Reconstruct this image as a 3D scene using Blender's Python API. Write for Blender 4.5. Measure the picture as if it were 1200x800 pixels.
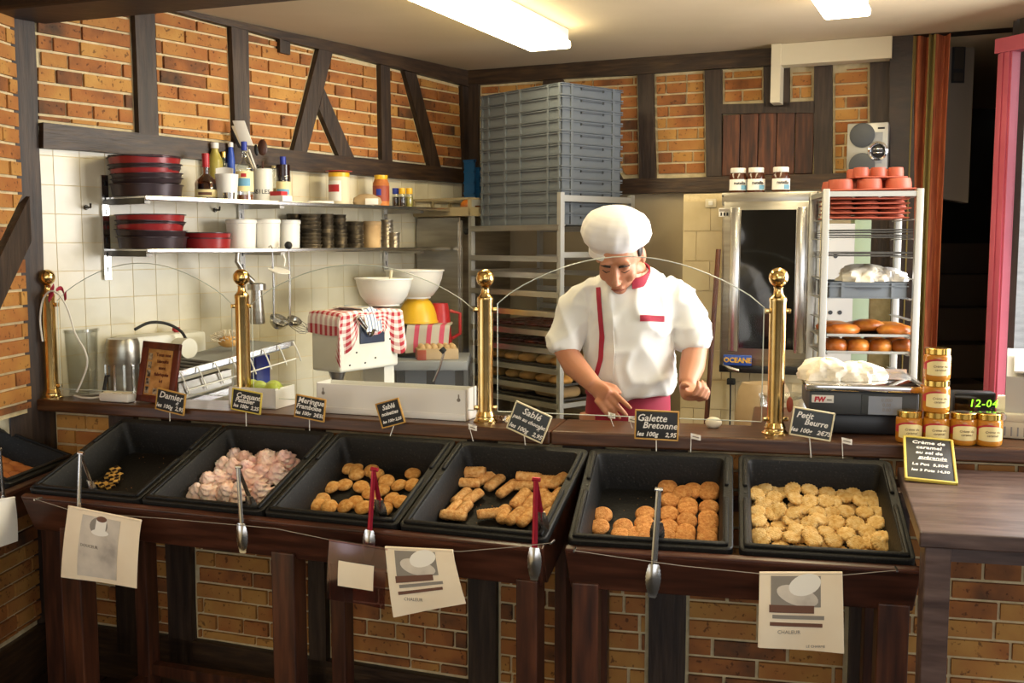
import bpy, bmesh, math, random
from mathutils import Vector, Matrix
random.seed(7)
for _o in list(bpy.data.objects): bpy.data.objects.remove(_o)
scene = bpy.context.scene
COL = scene.collection
PI = math.pi
def R(a): return math.radians(a)

# ---------------------------------------------------------------- camera
EYE = Vector((0, 0, 1.6)); PITCH = math.atan(115/1200); FPX = 1200.0
cam = bpy.data.cameras.new('camera'); cam.sensor_width = 36; cam.lens = 36*FPX/1200
camo = bpy.data.objects.new('camera', cam); COL.objects.link(camo)
camo.location = EYE; camo.rotation_euler = (PI/2-PITCH, 0, 0); cam.clip_start = 0.05
scene.camera = camo

# ---------------------------------------------------------------- world, daylight, exposure
world = bpy.data.worlds.new('world'); scene.world = world; world.use_nodes = True
bg = world.node_tree.nodes['Background']; bg.inputs[0].default_value = (0.92, 0.95, 1.0, 1); bg.inputs[1].default_value = 1.6
def area(name, loc, target, sx, sy, power, color):
    l = bpy.data.lights.new(name, 'AREA'); l.shape = 'RECTANGLE'; l.size = sx; l.size_y = sy; l.energy = power; l.color = color
    o = bpy.data.objects.new(name, l); COL.objects.link(o); o.location = loc
    o.rotation_euler = (Vector(target)-Vector(loc)).to_track_quat('-Z', 'Y').to_euler()
    return o
# daylight through the shop window in the right wall, and a frontal fill light added at an unseen shop front behind the camera
area('window_daylight', (2.68, 3.05, 1.55), (0.9, 2.35, 1.1), 1.9, 1.6, 135, (1.0, 0.985, 0.96))
area('shopfront_fill', (0.7, -1.9, 1.9), (0.0, 3.5, 1.1), 3.2, 1.6, 9, (1.0, 0.97, 0.93))
scene.view_settings.view_transform = 'Standard'; scene.view_settings.look = 'None'
scene.view_settings.exposure = 0.46; scene.view_settings.gamma = 1.0; scene.view_settings.use_curve_mapping = False

# ---------------------------------------------------------------- pixel helpers
CP, SP = math.cos(PITCH), math.sin(PITCH)
def ray(x, y):
    a = (x-600)/FPX; b = -(y-400)/FPX
    return Vector((a, CP+b*SP, -SP+b*CP))
def atz(x, y, z):
    r = ray(x, y); return EYE + r*((z-EYE.z)/r.z)
def atd(x, y, d):
    r = ray(x, y); return EYE + r*(d/r.y)
def onplane(x, y, P, n):
    r = ray(x, y); return EYE + r*((Vector(P)-EYE).dot(n)/r.dot(n))

# ---------------------------------------------------------------- colour and materials
def lin(c): return c/12.92 if c <= .04045 else ((c+.055)/1.055)**2.4
def hexc(h):
    h = h.lstrip('#'); return tuple(lin(int(h[i:i+2], 16)/255) for i in (0, 2, 4)) + (1,)
MATS = {}
def mat(name, cols, rough=.6, metal=0.0, scale=8, stretch=(1, 1, 1), bump=0.0, bscale=None, rnd=0.0, detail=4, spec=.5, emit=None, coord='Object', rshift=False, dist=0.0, alpha=None, sub=0.0, sheen=0.0):
    """procedural principled material: noise -> colour ramp, optional bump and per-object variation"""
    m = bpy.data.materials.new(name); m.use_nodes = True; nt = m.node_tree; N = nt.nodes; L = nt.links
    b = N['Principled BSDF']; b.inputs['Roughness'].default_value = rough; b.inputs['Metallic'].default_value = metal
    b.inputs['Specular IOR Level'].default_value = spec
    if isinstance(cols, str): cols = [(0, cols)]
    cols = [(p, hexc(c)) for p, c in cols]
    tc = N.new('ShaderNodeTexCoord'); mp = N.new('ShaderNodeMapping'); mp.inputs['Scale'].default_value = stretch
    L.new(tc.outputs[coord], mp.inputs['Vector'])
    vec = mp.outputs['Vector']
    oi = None
    if rshift or rnd: oi = N.new('ShaderNodeObjectInfo')
    if rshift:
        ad = N.new('ShaderNodeVectorMath'); ad.operation = 'MULTIPLY_ADD'
        cm = N.new('ShaderNodeCombineXYZ')
        for i in range(3): L.new(oi.outputs['Random'], cm.inputs[i])
        L.new(cm.outputs[0], ad.inputs[0]); ad.inputs[1].default_value = (37, 19, 53); L.new(vec, ad.inputs[2]); vec = ad.outputs[0]
    if len(cols) > 1:
        nz = N.new('ShaderNodeTexNoise'); nz.inputs['Scale'].default_value = scale; nz.inputs['Detail'].default_value = detail
        nz.inputs['Distortion'].default_value = dist; L.new(vec, nz.inputs['Vector'])
        cr = N.new('ShaderNodeValToRGB'); el = cr.color_ramp.elements
        while len(el) < len(cols): el.new(.5)
        for e, (p, c) in zip(el, cols): e.position = p; e.color = c
        L.new(nz.outputs['Fac'], cr.inputs['Fac']); out = cr.outputs['Color']
    else:
        rg = N.new('ShaderNodeRGB'); rg.outputs[0].default_value = cols[0][1]; out = rg.outputs[0]
    if rnd:
        hs = N.new('ShaderNodeHueSaturation'); mr = N.new('ShaderNodeMapRange')
        mr.inputs['To Min'].default_value = 1-rnd; mr.inputs['To Max'].default_value = 1+rnd
        L.new(oi.outputs['Random'], mr.inputs['Value']); L.new(mr.outputs['Result'], hs.inputs['Value']); L.new(out, hs.inputs['Color']); out = hs.outputs['Color']
    L.new(out, b.inputs['Base Color'])
    if bump:
        n2 = N.new('ShaderNodeTexNoise'); n2.inputs['Scale'].default_value = bscale or scale*3; n2.inputs['Detail'].default_value = 3; L.new(vec, n2.inputs['Vector'])
        bp = N.new('ShaderNodeBump'); bp.inputs['Strength'].default_value = bump; bp.inputs['Distance'].default_value = .004
        L.new(n2.outputs['Fac'], bp.inputs['Height']); L.new(bp.outputs['Normal'], b.inputs['Normal'])
    if emit:
        b.inputs['Emission Color'].default_value = hexc(emit[0]); b.inputs['Emission Strength'].default_value = emit[1]
    if sub:
        b.inputs['Subsurface Weight'].default_value = sub; b.inputs['Subsurface Radius'].default_value = (.01, .004, .002)
    if sheen: b.inputs['Sheen Weight'].default_value = sheen
    if alpha is not None: b.inputs['Alpha'].default_value = alpha
    MATS[name] = m; return m

def glass_mat(name, tint, gloss=.06, rough=.02):
    m = bpy.data.materials.new(name); m.use_nodes = True; nt = m.node_tree; N = nt.nodes; L = nt.links
    N.remove(N['Principled BSDF']); tr = N.new('ShaderNodeBsdfTransparent'); tr.inputs[0].default_value = tint
    gl = N.new('ShaderNodeBsdfGlossy'); gl.inputs['Roughness'].default_value = rough
    lw = N.new('ShaderNodeLayerWeight'); lw.inputs['Blend'].default_value = .25
    mr = N.new('ShaderNodeMapRange'); mr.inputs['To Min'].default_value = gloss*.5; mr.inputs['To Max'].default_value = min(1, gloss*6)
    mx = N.new('ShaderNodeMixShader'); L.new(lw.outputs['Facing'], mr.inputs['Value']); L.new(mr.outputs['Result'], mx.inputs['Fac'])
    L.new(tr.outputs[0], mx.inputs[1]); L.new(gl.outputs[0], mx.inputs[2]); L.new(mx.outputs[0], N['Material Output'].inputs['Surface'])
    MATS[name] = m; return m

# timber, masonry
mat('timber_v', [(.3, '#231811'), (.5, '#35261b'), (.7, '#463527')], rough=.55, scale=6, stretch=(9, 9, .8), bump=.5, bscale=14, rshift=True, rnd=.12)
mat('timber_h', [(.3, '#261910'), (.5, '#392718'), (.7, '#4d3822')], rough=.5, scale=6, stretch=(1.2, 1.2, 10), bump=.5, bscale=14, rshift=True, rnd=.12)
mat('timber_dark', [(.3, '#1c120c'), (.6, '#2e1d13'), (.8, '#3d281b')], rough=.5, scale=5, stretch=(2, 2, 6), bump=.4, bscale=12, rshift=True)
mat('wood_ledge', [(.3, '#38200f'), (.5, '#4e2f1a'), (.7, '#654227')], rough=.33, scale=5, stretch=(1, 14, 14), bump=.12, bscale=9)
mat('wood_red', [(.3, '#2c1710'), (.5, '#432419'), (.7, '#583224')], rough=.3, scale=4, stretch=(1, 9, 9), bump=.1, bscale=9, rshift=True)
mat('wood_leg', [(.3, '#29160f'), (.5, '#432417'), (.7, '#5a3320')], rough=.38, scale=5, stretch=(9, 9, .9), bump=.15, bscale=9, rshift=True)
mat('wood_table', [(.3, '#3b2a25'), (.5, '#53403a'), (.7, '#68544d')], rough=.35, scale=5, stretch=(1.2, 8, 8), bump=.12, bscale=9)
mat('wood_shutter', [(.3, '#2a140b'), (.5, '#4a2614'), (.72, '#6b3c20')], rough=.55, scale=6, stretch=(9, 9, .9), bump=.3, rshift=True, rnd=.25)
mat('mortar', [(.3, '#c9b588'), (.7, '#e0cfa4')], rough=.9, scale=30, bump=.4)
mat('plaster', [(.3, '#a8987a'), (.7, '#b8a888')], rough=.9, scale=3, bump=.1)
mat('ceiling', [(.3, '#c4b393'), (.7, '#cebd9f')], rough=.95, scale=2, bump=.05)
mat('cream_paint', '#d8cdb0', rough=.6)
mat('tile', [(.3, '#c9bfa2'), (.5, '#d3caaf'), (.7, '#dbd3bb')], rough=.28, scale=5, rshift=True, rnd=.05, bump=.03)
mat('tile_warm', [(.3, '#b9a67c'), (.5, '#c6b48b'), (.7, '#cfbf98')], rough=.4, scale=5, rshift=True, rnd=.05)
mat('post_green', '#8fa084', rough=.6)
mat('pane_edge', '#cfd6cc', rough=.2)
mat('floor_tile', [(.3, '#2a1a12'), (.7, '#40291c')], rough=.4, scale=6, rnd=.15)
mat('black_floor', '#120d0a', rough=.7)
def brick_mat():
    m = bpy.data.materials.new('brick'); m.use_nodes = True; nt = m.node_tree; N = nt.nodes; L = nt.links; b = N['Principled BSDF']
    b.inputs['Roughness'].default_value = .8
    tc = N.new('ShaderNodeTexCoord'); oi = N.new('ShaderNodeObjectInfo')
    cm = N.new('ShaderNodeCombineXYZ')
    for i in range(3): L.new(oi.outputs['Random'], cm.inputs[i])
    ad = N.new('ShaderNodeVectorMath'); ad.operation = 'MULTIPLY_ADD'; ad.inputs[1].default_value = (91, 57, 23)
    L.new(cm.outputs[0], ad.inputs[0]); L.new(tc.outputs['Object'], ad.inputs[2])
    n1 = N.new('ShaderNodeTexNoise'); n1.inputs['Scale'].default_value = 7; n1.inputs['Detail'].default_value = 3; L.new(ad.outputs[0], n1.inputs['Vector'])
    # firing colour: random per brick plus patches along its length
    m1 = N.new('ShaderNodeMath'); m1.operation = 'MULTIPLY_ADD'; L.new(n1.outputs['Fac'], m1.inputs[0]); m1.inputs[1].default_value = .95
    m2 = N.new('ShaderNodeMath'); m2.operation = 'MULTIPLY_ADD'; L.new(oi.outputs['Random'], m2.inputs[0]); m2.inputs[1].default_value = .5; m2.inputs[2].default_value = -.24
    L.new(m2.outputs[0], m1.inputs[2])
    cr = N.new('ShaderNodeValToRGB'); el = cr.color_ramp.elements
    C = [(.10, '#4c3623'), (.24, '#7e4d27'), (.40, '#a3642f'), (.55, '#ad7438'), (.72, '#b98540'), (.9, '#c4934c')]
    while len(el) < len(C): el.new(.5)
    for e, (p, c) in zip(el, C): e.position = p; e.color = hexc(c)
    L.new(m1.outputs[0], cr.inputs['Fac'])
    n2 = N.new('ShaderNodeTexNoise'); n2.inputs['Scale'].default_value = 60; n2.inputs['Detail'].default_value = 2; L.new(ad.outputs[0], n2.inputs['Vector'])
    c2 = N.new('ShaderNodeValToRGB'); c2.color_ramp.elements[0].position = .30; c2.color_ramp.elements[0].color = (.25, .2, .16, 1)
    c2.color_ramp.elements[1].position = .38; c2.color_ramp.elements[1].color = (1, 1, 1, 1); L.new(n2.outputs['Fac'], c2.inputs['Fac'])
    mx = N.new('ShaderNodeMix'); mx.data_type = 'RGBA'; mx.blend_type = 'MULTIPLY'; mx.inputs['Factor'].default_value = .8
    L.new(cr.outputs['Color'], mx.inputs['A']); L.new(c2.outputs['Color'], mx.inputs['B']); L.new(mx.outputs['Result'], b.inputs['Base Color'])
    bp = N.new('ShaderNodeBump'); bp.inputs['Strength'].default_value = .4; bp.inputs['Distance'].default_value = .003
    L.new(n2.outputs['Fac'], bp.inputs['Height']); L.new(bp.outputs['Normal'], b.inputs['Normal'])
    MATS['brick'] = m
brick_mat()
# metals, plastics
mat('brass', [(.3, '#dcb670'), (.7, '#e8c98a')], rough=.17, metal=1, scale=20)
mat('steel', [(.3, '#9b968c'), (.7, '#b5b0a6')], rough=.32, metal=1, scale=4, stretch=(1, 1, 12), bump=.02)
mat('steel_bright', [(.3, '#c6c4c0'), (.7, '#d8d6d2')], rough=.22, metal=1, scale=6)
mat('steel_paint', '#aaa9a3', rough=.4, metal=.6)
mat('steel_dark', [(.3, '#4d4a45'), (.7, '#66625b')], rough=.4, metal=1, scale=9)
mat('chrome', '#e2e2e4', rough=.08, metal=1)
mat('red_steel', '#b02a40', rough=.2, metal=.55)
mat('crate_grey', [(.3, '#565c62'), (.7, '#646b72')], rough=.55, scale=4, bump=.04)
mat('crate_beige', '#9c8d6c', rough=.6)
mat('crate_blue', '#1f5f93', rough=.5)
mat('bin_black', [(.36, '#0b0a09'), (.62, '#12110f'), (.74, '#34322e')], rough=.55, spec=.35, scale=160, detail=2, bump=.25, bscale=120)
mat('black_plastic', '#16171a', rough=.4)
mat('dark_plastic', '#3d4043', rough=.45)
mat('grey_plastic', '#8b8d8e', rough=.5)
mat('white_plastic', '#e6e3da', rough=.4)
mat('white_enamel', [(.3, '#d9d6c6'), (.7, '#e6e3d6')], rough=.4, scale=6, bump=.05)
mat('white_sheet', '#e9e6e0', rough=.35)
mat('register_cream', '#cfcbb8', rough=.5)
mat('register_grey', '#b3b1ab', rough=.5)
mat('yellow_plastic', '#e3b32a', rough=.35)
mat('red_plastic', '#b3272c', rough=.35)
mat('blue_plastic', '#2b4fae', rough=.4)
mat('blue_cap', '#27399c', rough=.4)
mat('panel_navy', '#1f2a44', rough=.4)
mat('rubber_black', '#1a1a1a', rough=.7)
mat('mould_terracotta', [(.3, '#93402a'), (.7, '#a54d34')], rough=.55, scale=6)
mat('pan_red', '#8e1f22', rough=.3)
mat('pan_dark', [(.3, '#2b2024'), (.7, '#3d2f33')], rough=.35, metal=.3, scale=8)
mat('tin_dark', [(.3, '#3a342c'), (.5, '#5b5244'), (.7, '#776a55')], rough=.4, metal=.7, scale=10, rnd=.2, rshift=True)
mat('tin_light', [(.3, '#a89f90'), (.7, '#cdc6ba')], rough=.3, metal=.9, scale=10)
mat('pink_paint', [(.3, '#b04a5c'), (.7, '#bf5768')], rough=.4, scale=4)
mat('glass_smoke', '#0b0b0c', rough=.06, spec=.6)
glass_mat('glass_pane', (.975, .985, .975, 1), .008, 0.0)
glass_mat('bottle_clear', (.9, .93, .92, 1), .15)
glass_mat('bottle_amber', (.55, .27, .10, 1), .15)
glass_mat('bottle_green', (.12, .28, .10, 1), .15)
glass_mat('tub_clear', (.9, .91, .90, 1), .12, .15)
glass_mat('cello', (.84, .66, .66, 1), .10, .15)
mat('caramel', [(.3, '#b5711f'), (.7, '#c9862c')], rough=.22, scale=6, sub=.1)
mat('choco_spread', '#4a2413', rough=.15)
mat('liquid_amber', '#8a4a14', rough=.15)
mat('liquid_oil', '#a89a4a', rough=.2)
mat('liquid_dark', '#2a1510', rough=.15)
mat('lid_gold', '#d8b25c', rough=.18, metal=1)
mat('label_cream', '#f0dfa4', rough=.6)
mat('label_white', '#ebe8df', rough=.6)
mat('label_red', '#b52a30', rough=.6)
mat('label_blue', '#6fa6c4', rough=.6)
mat('ink_black', '#1a1716', rough=.7)
mat('ink_red', '#c32630', rough=.6)
mat('ink_brown', '#6d4a3a', rough=.8)
mat('ink_grey', '#8d857b', rough=.8)
mat('chalk', '#f2f0ea', rough=.9)
mat('slate', [(.3, '#1b1c1d'), (.7, '#242628')], rough=.55, scale=12)
mat('slate_grey', [(.3, '#34393c'), (.7, '#3f4447')], rough=.55, scale=12)
mat('frame_wood', [(.3, '#b98a3e'), (.7, '#cfa254')], rough=.5, scale=10, stretch=(1, 8, 8))
mat('frame_yellow', '#d3bd55', rough=.5)
mat('frame_pale', '#e4d9b4', rough=.5)
mat('frame_red', [(.3, '#4e1c12'), (.7, '#6b2a1b')], rough=.35, scale=6, stretch=(6, 6, 1))
mat('paper_kraft', [(.3, '#ecd8ba'), (.7, '#f4e5cc')], rough=.85, scale=6, bump=.1)
mat('paper_print', [(.35, '#a49a90'), (.5, '#c9bfb2'), (.7, '#ddd2c3')], rough=.85, scale=9)
mat('paper_white', '#eee9df', rough=.8)
mat('paper_bag', [(.3, '#d8cfbb'), (.7, '#efe8d8')], rough=.8, scale=14, bump=1.0, bscale=30)
mat('cardboard', [(.3, '#a08866'), (.7, '#b89f7b')], rough=.85, scale=8)
mat('sepia', [(.35, '#a06a30'), (.6, '#c99455')], rough=.7, scale=30)
mat('photo_dark', [(.4, '#2b2320'), (.6, '#b9a58c')], rough=.6, scale=60)
# food
mat('galette', [(.3, '#c27736'), (.5, '#d8934e'), (.7, '#e6ad6a')], rough=.75, scale=130, bump=1.0, bscale=260, rnd=.10, rshift=True)
mat('sable', [(.3, '#c98236'), (.5, '#dba055'), (.7, '#e9ba76')], rough=.75, scale=80, bump=.9, bscale=240, rnd=.10, rshift=True)
mat('petit', [(.3, '#d6a050'), (.5, '#e6bd74'), (.7, '#f0d095')], rough=.7, scale=80, bump=.9, bscale=240, rnd=.09, rshift=True)
mat('roll', [(.3, '#c98748'), (.5, '#dca562'), (.7, '#ebc084')], rough=.75, scale=90, bump=1.0, bscale=200, rnd=.10, rshift=True)
mat('soft_biscuit', [(.3, '#a65a24'), (.5, '#b96d31'), (.7, '#c87f40')], rough=.7, scale=18, bump=.3, rnd=.08, rshift=True)
mat('meringue', [(.3, '#eabfae'), (.5, '#f3d3c4'), (.7, '#f8e4d8')], rough=.65, scale=18, bump=.3, rnd=.05, rshift=True, sub=.15)
mat('meringue_pink', [(.3, '#e3aaa2'), (.5, '#f1ccc4'), (.7, '#f9e4de')], rough=.65, scale=18, bump=.3, rnd=.05, rshift=True, sub=.15)
mat('bread', [(.3, '#b07a35'), (.5, '#cf9d55'), (.7, '#dfb877')], rough=.7, scale=12, bump=.4, rnd=.12, rshift=True)
mat('loaf_pale', [(.3, '#a8875a'), (.7, '#c4a578')], rough=.8, scale=10, bump=.3, rnd=.08, rshift=True)
mat('brioche', [(.3, '#7a3a12'), (.5, '#b0601c'), (.7, '#d48b35')], rough=.35, scale=12, bump=.4, rnd=.12, rshift=True)
mat('tart_dark', [(.3, '#2e120b'), (.6, '#5b2415'), (.8, '#8a3a22')], rough=.3, scale=25, bump=.4, rnd=.2, rshift=True)
mat('dough_white', '#e6dcc4', rough=.7)
mat('lime', '#a9b84a', rough=.4)
mat('crumb', '#c98d4e', rough=.9)
# textiles, people
mat('cloth_white', [(.3, '#e4e1de'), (.7, '#f0eeeb')], rough=.85, scale=5, bump=.15, bscale=9, sheen=.2)
mat('cloth_crimson', [(.3, '#9c1f35'), (.7, '#ad2b42')], rough=.8, scale=8, bump=.1)
mat('apron_red', [(.3, '#8f1d36'), (.7, '#a52a45')], rough=.8, scale=8, bump=.1)
mat('trousers', '#38343a', rough=.85)
mat('skin', [(.3, '#b9795a'), (.7, '#c98d6d')], rough=.5, scale=6, sub=.12)
mat('hair', [(.3, '#1d1512'), (.7, '#33251e')], rough=.6, scale=40, stretch=(6, 1, 1))
mat('lip', '#9c5a4a', rough=.5)
mat('shoe', '#1c1b1b', rough=.5)
mat('curtain_red', [(.3, '#8a4229'), (.5, '#a85a36'), (.7, '#b56d42')], rough=.9, scale=12, stretch=(6, 6, .6), bump=.3)
mat('curtain_gold', '#8c7a44', rough=.9)
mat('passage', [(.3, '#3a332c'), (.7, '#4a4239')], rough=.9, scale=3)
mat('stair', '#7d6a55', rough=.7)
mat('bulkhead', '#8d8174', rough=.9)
mat('outside_wall', [(.3, '#cfccc8'), (.7, '#ece9e5')], rough=.9, scale=9, stretch=(1, 1, 4))
mat('tube_light', '#fff6df', emit=('#ffedbe', 15))
mat('led_green', '#0a1a05', emit=('#8dff2a', 2.2))
mat('lcd', '#8b93a0', rough=.3)
def gingham(name, c1, c2, sc):
    m = bpy.data.materials.new(name); m.use_nodes = True; nt = m.node_tree; N = nt.nodes; L = nt.links; b = N['Principled BSDF']; b.inputs['Roughness'].default_value = .9
    tc = N.new('ShaderNodeTexCoord'); sx = N.new('ShaderNodeSeparateXYZ'); L.new(tc.outputs['UV'], sx.inputs[0])
    def band(o):
        a = N.new('ShaderNodeMath'); a.operation = 'MULTIPLY'; a.inputs[1].default_value = sc; L.new(o, a.inputs[0])
        f_ = N.new('ShaderNodeMath'); f_.operation = 'FRACT'; L.new(a.outputs[0], f_.inputs[0])
        g = N.new('ShaderNodeMath'); g.operation = 'GREATER_THAN'; g.inputs[1].default_value = .5; L.new(f_.outputs[0], g.inputs[0]); return g.outputs[0]
    p, q = band(sx.outputs[0]), band(sx.outputs[1])
    s = N.new('ShaderNodeMath'); s.operation = 'ADD'; L.new(p, s.inputs[0]); L.new(q, s.inputs[1])
    h = N.new('ShaderNodeMath'); h.operation = 'MULTIPLY'; h.inputs[1].default_value = .5; L.new(s.outputs[0], h.inputs[0])
    mx = N.new('ShaderNodeMix'); mx.data_type = 'RGBA'; L.new(h.outputs[0], mx.inputs['Factor']); mx.inputs['A'].default_value = hexc(c1); mx.inputs['B'].default_value = hexc(c2)
    L.new(mx.outputs['Result'], b.inputs['Base Color']); MATS[name] = m
def stripes(name, c1, c2, sc, axis=0, width=.5):
    m = bpy.data.materials.new(name); m.use_nodes = True; nt = m.node_tree; N = nt.nodes; L = nt.links; b = N['Principled BSDF']; b.inputs['Roughness'].default_value = .9
    tc = N.new('ShaderNodeTexCoord'); sx = N.new('ShaderNodeSeparateXYZ'); L.new(tc.outputs['UV'], sx.inputs[0])
    a = N.new('ShaderNodeMath'); a.operation = 'MULTIPLY'; a.inputs[1].default_value = sc; L.new(sx.outputs[axis], a.inputs[0])
    f_ = N.new('ShaderNodeMath'); f_.operation = 'FRACT'; L.new(a.outputs[0], f_.inputs[0])
    g = N.new('ShaderNodeMath'); g.operation = 'GREATER_THAN'; g.inputs[1].default_value = width; L.new(f_.outputs[0], g.inputs[0])
    mx = N.new('ShaderNodeMix'); mx.data_type = 'RGBA'; L.new(g.outputs[0], mx.inputs['Factor']); mx.inputs['A'].default_value = hexc(c1); mx.inputs['B'].default_value = hexc(c2)
    L.new(mx.outputs['Result'], b.inputs['Base Color']); MATS[name] = m
gingham('gingham_red', '#efe6df', '#b02c3c', 12)
stripes('towel_pink', '#b9b2a6', '#c4506a', 3.4, 0, .62)
stripes('towel_blue', '#e8e4dc', '#7486a8', 5, 0, .6)
def checker_mat():
    m = bpy.data.materials.new('damier'); m.use_nodes = True; nt = m.node_tree; b = nt.nodes['Principled BSDF']; b.inputs['Roughness'].default_value = .7
    tc = nt.nodes.new('ShaderNodeTexCoord'); ck = nt.nodes.new('ShaderNodeTexChecker'); ck.inputs['Scale'].default_value = 68
    ck.inputs['Color1'].default_value = hexc('#e0b25a'); ck.inputs['Color2'].default_value = hexc('#2a160c')
    nt.links.new(tc.outputs['Object'], ck.inputs['Vector']); nt.links.new(ck.outputs['Color'], b.inputs['Base Color']); MATS['damier'] = m
checker_mat()

# ---------------------------------------------------------------- mesh builder
def frame(d, up=Vector((0, 0, 1))):
    d = d.normalized()
    if abs(d.dot(up)) > .98: up = Vector((0, 1, 0)) if abs(d.y) < .9 else Vector((1, 0, 0))
    x = up.cross(d).normalized(); y = d.cross(x).normalized(); return x, y
_rb = {}
def rounded_cube(sx, sy, sz, r, seg=2):
    key = (round(sx, 4), round(sy, 4), round(sz, 4), round(r, 4), seg)
    if key not in _rb:
        bm = bmesh.new(); bmesh.ops.create_cube(bm, size=1)
        for v in bm.verts: v.co = Vector((v.co.x*sx, v.co.y*sy, v.co.z*sz))
        bmesh.ops.bevel(bm, geom=list(bm.edges), offset=min(r, .49*min(sx, sy, sz)), segments=seg, affect='EDGES', profile=.5)
        bm.verts.index_update()
        _rb[key] = ([v.co.copy() for v in bm.verts], [[v.index for v in f.verts] for f in bm.faces]); bm.free()
    return _rb[key]
class MB:
    def __init__(s): s.v = []; s.f = []; s.sm = []; s.uv = {}
    def add(s, vs, fs, M=None, smooth=False, uv=None):
        o = len(s.v); s.v += [(M @ Vector(p)) if M else Vector(p) for p in vs]
        for f in fs: s.f.append([i+o for i in f]); s.sm.append(smooth)
        if uv:
            for i, t in enumerate(uv): s.uv[o+i] = t
        return s
    def box(s, x0, x1, y0, y1, z0, z1, M=None):
        vs = [(x, y, z) for z in (z0, z1) for y in (y0, y1) for x in (x0, x1)]
        return s.add(vs, [(0, 2, 3, 1), (4, 5, 7, 6), (0, 1, 5, 4), (2, 6, 7, 3), (0, 4, 6, 2), (1, 3, 7, 5)], M)
    def rbox(s, x0, x1, y0, y1, z0, z1, r=.005, M=None, seg=2):
        vs, fs = rounded_cube(x1-x0, y1-y0, z1-z0, r, seg); T = Matrix.Translation(((x0+x1)/2, (y0+y1)/2, (z0+z1)/2))
        return s.add(vs, fs, (M @ T) if M else T, True)
    def prism(s, poly, n0, n1, fn=None, M=None, smooth=False):
        """poly: 2-D points; fn(a, b, n) -> 3-D"""
        fn = fn or (lambda a, b, n: (a, b, n)); k = len(poly)
        vs = [fn(a, b, n0) for a, b in poly] + [fn(a, b, n1) for a, b in poly]
        fs = [list(range(k))[::-1], list(range(k, 2*k))] + [[i, (i+1) % k, k+(i+1) % k, k+i] for i in range(k)]
        return s.add(vs, fs, M, smooth)
    def tube(s, pts, r, n=8, M=None, caps=True, flat=None):
        pts = [Vector(p) for p in pts]; k = len(pts)
        rs = r if isinstance(r, (list, tuple)) else [r]*k
        vs = []; up = Vector((0, 0, 1)); px = None
        for i, p in enumerate(pts):
            d = (pts[min(i+1, k-1)]-pts[max(i-1, 0)])
            if d.length < 1e-9: d = Vector((0, 0, 1))
            if px is None: x, y = frame(d)
            else:
                d = d.normalized(); x = (px - d*px.dot(d)).normalized(); y = d.cross(x).normalized()
            px = x; rr = rs[i]; ra, rb = rr if isinstance(rr, tuple) else (rr, rr)
            vs += [p + x*ra*math.cos(2*PI*j/n) + y*rb*math.sin(2*PI*j/n) for j in range(n)]
        fs = [[i*n+j, i*n+(j+1) % n, (i+1)*n+(j+1) % n, (i+1)*n+j] for i in range(k-1) for j in range(n)]
        if caps: fs += [list(range(n))[::-1], [(k-1)*n+j for j in range(n)]]
        return s.add(vs, fs, M, True)
    def lathe(s, prof, n=20, M=None, closed=True, rf=None):
        """prof: (r, z); rf(angle, index) scales the radius"""
        vs = []; k = len(prof)
        for i, (r, z) in enumerate(prof):
            for j in range(n):
                a = 2*PI*j/n; q = r*(rf(a, i) if rf else 1); vs.append((q*math.cos(a), q*math.sin(a), z))
        fs = [[i*n+j, i*n+(j+1) % n, (i+1)*n+(j+1) % n, (i+1)*n+j] for i in range(k-1) for j in range(n)]
        if closed: fs += [list(range(n))[::-1], [(k-1)*n+j for j in range(n)]]
        return s.add(vs, fs, M, True)
    def ball(s, c, r, nu=16, nv=10, M=None):
        rx, ry, rz = r if isinstance(r, (tuple, list)) else (r, r, r); c = Vector(c)
        vs = [c+Vector((0, 0, -rz))]
        for i in range(1, nv):
            t = -PI/2+PI*i/nv
            vs += [c+Vector((rx*math.cos(t)*math.cos(2*PI*j/nu), ry*math.cos(t)*math.sin(2*PI*j/nu), rz*math.sin(t))) for j in range(nu)]
        vs.append(c+Vector((0, 0, rz))); q = len(vs)-1
        fs = [[0, 1+(j+1) % nu, 1+j] for j in range(nu)]
        fs += [[1+i*nu+j, 1+i*nu+(j+1) % nu, 1+(i+1)*nu+(j+1) % nu, 1+(i+1)*nu+j] for i in range(nv-2) for j in range(nu)]
        fs += [[q, 1+(nv-2)*nu+j, 1+(nv-2)*nu+(j+1) % nu] for j in range(nu)]
        return s.add(vs, fs, M, True)
    def sheet(s, fn, nu, nv, th=.002, M=None):
        """fn(u, v) in 0..1 -> 3-D point; a closed sheet of some thickness, with UVs"""
        P = [[Vector(fn(i/nu, j/nv)) for j in range(nv+1)] for i in range(nu+1)]
        top = []; bot = []; uv = []
        for i in range(nu+1):
            for j in range(nv+1):
                a = P[min(i+1, nu)][j]-P[max(i-1, 0)][j]; b = P[i][min(j+1, nv)]-P[i][max(j-1, 0)]
                n = a.cross(b); n = n.normalized() if n.length > 1e-12 else Vector((0, 0, 1))
                top.append(P[i][j]+n*th/2); bot.append(P[i][j]-n*th/2); uv.append((i/nu, j/nv))
        w = nv+1; m = len(top); fs = []
        for i in range(nu):
            for j in range(nv):
                q = [i*w+j, (i+1)*w+j, (i+1)*w+j+1, i*w+j+1]; fs.append(q); fs.append([m+a for a in q[::-1]])
        for i in range(nu): fs.append([i*w, m+i*w, m+(i+1)*w, (i+1)*w]); fs.append([(i+1)*w+nv, m+(i+1)*w+nv, m+i*w+nv, i*w+nv])
        for j in range(nv): fs.append([j+1, m+j+1, m+j, j]); fs.append([nu*w+j, m+nu*w+j, m+nu*w+j+1, nu*w+j+1])
        return s.add(top+bot, fs, M, True, uv+uv)
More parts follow.
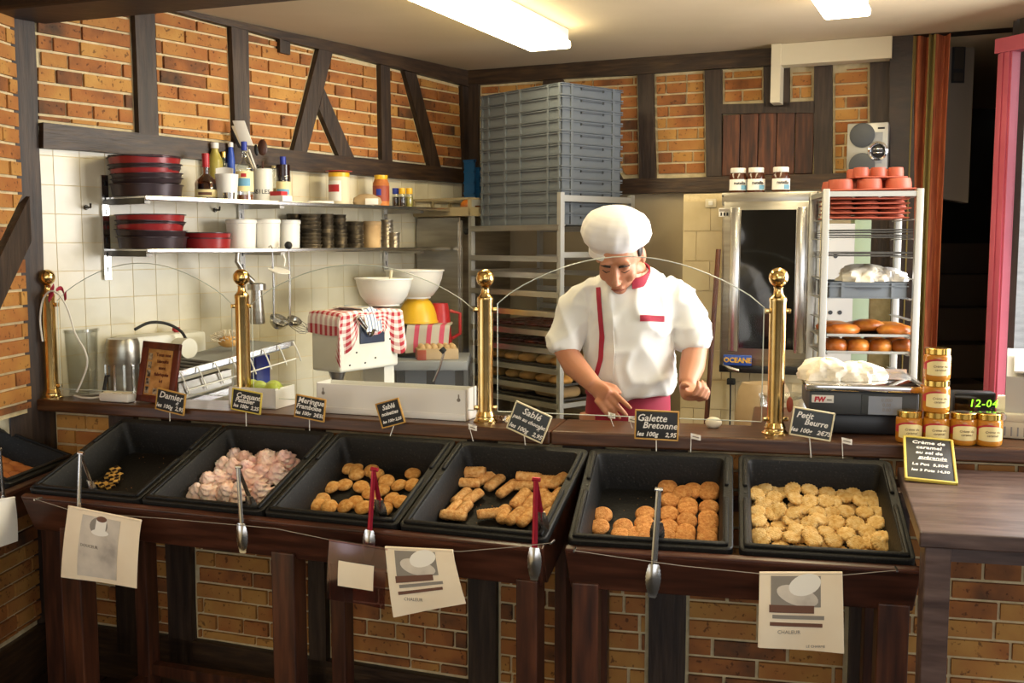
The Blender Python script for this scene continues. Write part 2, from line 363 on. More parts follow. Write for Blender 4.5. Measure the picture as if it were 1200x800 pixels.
    def mesh(s, name):
        me = bpy.data.meshes.new(name); me.from_pydata([tuple(p) for p in s.v], [], s.f); me.update()
        me.polygons.foreach_set('use_smooth', s.sm)
        if s.uv:
            ul = me.uv_layers.new(name='UVMap')
            for lp in me.loops: ul.data[lp.index].uv = s.uv.get(lp.vertex_index, (0, 0))
        return me
def link(name, me, m, parent=None):
    o = bpy.data.objects.new(name, me); COL.objects.link(o)
    if m is not None:
        mm = MATS[m] if isinstance(m, str) else m
        if not me.materials: me.materials.append(mm)
    if parent is not None: o.parent = parent
    return o
def obj(name, mb, m, parent=None, auto=True):
    me = mb.mesh(name) if isinstance(mb, MB) else mb
    bm = bmesh.new(); bm.from_mesh(me); bmesh.ops.recalc_face_normals(bm, faces=bm.faces)
    for e in bm.edges:
        if len(e.link_faces) == 2 and e.calc_face_angle(0) > .7: e.smooth = False
    bm.to_mesh(me); bm.free()
    return link(name, me, m, parent)
def tag(o, label, cat, group=None):
    o['label'] = label; o['category'] = cat
    if group: o['group'] = group
    return o
def struct(o): o['kind'] = 'structure'; return o
def thing(name, label, cat, M=None, group=None):
    o = bpy.data.objects.new(name, None); COL.objects.link(o); o.empty_display_size = .05
    if M is not None: o.matrix_world = M if isinstance(M, Matrix) else Matrix.Translation(Vector(M))
    return tag(o, label, cat, group)
def copy_tree(o, M, label=None, group=None, parent=None):
    c = o.copy(); COL.objects.link(c); c.parent = parent
    if parent is None: c.matrix_world = M
    if label: c['label'] = label
    if group: c['group'] = group
    for ch in [q for q in KIDS.get(o.name, ())]: copy_tree(ch, None, parent=c)
    return c
KIDS = {}
def kids(o):
    """remember the part tree of a prototype before copying it"""
    KIDS[o.name] = [q for q in bpy.data.objects if q.parent == o]
    for q in KIDS[o.name]: kids(q)
    return o
def T(*p): return Matrix.Translation(Vector(p[0] if len(p) == 1 else p))
def RX(a): return Matrix.Rotation(R(a), 4, 'X')
def RY(a): return Matrix.Rotation(R(a), 4, 'Y')
def RZ(a): return Matrix.Rotation(R(a), 4, 'Z')
def S(x, y, z): return Matrix.Diagonal((x, y, z, 1))
def basis(x, y, z, o):
    M = Matrix.Identity(4)
    for i, c in enumerate((x, y, z)):
        for r in range(3): M[r][i] = c[r]
    for r in range(3): M[r][3] = o[r]
    return M
def text_mb(txt, size, M, shear=0.0, depth=.0006, align='CENTER', mb=None, space=1.0, bold=0.0):
    cu = bpy.data.curves.new('lettering', 'FONT'); cu.body = txt; cu.size = size; cu.extrude = depth; cu.align_x = align; cu.shear = shear; cu.resolution_u = 2
    cu.space_character = space; cu.offset = bold
    o = bpy.data.objects.new('lettering', cu); COL.objects.link(o)
    dg = bpy.context.evaluated_depsgraph_get(); me = bpy.data.meshes.new_from_object(o.evaluated_get(dg))
    mb = mb or MB(); mb.add([v.co.copy() for v in me.vertices], [list(p.vertices) for p in me.polygons], M)
    bpy.data.objects.remove(o); bpy.data.curves.remove(cu); bpy.data.meshes.remove(me)
    return mb

def catmull(P, k=5):
    P = [Vector(p) for p in P]; out = []
    for i in range(len(P)-1):
        a, b, c, d = P[max(i-1, 0)], P[i], P[i+1], P[min(i+2, len(P)-1)]
        for j in range(k):
            t = j/k; out.append(.5*((2*b)+(c-a)*t+(2*a-5*b+4*c-d)*t*t+(3*b-a-3*c+d)*t**3))
    return out+[P[-1]]

# ---------------------------------------------------------------- walls: local frame (u along, v up, n into the room)
class Wall:
    def __init__(s, origin, direction, inward):
        s.o = Vector((origin[0], origin[1], 0)); s.a = Vector((direction[0], direction[1], 0)).normalized()
        n = Vector((-s.a.y, s.a.x, 0)); s.n = n if n.dot(Vector((inward[0], inward[1], 0))) > 0 else -n
    def at(s, u, v, n=0): return s.o + s.a*u + s.n*n + Vector((0, 0, v))
    def uv(s, x, y, n=0):
        p = onplane(x, y, s.o+s.n*n, s.n) - s.o; return (p.dot(s.a), p.z)
    def poly(s, pts, n=0): return [s.uv(x, y, n) for x, y in pts]
    def M(s, u=0, v=0, n=0): return basis(s.a, s.n, Vector((0, 0, 1)), s.at(u, v, n))     # local x along, y into the room
def clip(poly, a, b, c):
    out = []; k = len(poly)
    for i in range(k):
        p, q = poly[i], poly[(i+1) % k]; dp = a*p[0]+b*p[1]-c; dq = a*q[0]+b*q[1]-c
        if dp <= 0: out.append(p)
        if (dp < 0 < dq) or (dq < 0 < dp):
            t = dp/(dp-dq); out.append((p[0]+(q[0]-p[0])*t, p[1]+(q[1]-p[1])*t))
    return out
def area2(poly): return sum(poly[i][0]*poly[(i+1) % len(poly)][1]-poly[(i+1) % len(poly)][0]*poly[i][1] for i in range(len(poly)))/2
def inset(rect, poly, m):
    """clip rect by the convex poly shrunk by m"""
    if area2(poly) < 0: poly = poly[::-1]
    for i in range(len(poly)):
        p, q = poly[i], poly[(i+1) % len(poly)]; ex, ey = q[0]-p[0], q[1]-p[1]; l = math.hypot(ex, ey)
        if l < 1e-6: continue
        a, b = ey/l, -ex/l; rect = clip(rect, a, b, a*p[0]+b*p[1]-m)
        if len(rect) < 3: return []
    return rect
BRNG = random.Random(3)
def bricks(wall, poly, parent, pitch=.0575, joint=.0105, length=.222, proud=.012, n0=-.004, v0=0.0):
    us = [p[0] for p in poly]; vs = [p[1] for p in poly]; k0 = math.floor((min(vs)-v0)/pitch); k1 = math.ceil((max(vs)-v0)/pitch)
    for k in range(k0, k1+1):
        u = min(us) - BRNG.choice((0, .25, .5, .75))*length*BRNG.uniform(.8, 1)
        while u < max(us):
            l = BRNG.choice((length, length, length, length*.48))
            r = [(u, v0+k*pitch), (u+l-joint, v0+k*pitch), (u+l-joint, v0+(k+1)*pitch-joint), (u, v0+(k+1)*pitch-joint)]
            u += l; r = inset(r, poly, .013)
            if len(r) < 3 or abs(area2(r)) < 1.2e-4: continue
            mb = MB().prism(r, n0, proud+BRNG.uniform(-.002, .002), wall.at)
            obj('brick', mb, 'brick', parent)
def timber(wall, pts, parent, n=.03, m='timber_v', px=True, name='timber_beam', n0=-.02, jit=.003, at_n=None):
    poly = wall.poly(pts, n if at_n is None else at_n) if px else list(pts); out = []
    rr = random.Random(len(bpy.data.objects))
    for i in range(len(poly)):
        p, q = poly[i], poly[(i+1) % len(poly)]; l = math.hypot(q[0]-p[0], q[1]-p[1]); k = max(1, int(l/.18))
        for j in range(k):
            t = j/k; d = jit if j else 0
            out.append((p[0]+(q[0]-p[0])*t+rr.uniform(-d, d), p[1]+(q[1]-p[1])*t+rr.uniform(-d, d)))
    o = obj(name, MB().prism(out, n0, n, wall.at), m, parent)
    return o
def bevel(o, w=.004, seg=2):
    b = o.modifiers.new('bevel', 'BEVEL'); b.width = w; b.segments = seg; b.limit_method = 'ANGLE'; b.angle_limit = .6; return o

# ================================================================ SETTING
CEIL = 2.54
CORNER = Vector((-.248, 5.75, 0))
WL = Wall(CORNER, (-.598, -.801), (.8, -.6))
WBK = Wall(CORNER, (.918, -.396), (-.4, -.92))
WF = Wall((-1.765, 3.72), (-.10, -.995), (1, 0))
LZ = 1.03                                              # ledge top
BEND = atz(645, 505, LZ); BEND0 = Vector((BEND.x, BEND.y, 0))
AL, AR = -19.0, -11.8                                  # headings of the two counter runs
UL = T(BEND0) @ RZ(AL); UR = T(BEND0) @ RZ(AR)         # local: x along (right), y towards the baker, z up
WCL = Wall(BEND0 + UL.to_3x3() @ Vector((0, .05, 0)), UL.to_3x3() @ Vector((-1, 0, 0)), (0, -1))
WCR = Wall(BEND0 + UR.to_3x3() @ Vector((0, .05, 0)), UR.to_3x3() @ Vector((1, 0, 0)), (0, -1))
JAMB = Vector((2.10, 4.40, 0)); WR = Wall(JAMB, (.43, -.903), (-1, -.5))

# floor with visible tiles near the counter
fl = struct(obj('floor', MB().box(-3.6, 6.6, -2.6, 7.6, -.12, -.004), 'black_floor'))
tm = MB().box(0, .292, 0, .292, -.01, .002).mesh('floor_tile'); tm.materials.append(MATS['floor_tile'])
for i in range(14):
    for j in range(7):
        o = link('floor_tile', tm, None, fl); o.location = (-2.4+i*.3, 2.1+j*.3, 0)
struct(obj('ceiling', MB().prism([(-3.6, -2.6), (3.62, -2.6), (3.62, 1.3), (2.13, 4.43), (3.5, 7.4), (3.5, 7.6), (-3.6, 7.6)], CEIL, CEIL+.1), 'ceiling'))

# ---- left wall: tiles below, half-timbered brick above
wl = struct(obj('wall_left', MB().prism([(-.15, 0), (2.62, 0), (2.62, CEIL), (-.15, CEIL)], -.12, 0, WL.at), 'mortar'))
top = lambda x: 40+.257*(x-300)
bot = lambda x: 144+.111*(x-45)
LP = [[(38, top(38)), (152, top(152)), (158, bot(158)), (40, bot(40))],
      [(176, top(176)), (266, top(266)), (271, bot(271)), (181, bot(181))],
      [(286, top(286)), (369, top(369)), (339, bot(339)), (288, bot(288))],
      [(385, top(385)), (441, top(441)), (443, bot(443)), (410, bot(410)), (374.5, 104)],
      [(369, 128), (392, bot(392)), (355, bot(355))],
      [(452, top(452)), (469, top(469)), (499, bot(499)), (455, bot(455))],
      [(483, top(483)), (537, top(537)), (541, bot(541)), (512, bot(512))]]
for P in LP: bricks(WL, WL.poly(P), wl)
ua = WL.uv(45, 144)[0]; ub = WL.uv(540, 200)[0]
zt0, zt1 = WL.uv(60, top(60))[1], WL.uv(537, top(537))[1]
timber(WL, [(2.62, zt0), (0, zt1), (0, CEIL), (2.62, CEIL)], wl, .035, 'timber_h', px=False)
timber(WL, [(45, bot(45)), (545, bot(545)), (550, 215.5), (341, 200), (250, 189), (45, 174)], wl, .035, 'timber_h', at_n=0)
for P in ([(152, top(152)), (176, top(176)), (181, bot(181)), (158, bot(158))], [(266, top(266)), (286, top(286)), (288, bot(288)), (271, bot(271))],
          [(369, top(369)), (385, top(385)), (355, bot(355)), (339, bot(339))], [(374.5, 104), (410, bot(410)), (392, bot(392)), (369, 128)],
          [(441, top(441)), (452, top(452)), (455, bot(455)), (443, bot(443))], [(469, top(469)), (483, top(483)), (512, bot(512)), (499, bot(499))],
          [(537, top(537)), (548, top(548)), (548, 216), (541, bot(541))], [(323, 45), (335, 49), (335, 65), (323, 62)]):
    timber(WL, P, wl, .03, 'timber_v', at_n=0)
timber(WL, [(WL.uv(49, 300, .012)[0], 0), (2.62, 0), (2.62, CEIL), (WL.uv(41, 40, .012)[0], CEIL)], wl, .012, 'timber_v', px=False, n0=-.1)
# wall tiles (square, pale)
bz = lambda u: 0
tw, th_ = .104, .106
tme = MB().box(.0015, tw-.0015, -.003, .0016, .0015, th_-.0015).mesh('wall_tile'); tme.materials.append(MATS['tile'])
p0 = WL.uv(60, 176); p1 = WL.uv(545, 215); zlow = .86
for i in range(24):
    u0 = .02+i*tw
    if u0+tw > 2.58: break
    ztop = p1[1]+(p0[1]-p1[1])*(u0-p1[0])/(p0[0]-p1[0])
    k = int((ztop-zlow)/th_)+1
    for j in range(k):
        z0 = zlow+j*th_
        o = link('wall_tile', tme, None, wl); o.matrix_world = WL.M(u0, z0, 0)

# ---- near left wall: brick above a beam-high gap where the side bin is pushed in, brick again below
wf = struct(obj('wall_left_near', MB().prism([(0, .985), (3.2, .985), (3.2, CEIL), (0, CEIL)], -.12, 0, WF.at).prism([(-.02, 0), (3.2, 0), (3.2, .70), (-.02, .70)], -.12, 0, WF.at), 'mortar'))
q = WF.uv(18, 236); q2 = WF.uv(22, 286); qa, qb = q[1]+.02, q2[1]+.01
bricks(WF, [(.004, qa), (.45, qa-.50), (.45, CEIL), (.004, CEIL)], wf); bricks(WF, [(.004, .99), (.45, .99), (.45, max(1.0, qb-.50)), (.004, qb)], wf)
bricks(WF, [(.50, .99), (1.2, .99), (1.2, CEIL), (.50, CEIL)], wf); bricks(WF, [(.004, .2), (1.2, .2), (1.2, .69), (.004, .69)], wf)
timber(WF, [(0, qa), (.45, qa-.50), (.45, qb-.50), (0, qb)], wf, .03, px=False); timber(WF, [(.45, .985), (.5, .985), (.5, CEIL), (.45, CEIL)], wf, .03, px=False)
timber(WF, [(-.02, 0), (1.2, 0), (1.2, .19), (-.02, .19)], wf, .02, 'timber_h', px=False)

# ---- back wall
wb = struct(obj('wall_back', MB().prism([(-.1, 0), (2.27, 0), (2.27, CEIL), (-.1, CEIL)], -.12, 0, WBK.at), 'mortar'))
bt = lambda x: 100-.0625*(x-562)
bb = lambda x: 216-.033*(x-560)
BP = [[(563, bt(563)), (639, bt(639)), (639, bb(639)), (563, bb(563))],
      [(661, bt(661)), (749, bt(749)), (751, bb(751)), (731, bb(731)), (690, 140)],
      [(767, bt(767)), (827, bt(827)), (829, bb(829)), (770, bb(770))],
      [(847, bt(847)), (896, bt(896)), (896, 122), (847, 125)],
      [(926, 83), (954, 81), (954, 120), (926, 121)],
      [(976, 80), (1020, 76), (1020, 205), (976, 206)]]
for P in BP: bricks(WBK, WBK.poly(P), wb)
za, zb = WBK.uv(562, 100)[1], WBK.uv(1030, bt(1030))[1]; zc = WBK.uv(560, 216)[1]; zd = WBK.uv(1000, 203)[1]; ze = WBK.uv(600, 230)[1]
timber(WBK, [(0, za), (2.3, (za+zb)/2), (2.3, CEIL), (0, CEIL)], wb, .04, 'timber_h', px=False)
timber(WBK, [(0, zc), (WBK.uv(1022, 203)[0], zd), (WBK.uv(1022, 203)[0], zd-.075), (0, ze)], wb, .07, 'timber_h', px=False)
for P in ([(547, 96), (563, bt(563)), (563, bb(563)), (547, 220)], [(639, bt(639)), (661, bt(661)), (661, bb(661)), (639, bb(639))],
          [(749, bt(749)), (767, bt(767)), (770, bb(770)), (751, bb(751))], [(827, bt(827)), (847, bt(847)), (847, bb(847)), (829, bb(829))],
          [(896, bt(896)), (926, bt(926)), (926, 126), (896, 126)], [(847, 123), (956, 119), (956, 133), (847, 134)],
          [(955, 78), (976, 76), (976, 206), (955, 207)], [(1020, 70), (1046, 68), (1046, 320), (1020, 320)], [(661, 95), (668, 104), (731, bb(731)), (705, bb(705)), (661, 135)]):
    timber(WBK, P, wb, .032, 'timber_v', at_n=0)
timber(WBK, [(1043, 30), (1071, 28), (1071, 620), (1043, 620)], wb, .10, 'timber_dark', at_n=.1)
# plain plaster under the beam
pl = WBK.uv(1022, 300)[0]
obj('plaster_panel', MB().prism([(0, .02), (pl, .02), (pl, zd-.06), (0, ze+.01)], -.01, .008, WBK.at), 'plaster', wb)
# shutter of planks in the back wall
sh = thing('wall_shutter', 'dark brown plank shutter set between the brick panels above the oven', 'shutter', WBK.M(0, 0, 0))
us = WBK.uv(848, 134)[0]; ue = WBK.uv(955, 133)[0]; z0, z1 = WBK.uv(900, 205)[1], WBK.uv(900, 133)[1]
k = 5
for i in range(k):
    w = (ue-us)/k
    bevel(obj('plank', MB().box(us+i*w+.002, us+(i+1)*w-.002, .0, .022+.003*(i % 2), z0, z1), 'wood_shutter', sh), .003)
# cream boxed soffit and upright over the right half of the back wall
so = struct(thing('trim_1', 'cream painted boxed soffit under the ceiling above the shutter', 'trim', WBK.M(0, 0, 0)))
del so['category']
u0 = WBK.uv(915, 60, .13)[0]; u1 = WBK.uv(1045, 60, .13)[0]
obj('soffit_board', MB().box(u0, u1, .04, .13, WBK.uv(980, 72, .13)[1], CEIL-.002), 'cream_paint', so)
ux0, ux1 = WBK.uv(904, 60, .14)[0], WBK.uv(915, 60, .14)[0]
obj('soffit_upright', MB().box(ux0, ux1, .034, .14, WBK.uv(909, 120, .14)[1], CEIL-.002), 'cream_paint', so)
# lintel of the passage
timber(WBK, [(2.28, WBK.uv(1060, 32)[1]), (3.3, WBK.uv(1060, 32)[1]), (3.3, CEIL), (2.28, CEIL)], wb, .10, 'timber_dark', px=False)

# ---- passage with stairs
psl = Wall((1.86, 4.98), (.32, .947), (1, 0))
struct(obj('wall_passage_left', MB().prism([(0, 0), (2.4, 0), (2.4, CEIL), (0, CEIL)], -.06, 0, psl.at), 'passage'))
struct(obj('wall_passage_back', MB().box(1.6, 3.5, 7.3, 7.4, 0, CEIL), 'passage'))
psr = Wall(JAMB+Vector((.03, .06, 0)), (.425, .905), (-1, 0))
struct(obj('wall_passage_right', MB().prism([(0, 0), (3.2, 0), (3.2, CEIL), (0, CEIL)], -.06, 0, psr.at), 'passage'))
p = atd(1113, 60, 5.05); q = atd(1142, 60, 5.05); zq = atd(1130, 233, 5.05).z
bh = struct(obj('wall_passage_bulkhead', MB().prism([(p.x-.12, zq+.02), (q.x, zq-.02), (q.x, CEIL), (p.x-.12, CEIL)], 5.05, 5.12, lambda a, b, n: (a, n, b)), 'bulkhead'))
vp = atd(1117, 50, 5.04); vq = atd(1130, 97, 5.04)
nt = thing('wall_notice', 'small dark notice sheet on the grey bulkhead beside the curtain', 'notice', (0, 0, 0))
obj('sheet', MB().box(vp.x, vq.x, 5.04, 5.048, vq.z, vp.z), 'slate', nt)
obj('upper_panel', MB().box(vp.x+.008, vq.x-.008, 5.035, 5.041, (vp.z*.35+vq.z*.65), vp.z-.02), 'passage', nt)
obj('lower_panel', MB().box(vp.x+.008, vq.x-.008, 5.035, 5.041, vq.z+.01, (vp.z*.3+vq.z*.7)-.01), 'passage', nt)
st = thing('staircase', 'dark wooden staircase climbing inside the passage behind the curtain', 'stairs', (0, 0, 0))
for k in range(1, 9):
    d = 5.05+.25*k-.25; xl = 1.86+.32/.947*(d+.27-4.98)+.02; xr = 2.13+.425/.905*(d-4.46)-.03
    obj('stair_step', MB().box(xl, xr, d, d+.27, .2*k-.2+.002, .2*k), 'stair', st)

# ---- right wall: pink shop front with glazing (far jamb in view)
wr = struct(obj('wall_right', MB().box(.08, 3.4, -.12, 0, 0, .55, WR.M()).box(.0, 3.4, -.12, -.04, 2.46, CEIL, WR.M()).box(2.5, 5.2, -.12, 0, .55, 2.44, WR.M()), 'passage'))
dr = struct(thing('door_1', 'x', 'door', WR.M())); del dr['category']; dr['label'] = 'pink painted glazed shop front beside the dark stair passage'
obj('jamb', MB().box(-.04, .020, -.03, .02, 0, 2.42).box(-.03, -.020, .02, .026, 0, 2.42).box(.002, .012, .02, .028, 0, 2.42), 'pink_paint', dr)
obj('jamb', MB().box(-.06, -.04, -.035, .008, 0, 2.40), 'pink_paint', dr)
obj('head', MB().box(-.06, 2.5, -.035, .03, 2.40, 2.46), 'pink_paint', dr)
obj('rail', MB().box(.05, 2.5, -.04, .0, .55, .62), 'pink_paint', dr)
obj('mullion', MB().box(.62, .70, -.10, .02, .62, 2.40), 'pink_paint', dr)
obj('pane', MB().box(.02, .62, -.025, -.015, .62, 2.40), 'glass_pane', dr)
struct(obj('wall_outside', MB().box(3.02, 6.5, 6.2, 6.3, -.1, 2.6), 'outside_wall'))
# walls out of view that close the shop
struct(obj('wall_front', MB().box(-3.6, -1.6, -2.6, -2.5, 0, CEIL).box(2.6, 4.6, -2.6, -2.5, 0, CEIL).box(-1.6, 2.6, -2.6, -2.5, 0, .6), 'plaster'))
struct(obj('wall_left_far', MB().box(-2.5, -2.4, -2.5, .6, 0, CEIL), 'plaster'))

# ---- dark lintel beam over the counter
a = atz(40, 30, 2.39); b = atz(350, 1.5, 2.39); dd = (b-a).normalized(); nn = Vector((dd.y, -dd.x, 0))
if nn.y > 0: nn = -nn
mb = MB(); P0 = a-dd*.5; P1 = b+dd*3.2
mb.prism([(0, 2.39), (.24, 2.39), (.24, CEIL), (0, CEIL)], 0, (P1-P0).length, lambda s_, z, t: P0+dd*t+nn*s_+Vector((0, 0, z-P0.z)))
struct(bevel(obj('trim_2', mb, 'timber_dark'), .012))

# ---- counter: half-timbered dwarf walls, bend in the middle
LEFT_LEN, RIGHT_LEN = 1.985, 2.3
def ledge_post(w, x0, x1, par): timber(w, [(w.uv(x0, 730)[0], .1), (w.uv(x1, 730)[0], .1), (w.uv(x1, 730)[0], .985), (w.uv(x0, 730)[0], .985)], par, .03, 'timber_v', px=False)
cl = struct(obj('wall_counter_left', MB().prism([(-.02, 0), (LEFT_LEN, 0), (LEFT_LEN, .985), (-.02, .985)], -.10, 0, WCL.at), 'mortar'))
cr_ = struct(obj('wall_counter_right', MB().prism([(-.02, 0), (RIGHT_LEN, 0), (RIGHT_LEN, .985), (-.02, .985)], -.10, 0, WCR.at), 'mortar'))
zs = .185
for x0, x1 in ((28, 76), (143, 171), (203, 231), (367, 386), (552, 584)): ledge_post(WCL, x0, x1, cl)
for x0, x1 in ((76, 143), (171, 203), (231, 367), (386, 552), (584, 660)):
    u0, u1 = WCL.uv(x0, 730)[0], WCL.uv(x1, 730)[0]; bricks(WCL, [(u1, zs), (u0, zs), (u0, .985), (u1, .985)], cl, v0=.003)
timber(WCL, [(-.02, 0), (LEFT_LEN, 0), (LEFT_LEN, zs), (-.02, zs)], cl, .03, 'timber_h', px=False)
for x0, x1 in ((660, 708), (761, 803), (994, 1022)): ledge_post(WCR, x0, x1, cr_)
for x0, x1 in ((708, 761), (803, 994), (1022, 1290)):
    u0, u1 = WCR.uv(x0, 730)[0], (RIGHT_LEN if x1 > 1200 else WCR.uv(x1, 730)[0]); bricks(WCR, [(u0, zs), (u1, zs), (u1, .985), (u0, .985)], cr_, pitch=.058)
timber(WCR, [(-.02, 0), (RIGHT_LEN, 0), (RIGHT_LEN, zs), (-.02, zs)], cr_, .03, 'timber_h', px=False)
# ledges
def ledge(M, poly, name, label):
    o = obj(name, MB().prism(poly, LZ-.044, LZ, lambda a, b, n: (a, b, n)), 'wood_ledge'); o.matrix_world = M
    bevel(o, .007, 3); return tag(o, label, 'counter')
h = math.tan(R((AR-AL)/2))
ledge(UL, [(-LEFT_LEN+.0, 0), (-.001, 0), (-.001-.23*h, .23), (-1.25, .23), (-1.40, .185), (-LEFT_LEN+.14, .185), (-LEFT_LEN+.04, .075)], 'counter_ledge', 'brown wooden counter ledge on the run with the framed notice and white tray')
ledge(UR, [(.001, 0), (RIGHT_LEN, 0), (RIGHT_LEN, .62), (.62, .62), (.60, .23), (.001+.23*h, .23)], 'counter_ledge', 'brown wooden counter ledge carrying the weighing scale and caramel jars')

# ================================================================ BIN STANDS, BINS AND BISCUITS
TILT = 19.0
def tilted(U): return U @ T(0, -.235, .908) @ RX(TILT)
U0 = T(-2.03, 3.70, 0) @ RZ(84.3)
def rr_ring(hw, hl, z, r, n=4):
    out = []
    for cx, cy, a0 in ((hw-r, hl-r, 0), (-hw+r, hl-r, 90), (-hw+r, -hl+r, 180), (hw-r, -hl+r, 270)):
        for k in range(n+1):
            a = R(a0+90*k/n); out.append((cx+r*math.cos(a), cy+r*math.sin(a), z))
    return out
def loft(rings, cap0=True, cap1=True, M=None, mb=None):
    mb = mb or MB(); n = len(rings[0]); vs = [p for r in rings for p in r]
    fs = [[i*n+j, i*n+(j+1) % n, (i+1)*n+(j+1) % n, (i+1)*n+j] for i in range(len(rings)-1) for j in range(n)]
    if cap0: fs.append(list(range(n))[::-1])
    if cap1: fs.append([(len(rings)-1)*n+j for j in range(n)])
    return mb.add(vs, fs, M, True)
HW, HL, BD = .2115, .237, .112
shell = loft([rr_ring(.185, .21, -BD-.014, .03), rr_ring(.197, .222, -.024, .03), rr_ring(HW, HL, -.022, .02), rr_ring(HW, HL, -.003, .02), rr_ring(HW-.003, HL-.003, 0, .018),
              rr_ring(HW-.026, HL-.026, 0, .02), rr_ring(HW-.030, HL-.030, -.006, .02), rr_ring(HW-.040, HL-.044, -BD, .025)]).mesh('bin_shell')
ridge = MB()
for sx in (-1, 1):
    x0, x1 = sorted((sx*(HW-.024), sx*(HW-.012)))
    ridge.rbox(x0, x1, .06, HL-.028, -.002, .008, .004).rbox(x0, x1, -HL+.012, .0, -.002, .008, .004)
ridge.rbox(-HW+.012, HW-.012, -HL+.012, -HL+.025, -.002, .008, .004)
ridge = ridge.mesh('rim_ridge')
hole = MB().lathe([(.004, .0), (.004, .0012)], 10).mesh('rim_hole')
BINS = {}
def make_bin(key, U, x0, x1, label):
    M = tilted(U) @ T((x0+x1)/2, 0, 0); b = thing('biscuit_bin', label, 'bin', M, 'black display bins in front of the counter')
    obj('bin_shell', shell.copy(), 'bin_black', b); obj('rim_ridge', ridge.copy(), 'bin_black', b)
    o = obj('rim_hole', hole.copy(), 'black_plastic', b); o.location = (-HW+.018, .03, .0); BINS[key] = M
LB = [.128-.428*k for k in range(5)]
RB = [.116, .5535, .991]
make_bin('damier', UL, LB[4], LB[3], 'nearly empty black bin with a few checkered biscuits in it')
make_bin('meringue', UL, LB[3], LB[2], 'black bin piled with pink meringues')
make_bin('sable', UL, LB[2], LB[1], 'black bin with scattered round golden biscuits')
make_bin('roll', UL, LB[1], LB[0], 'black bin holding ridged biscuit rolls')
make_bin('galette', UR, RB[0], RB[1], 'black bin half filled with thick brown galettes in rows')
make_bin('petit', UR, RB[1], RB[2], 'black bin full of small pale scalloped biscuits beside the side table')
make_bin('soft', U0, -.43, .0, 'black bin of soft oval biscuits under the near brick wall')

def stand(U, x0, x1, legs, label, rear=True, stretch=True):
    s = thing('bin_stand', label, 'stand', U, 'wooden stands carrying the bins')
    Mt = T(0, -.235, .908) @ RX(TILT); w = .012
    bevel(obj('front_board', MB().prism([(x0, -.012), (x1, -.012), (x1-.012, -.135), (x0+.012, -.135)], -.262, -.239, lambda a, b, n: Mt @ Vector((a, n, b))), 'wood_red', s), .004)
    obj('front_lip', MB().box(x0+.01, x1-.01, -.266, -.236, -.030, -.020, Mt), 'wood_red', s)
    for xx in (x0+.004, x1-.022):
        obj('side_board', MB().prism([(-.24, -.03), (.228, -.03), (.19, -.135), (-.24, -.135)], xx, xx+.016, lambda a, b, n: Mt @ Vector((n, a, b))), 'wood_red', s)
    obj('rear_rail', MB().box(x0+.02, x1-.02, .19, .215, -.17, -.13, Mt), 'wood_red', s)
    for x, wd in legs:
        zt = (Mt @ Vector((0, -.20, -.135))).z
        bevel(obj('leg', MB().box(x-wd/2, x+wd/2, -.455, -.385, .0, zt), 'wood_leg', s), .004)
        if rear:
            zr = (Mt @ Vector((0, .15, -.135))).z
            bevel(obj('leg', MB().box(x-wd/2+.012, x+wd/2-.012, -.135, -.075, .0, zr-.03), 'wood_leg', s), .004)
        if stretch: obj('stretcher', MB().box(x-.018, x+.018, -.385, -.135, .07, .11), 'wood_leg', s)
    if stretch: obj('stretcher', MB().box(legs[0][0], legs[-1][0], -.125, -.09, .112, .15), 'wood_leg', s)
    return s
def ux(U, x, y, yl):
    """unit-local x of a pixel on the vertical plane y = yl of a counter run"""
    n = U.to_3x3() @ Vector((0, 1, 0)); p = onplane(x, y, U @ Vector((0, yl, 0)), n); q = U.inverted() @ p; return q.x, q.z
stand(UL, LB[4]-.005, LB[0]-.003, [(ux(UL, 86, 720, -.45)[0], .075), (ux(UL, 333, 720, -.45)[0], .075), (LB[0]-.055, .06)], 'long dark wooden stand carrying the four bins before the framed notice and tray')
stand(UR, RB[0]+.003, RB[2]+.004, [(RB[0]+.055, .07), (RB[2]-.055, .075)], 'short wooden stand carrying the galette bin and the scalloped biscuit bin')
stand(U0, -.87, .0, [(-.8, .07), (-.10, .07)], 'dark wooden stand along the near brick wall carrying one bin', stretch=False)

# ---- biscuits
def bin_at(key, x, y, h):
    M = BINS[key]; n = M.to_3x3() @ Vector((0, 0, 1)); p = onplane(x, y, M @ Vector((0, 0, -BD+h)), n); q = M.inverted() @ p
    return max(-.160, min(.160, q.x)), max(-.175, min(.180, q.y))
BR = random.Random(11)
def bump_lathe(prof, n, rf=None): return MB().lathe(prof, n, rf=rf)
galette_me = bump_lathe([(.021, 0), (.027, .002), (.029, .007), (.0285, .012), (.025, .016), (.012, .0175), (.001, .0178)], 22).mesh('galette')
sable_me = bump_lathe([(.018, 0), (.024, .003), (.0265, .008), (.026, .012), (.021, .0175), (.012, .0205), (.001, .0212)], 20).mesh('round_biscuit')
petit_me = bump_lathe([(.021, 0), (.0235, .0015), (.0245, .005), (.0235, .009), (.020, .0108), (.008, .0112), (.0008, .0113)], 64, rf=lambda a, i: 1+(.07 if i in (0, 1, 2, 3, 4) else .0)*math.cos(16*a)).mesh('scalloped_biscuit')
soft_me = MB().lathe([(.026, 0), (.034, .004), (.036, .010), (.031, .017), (.018, .021), (.001, .022)], 20, M=S(1.05, .82, 1)).mesh('oval_biscuit')
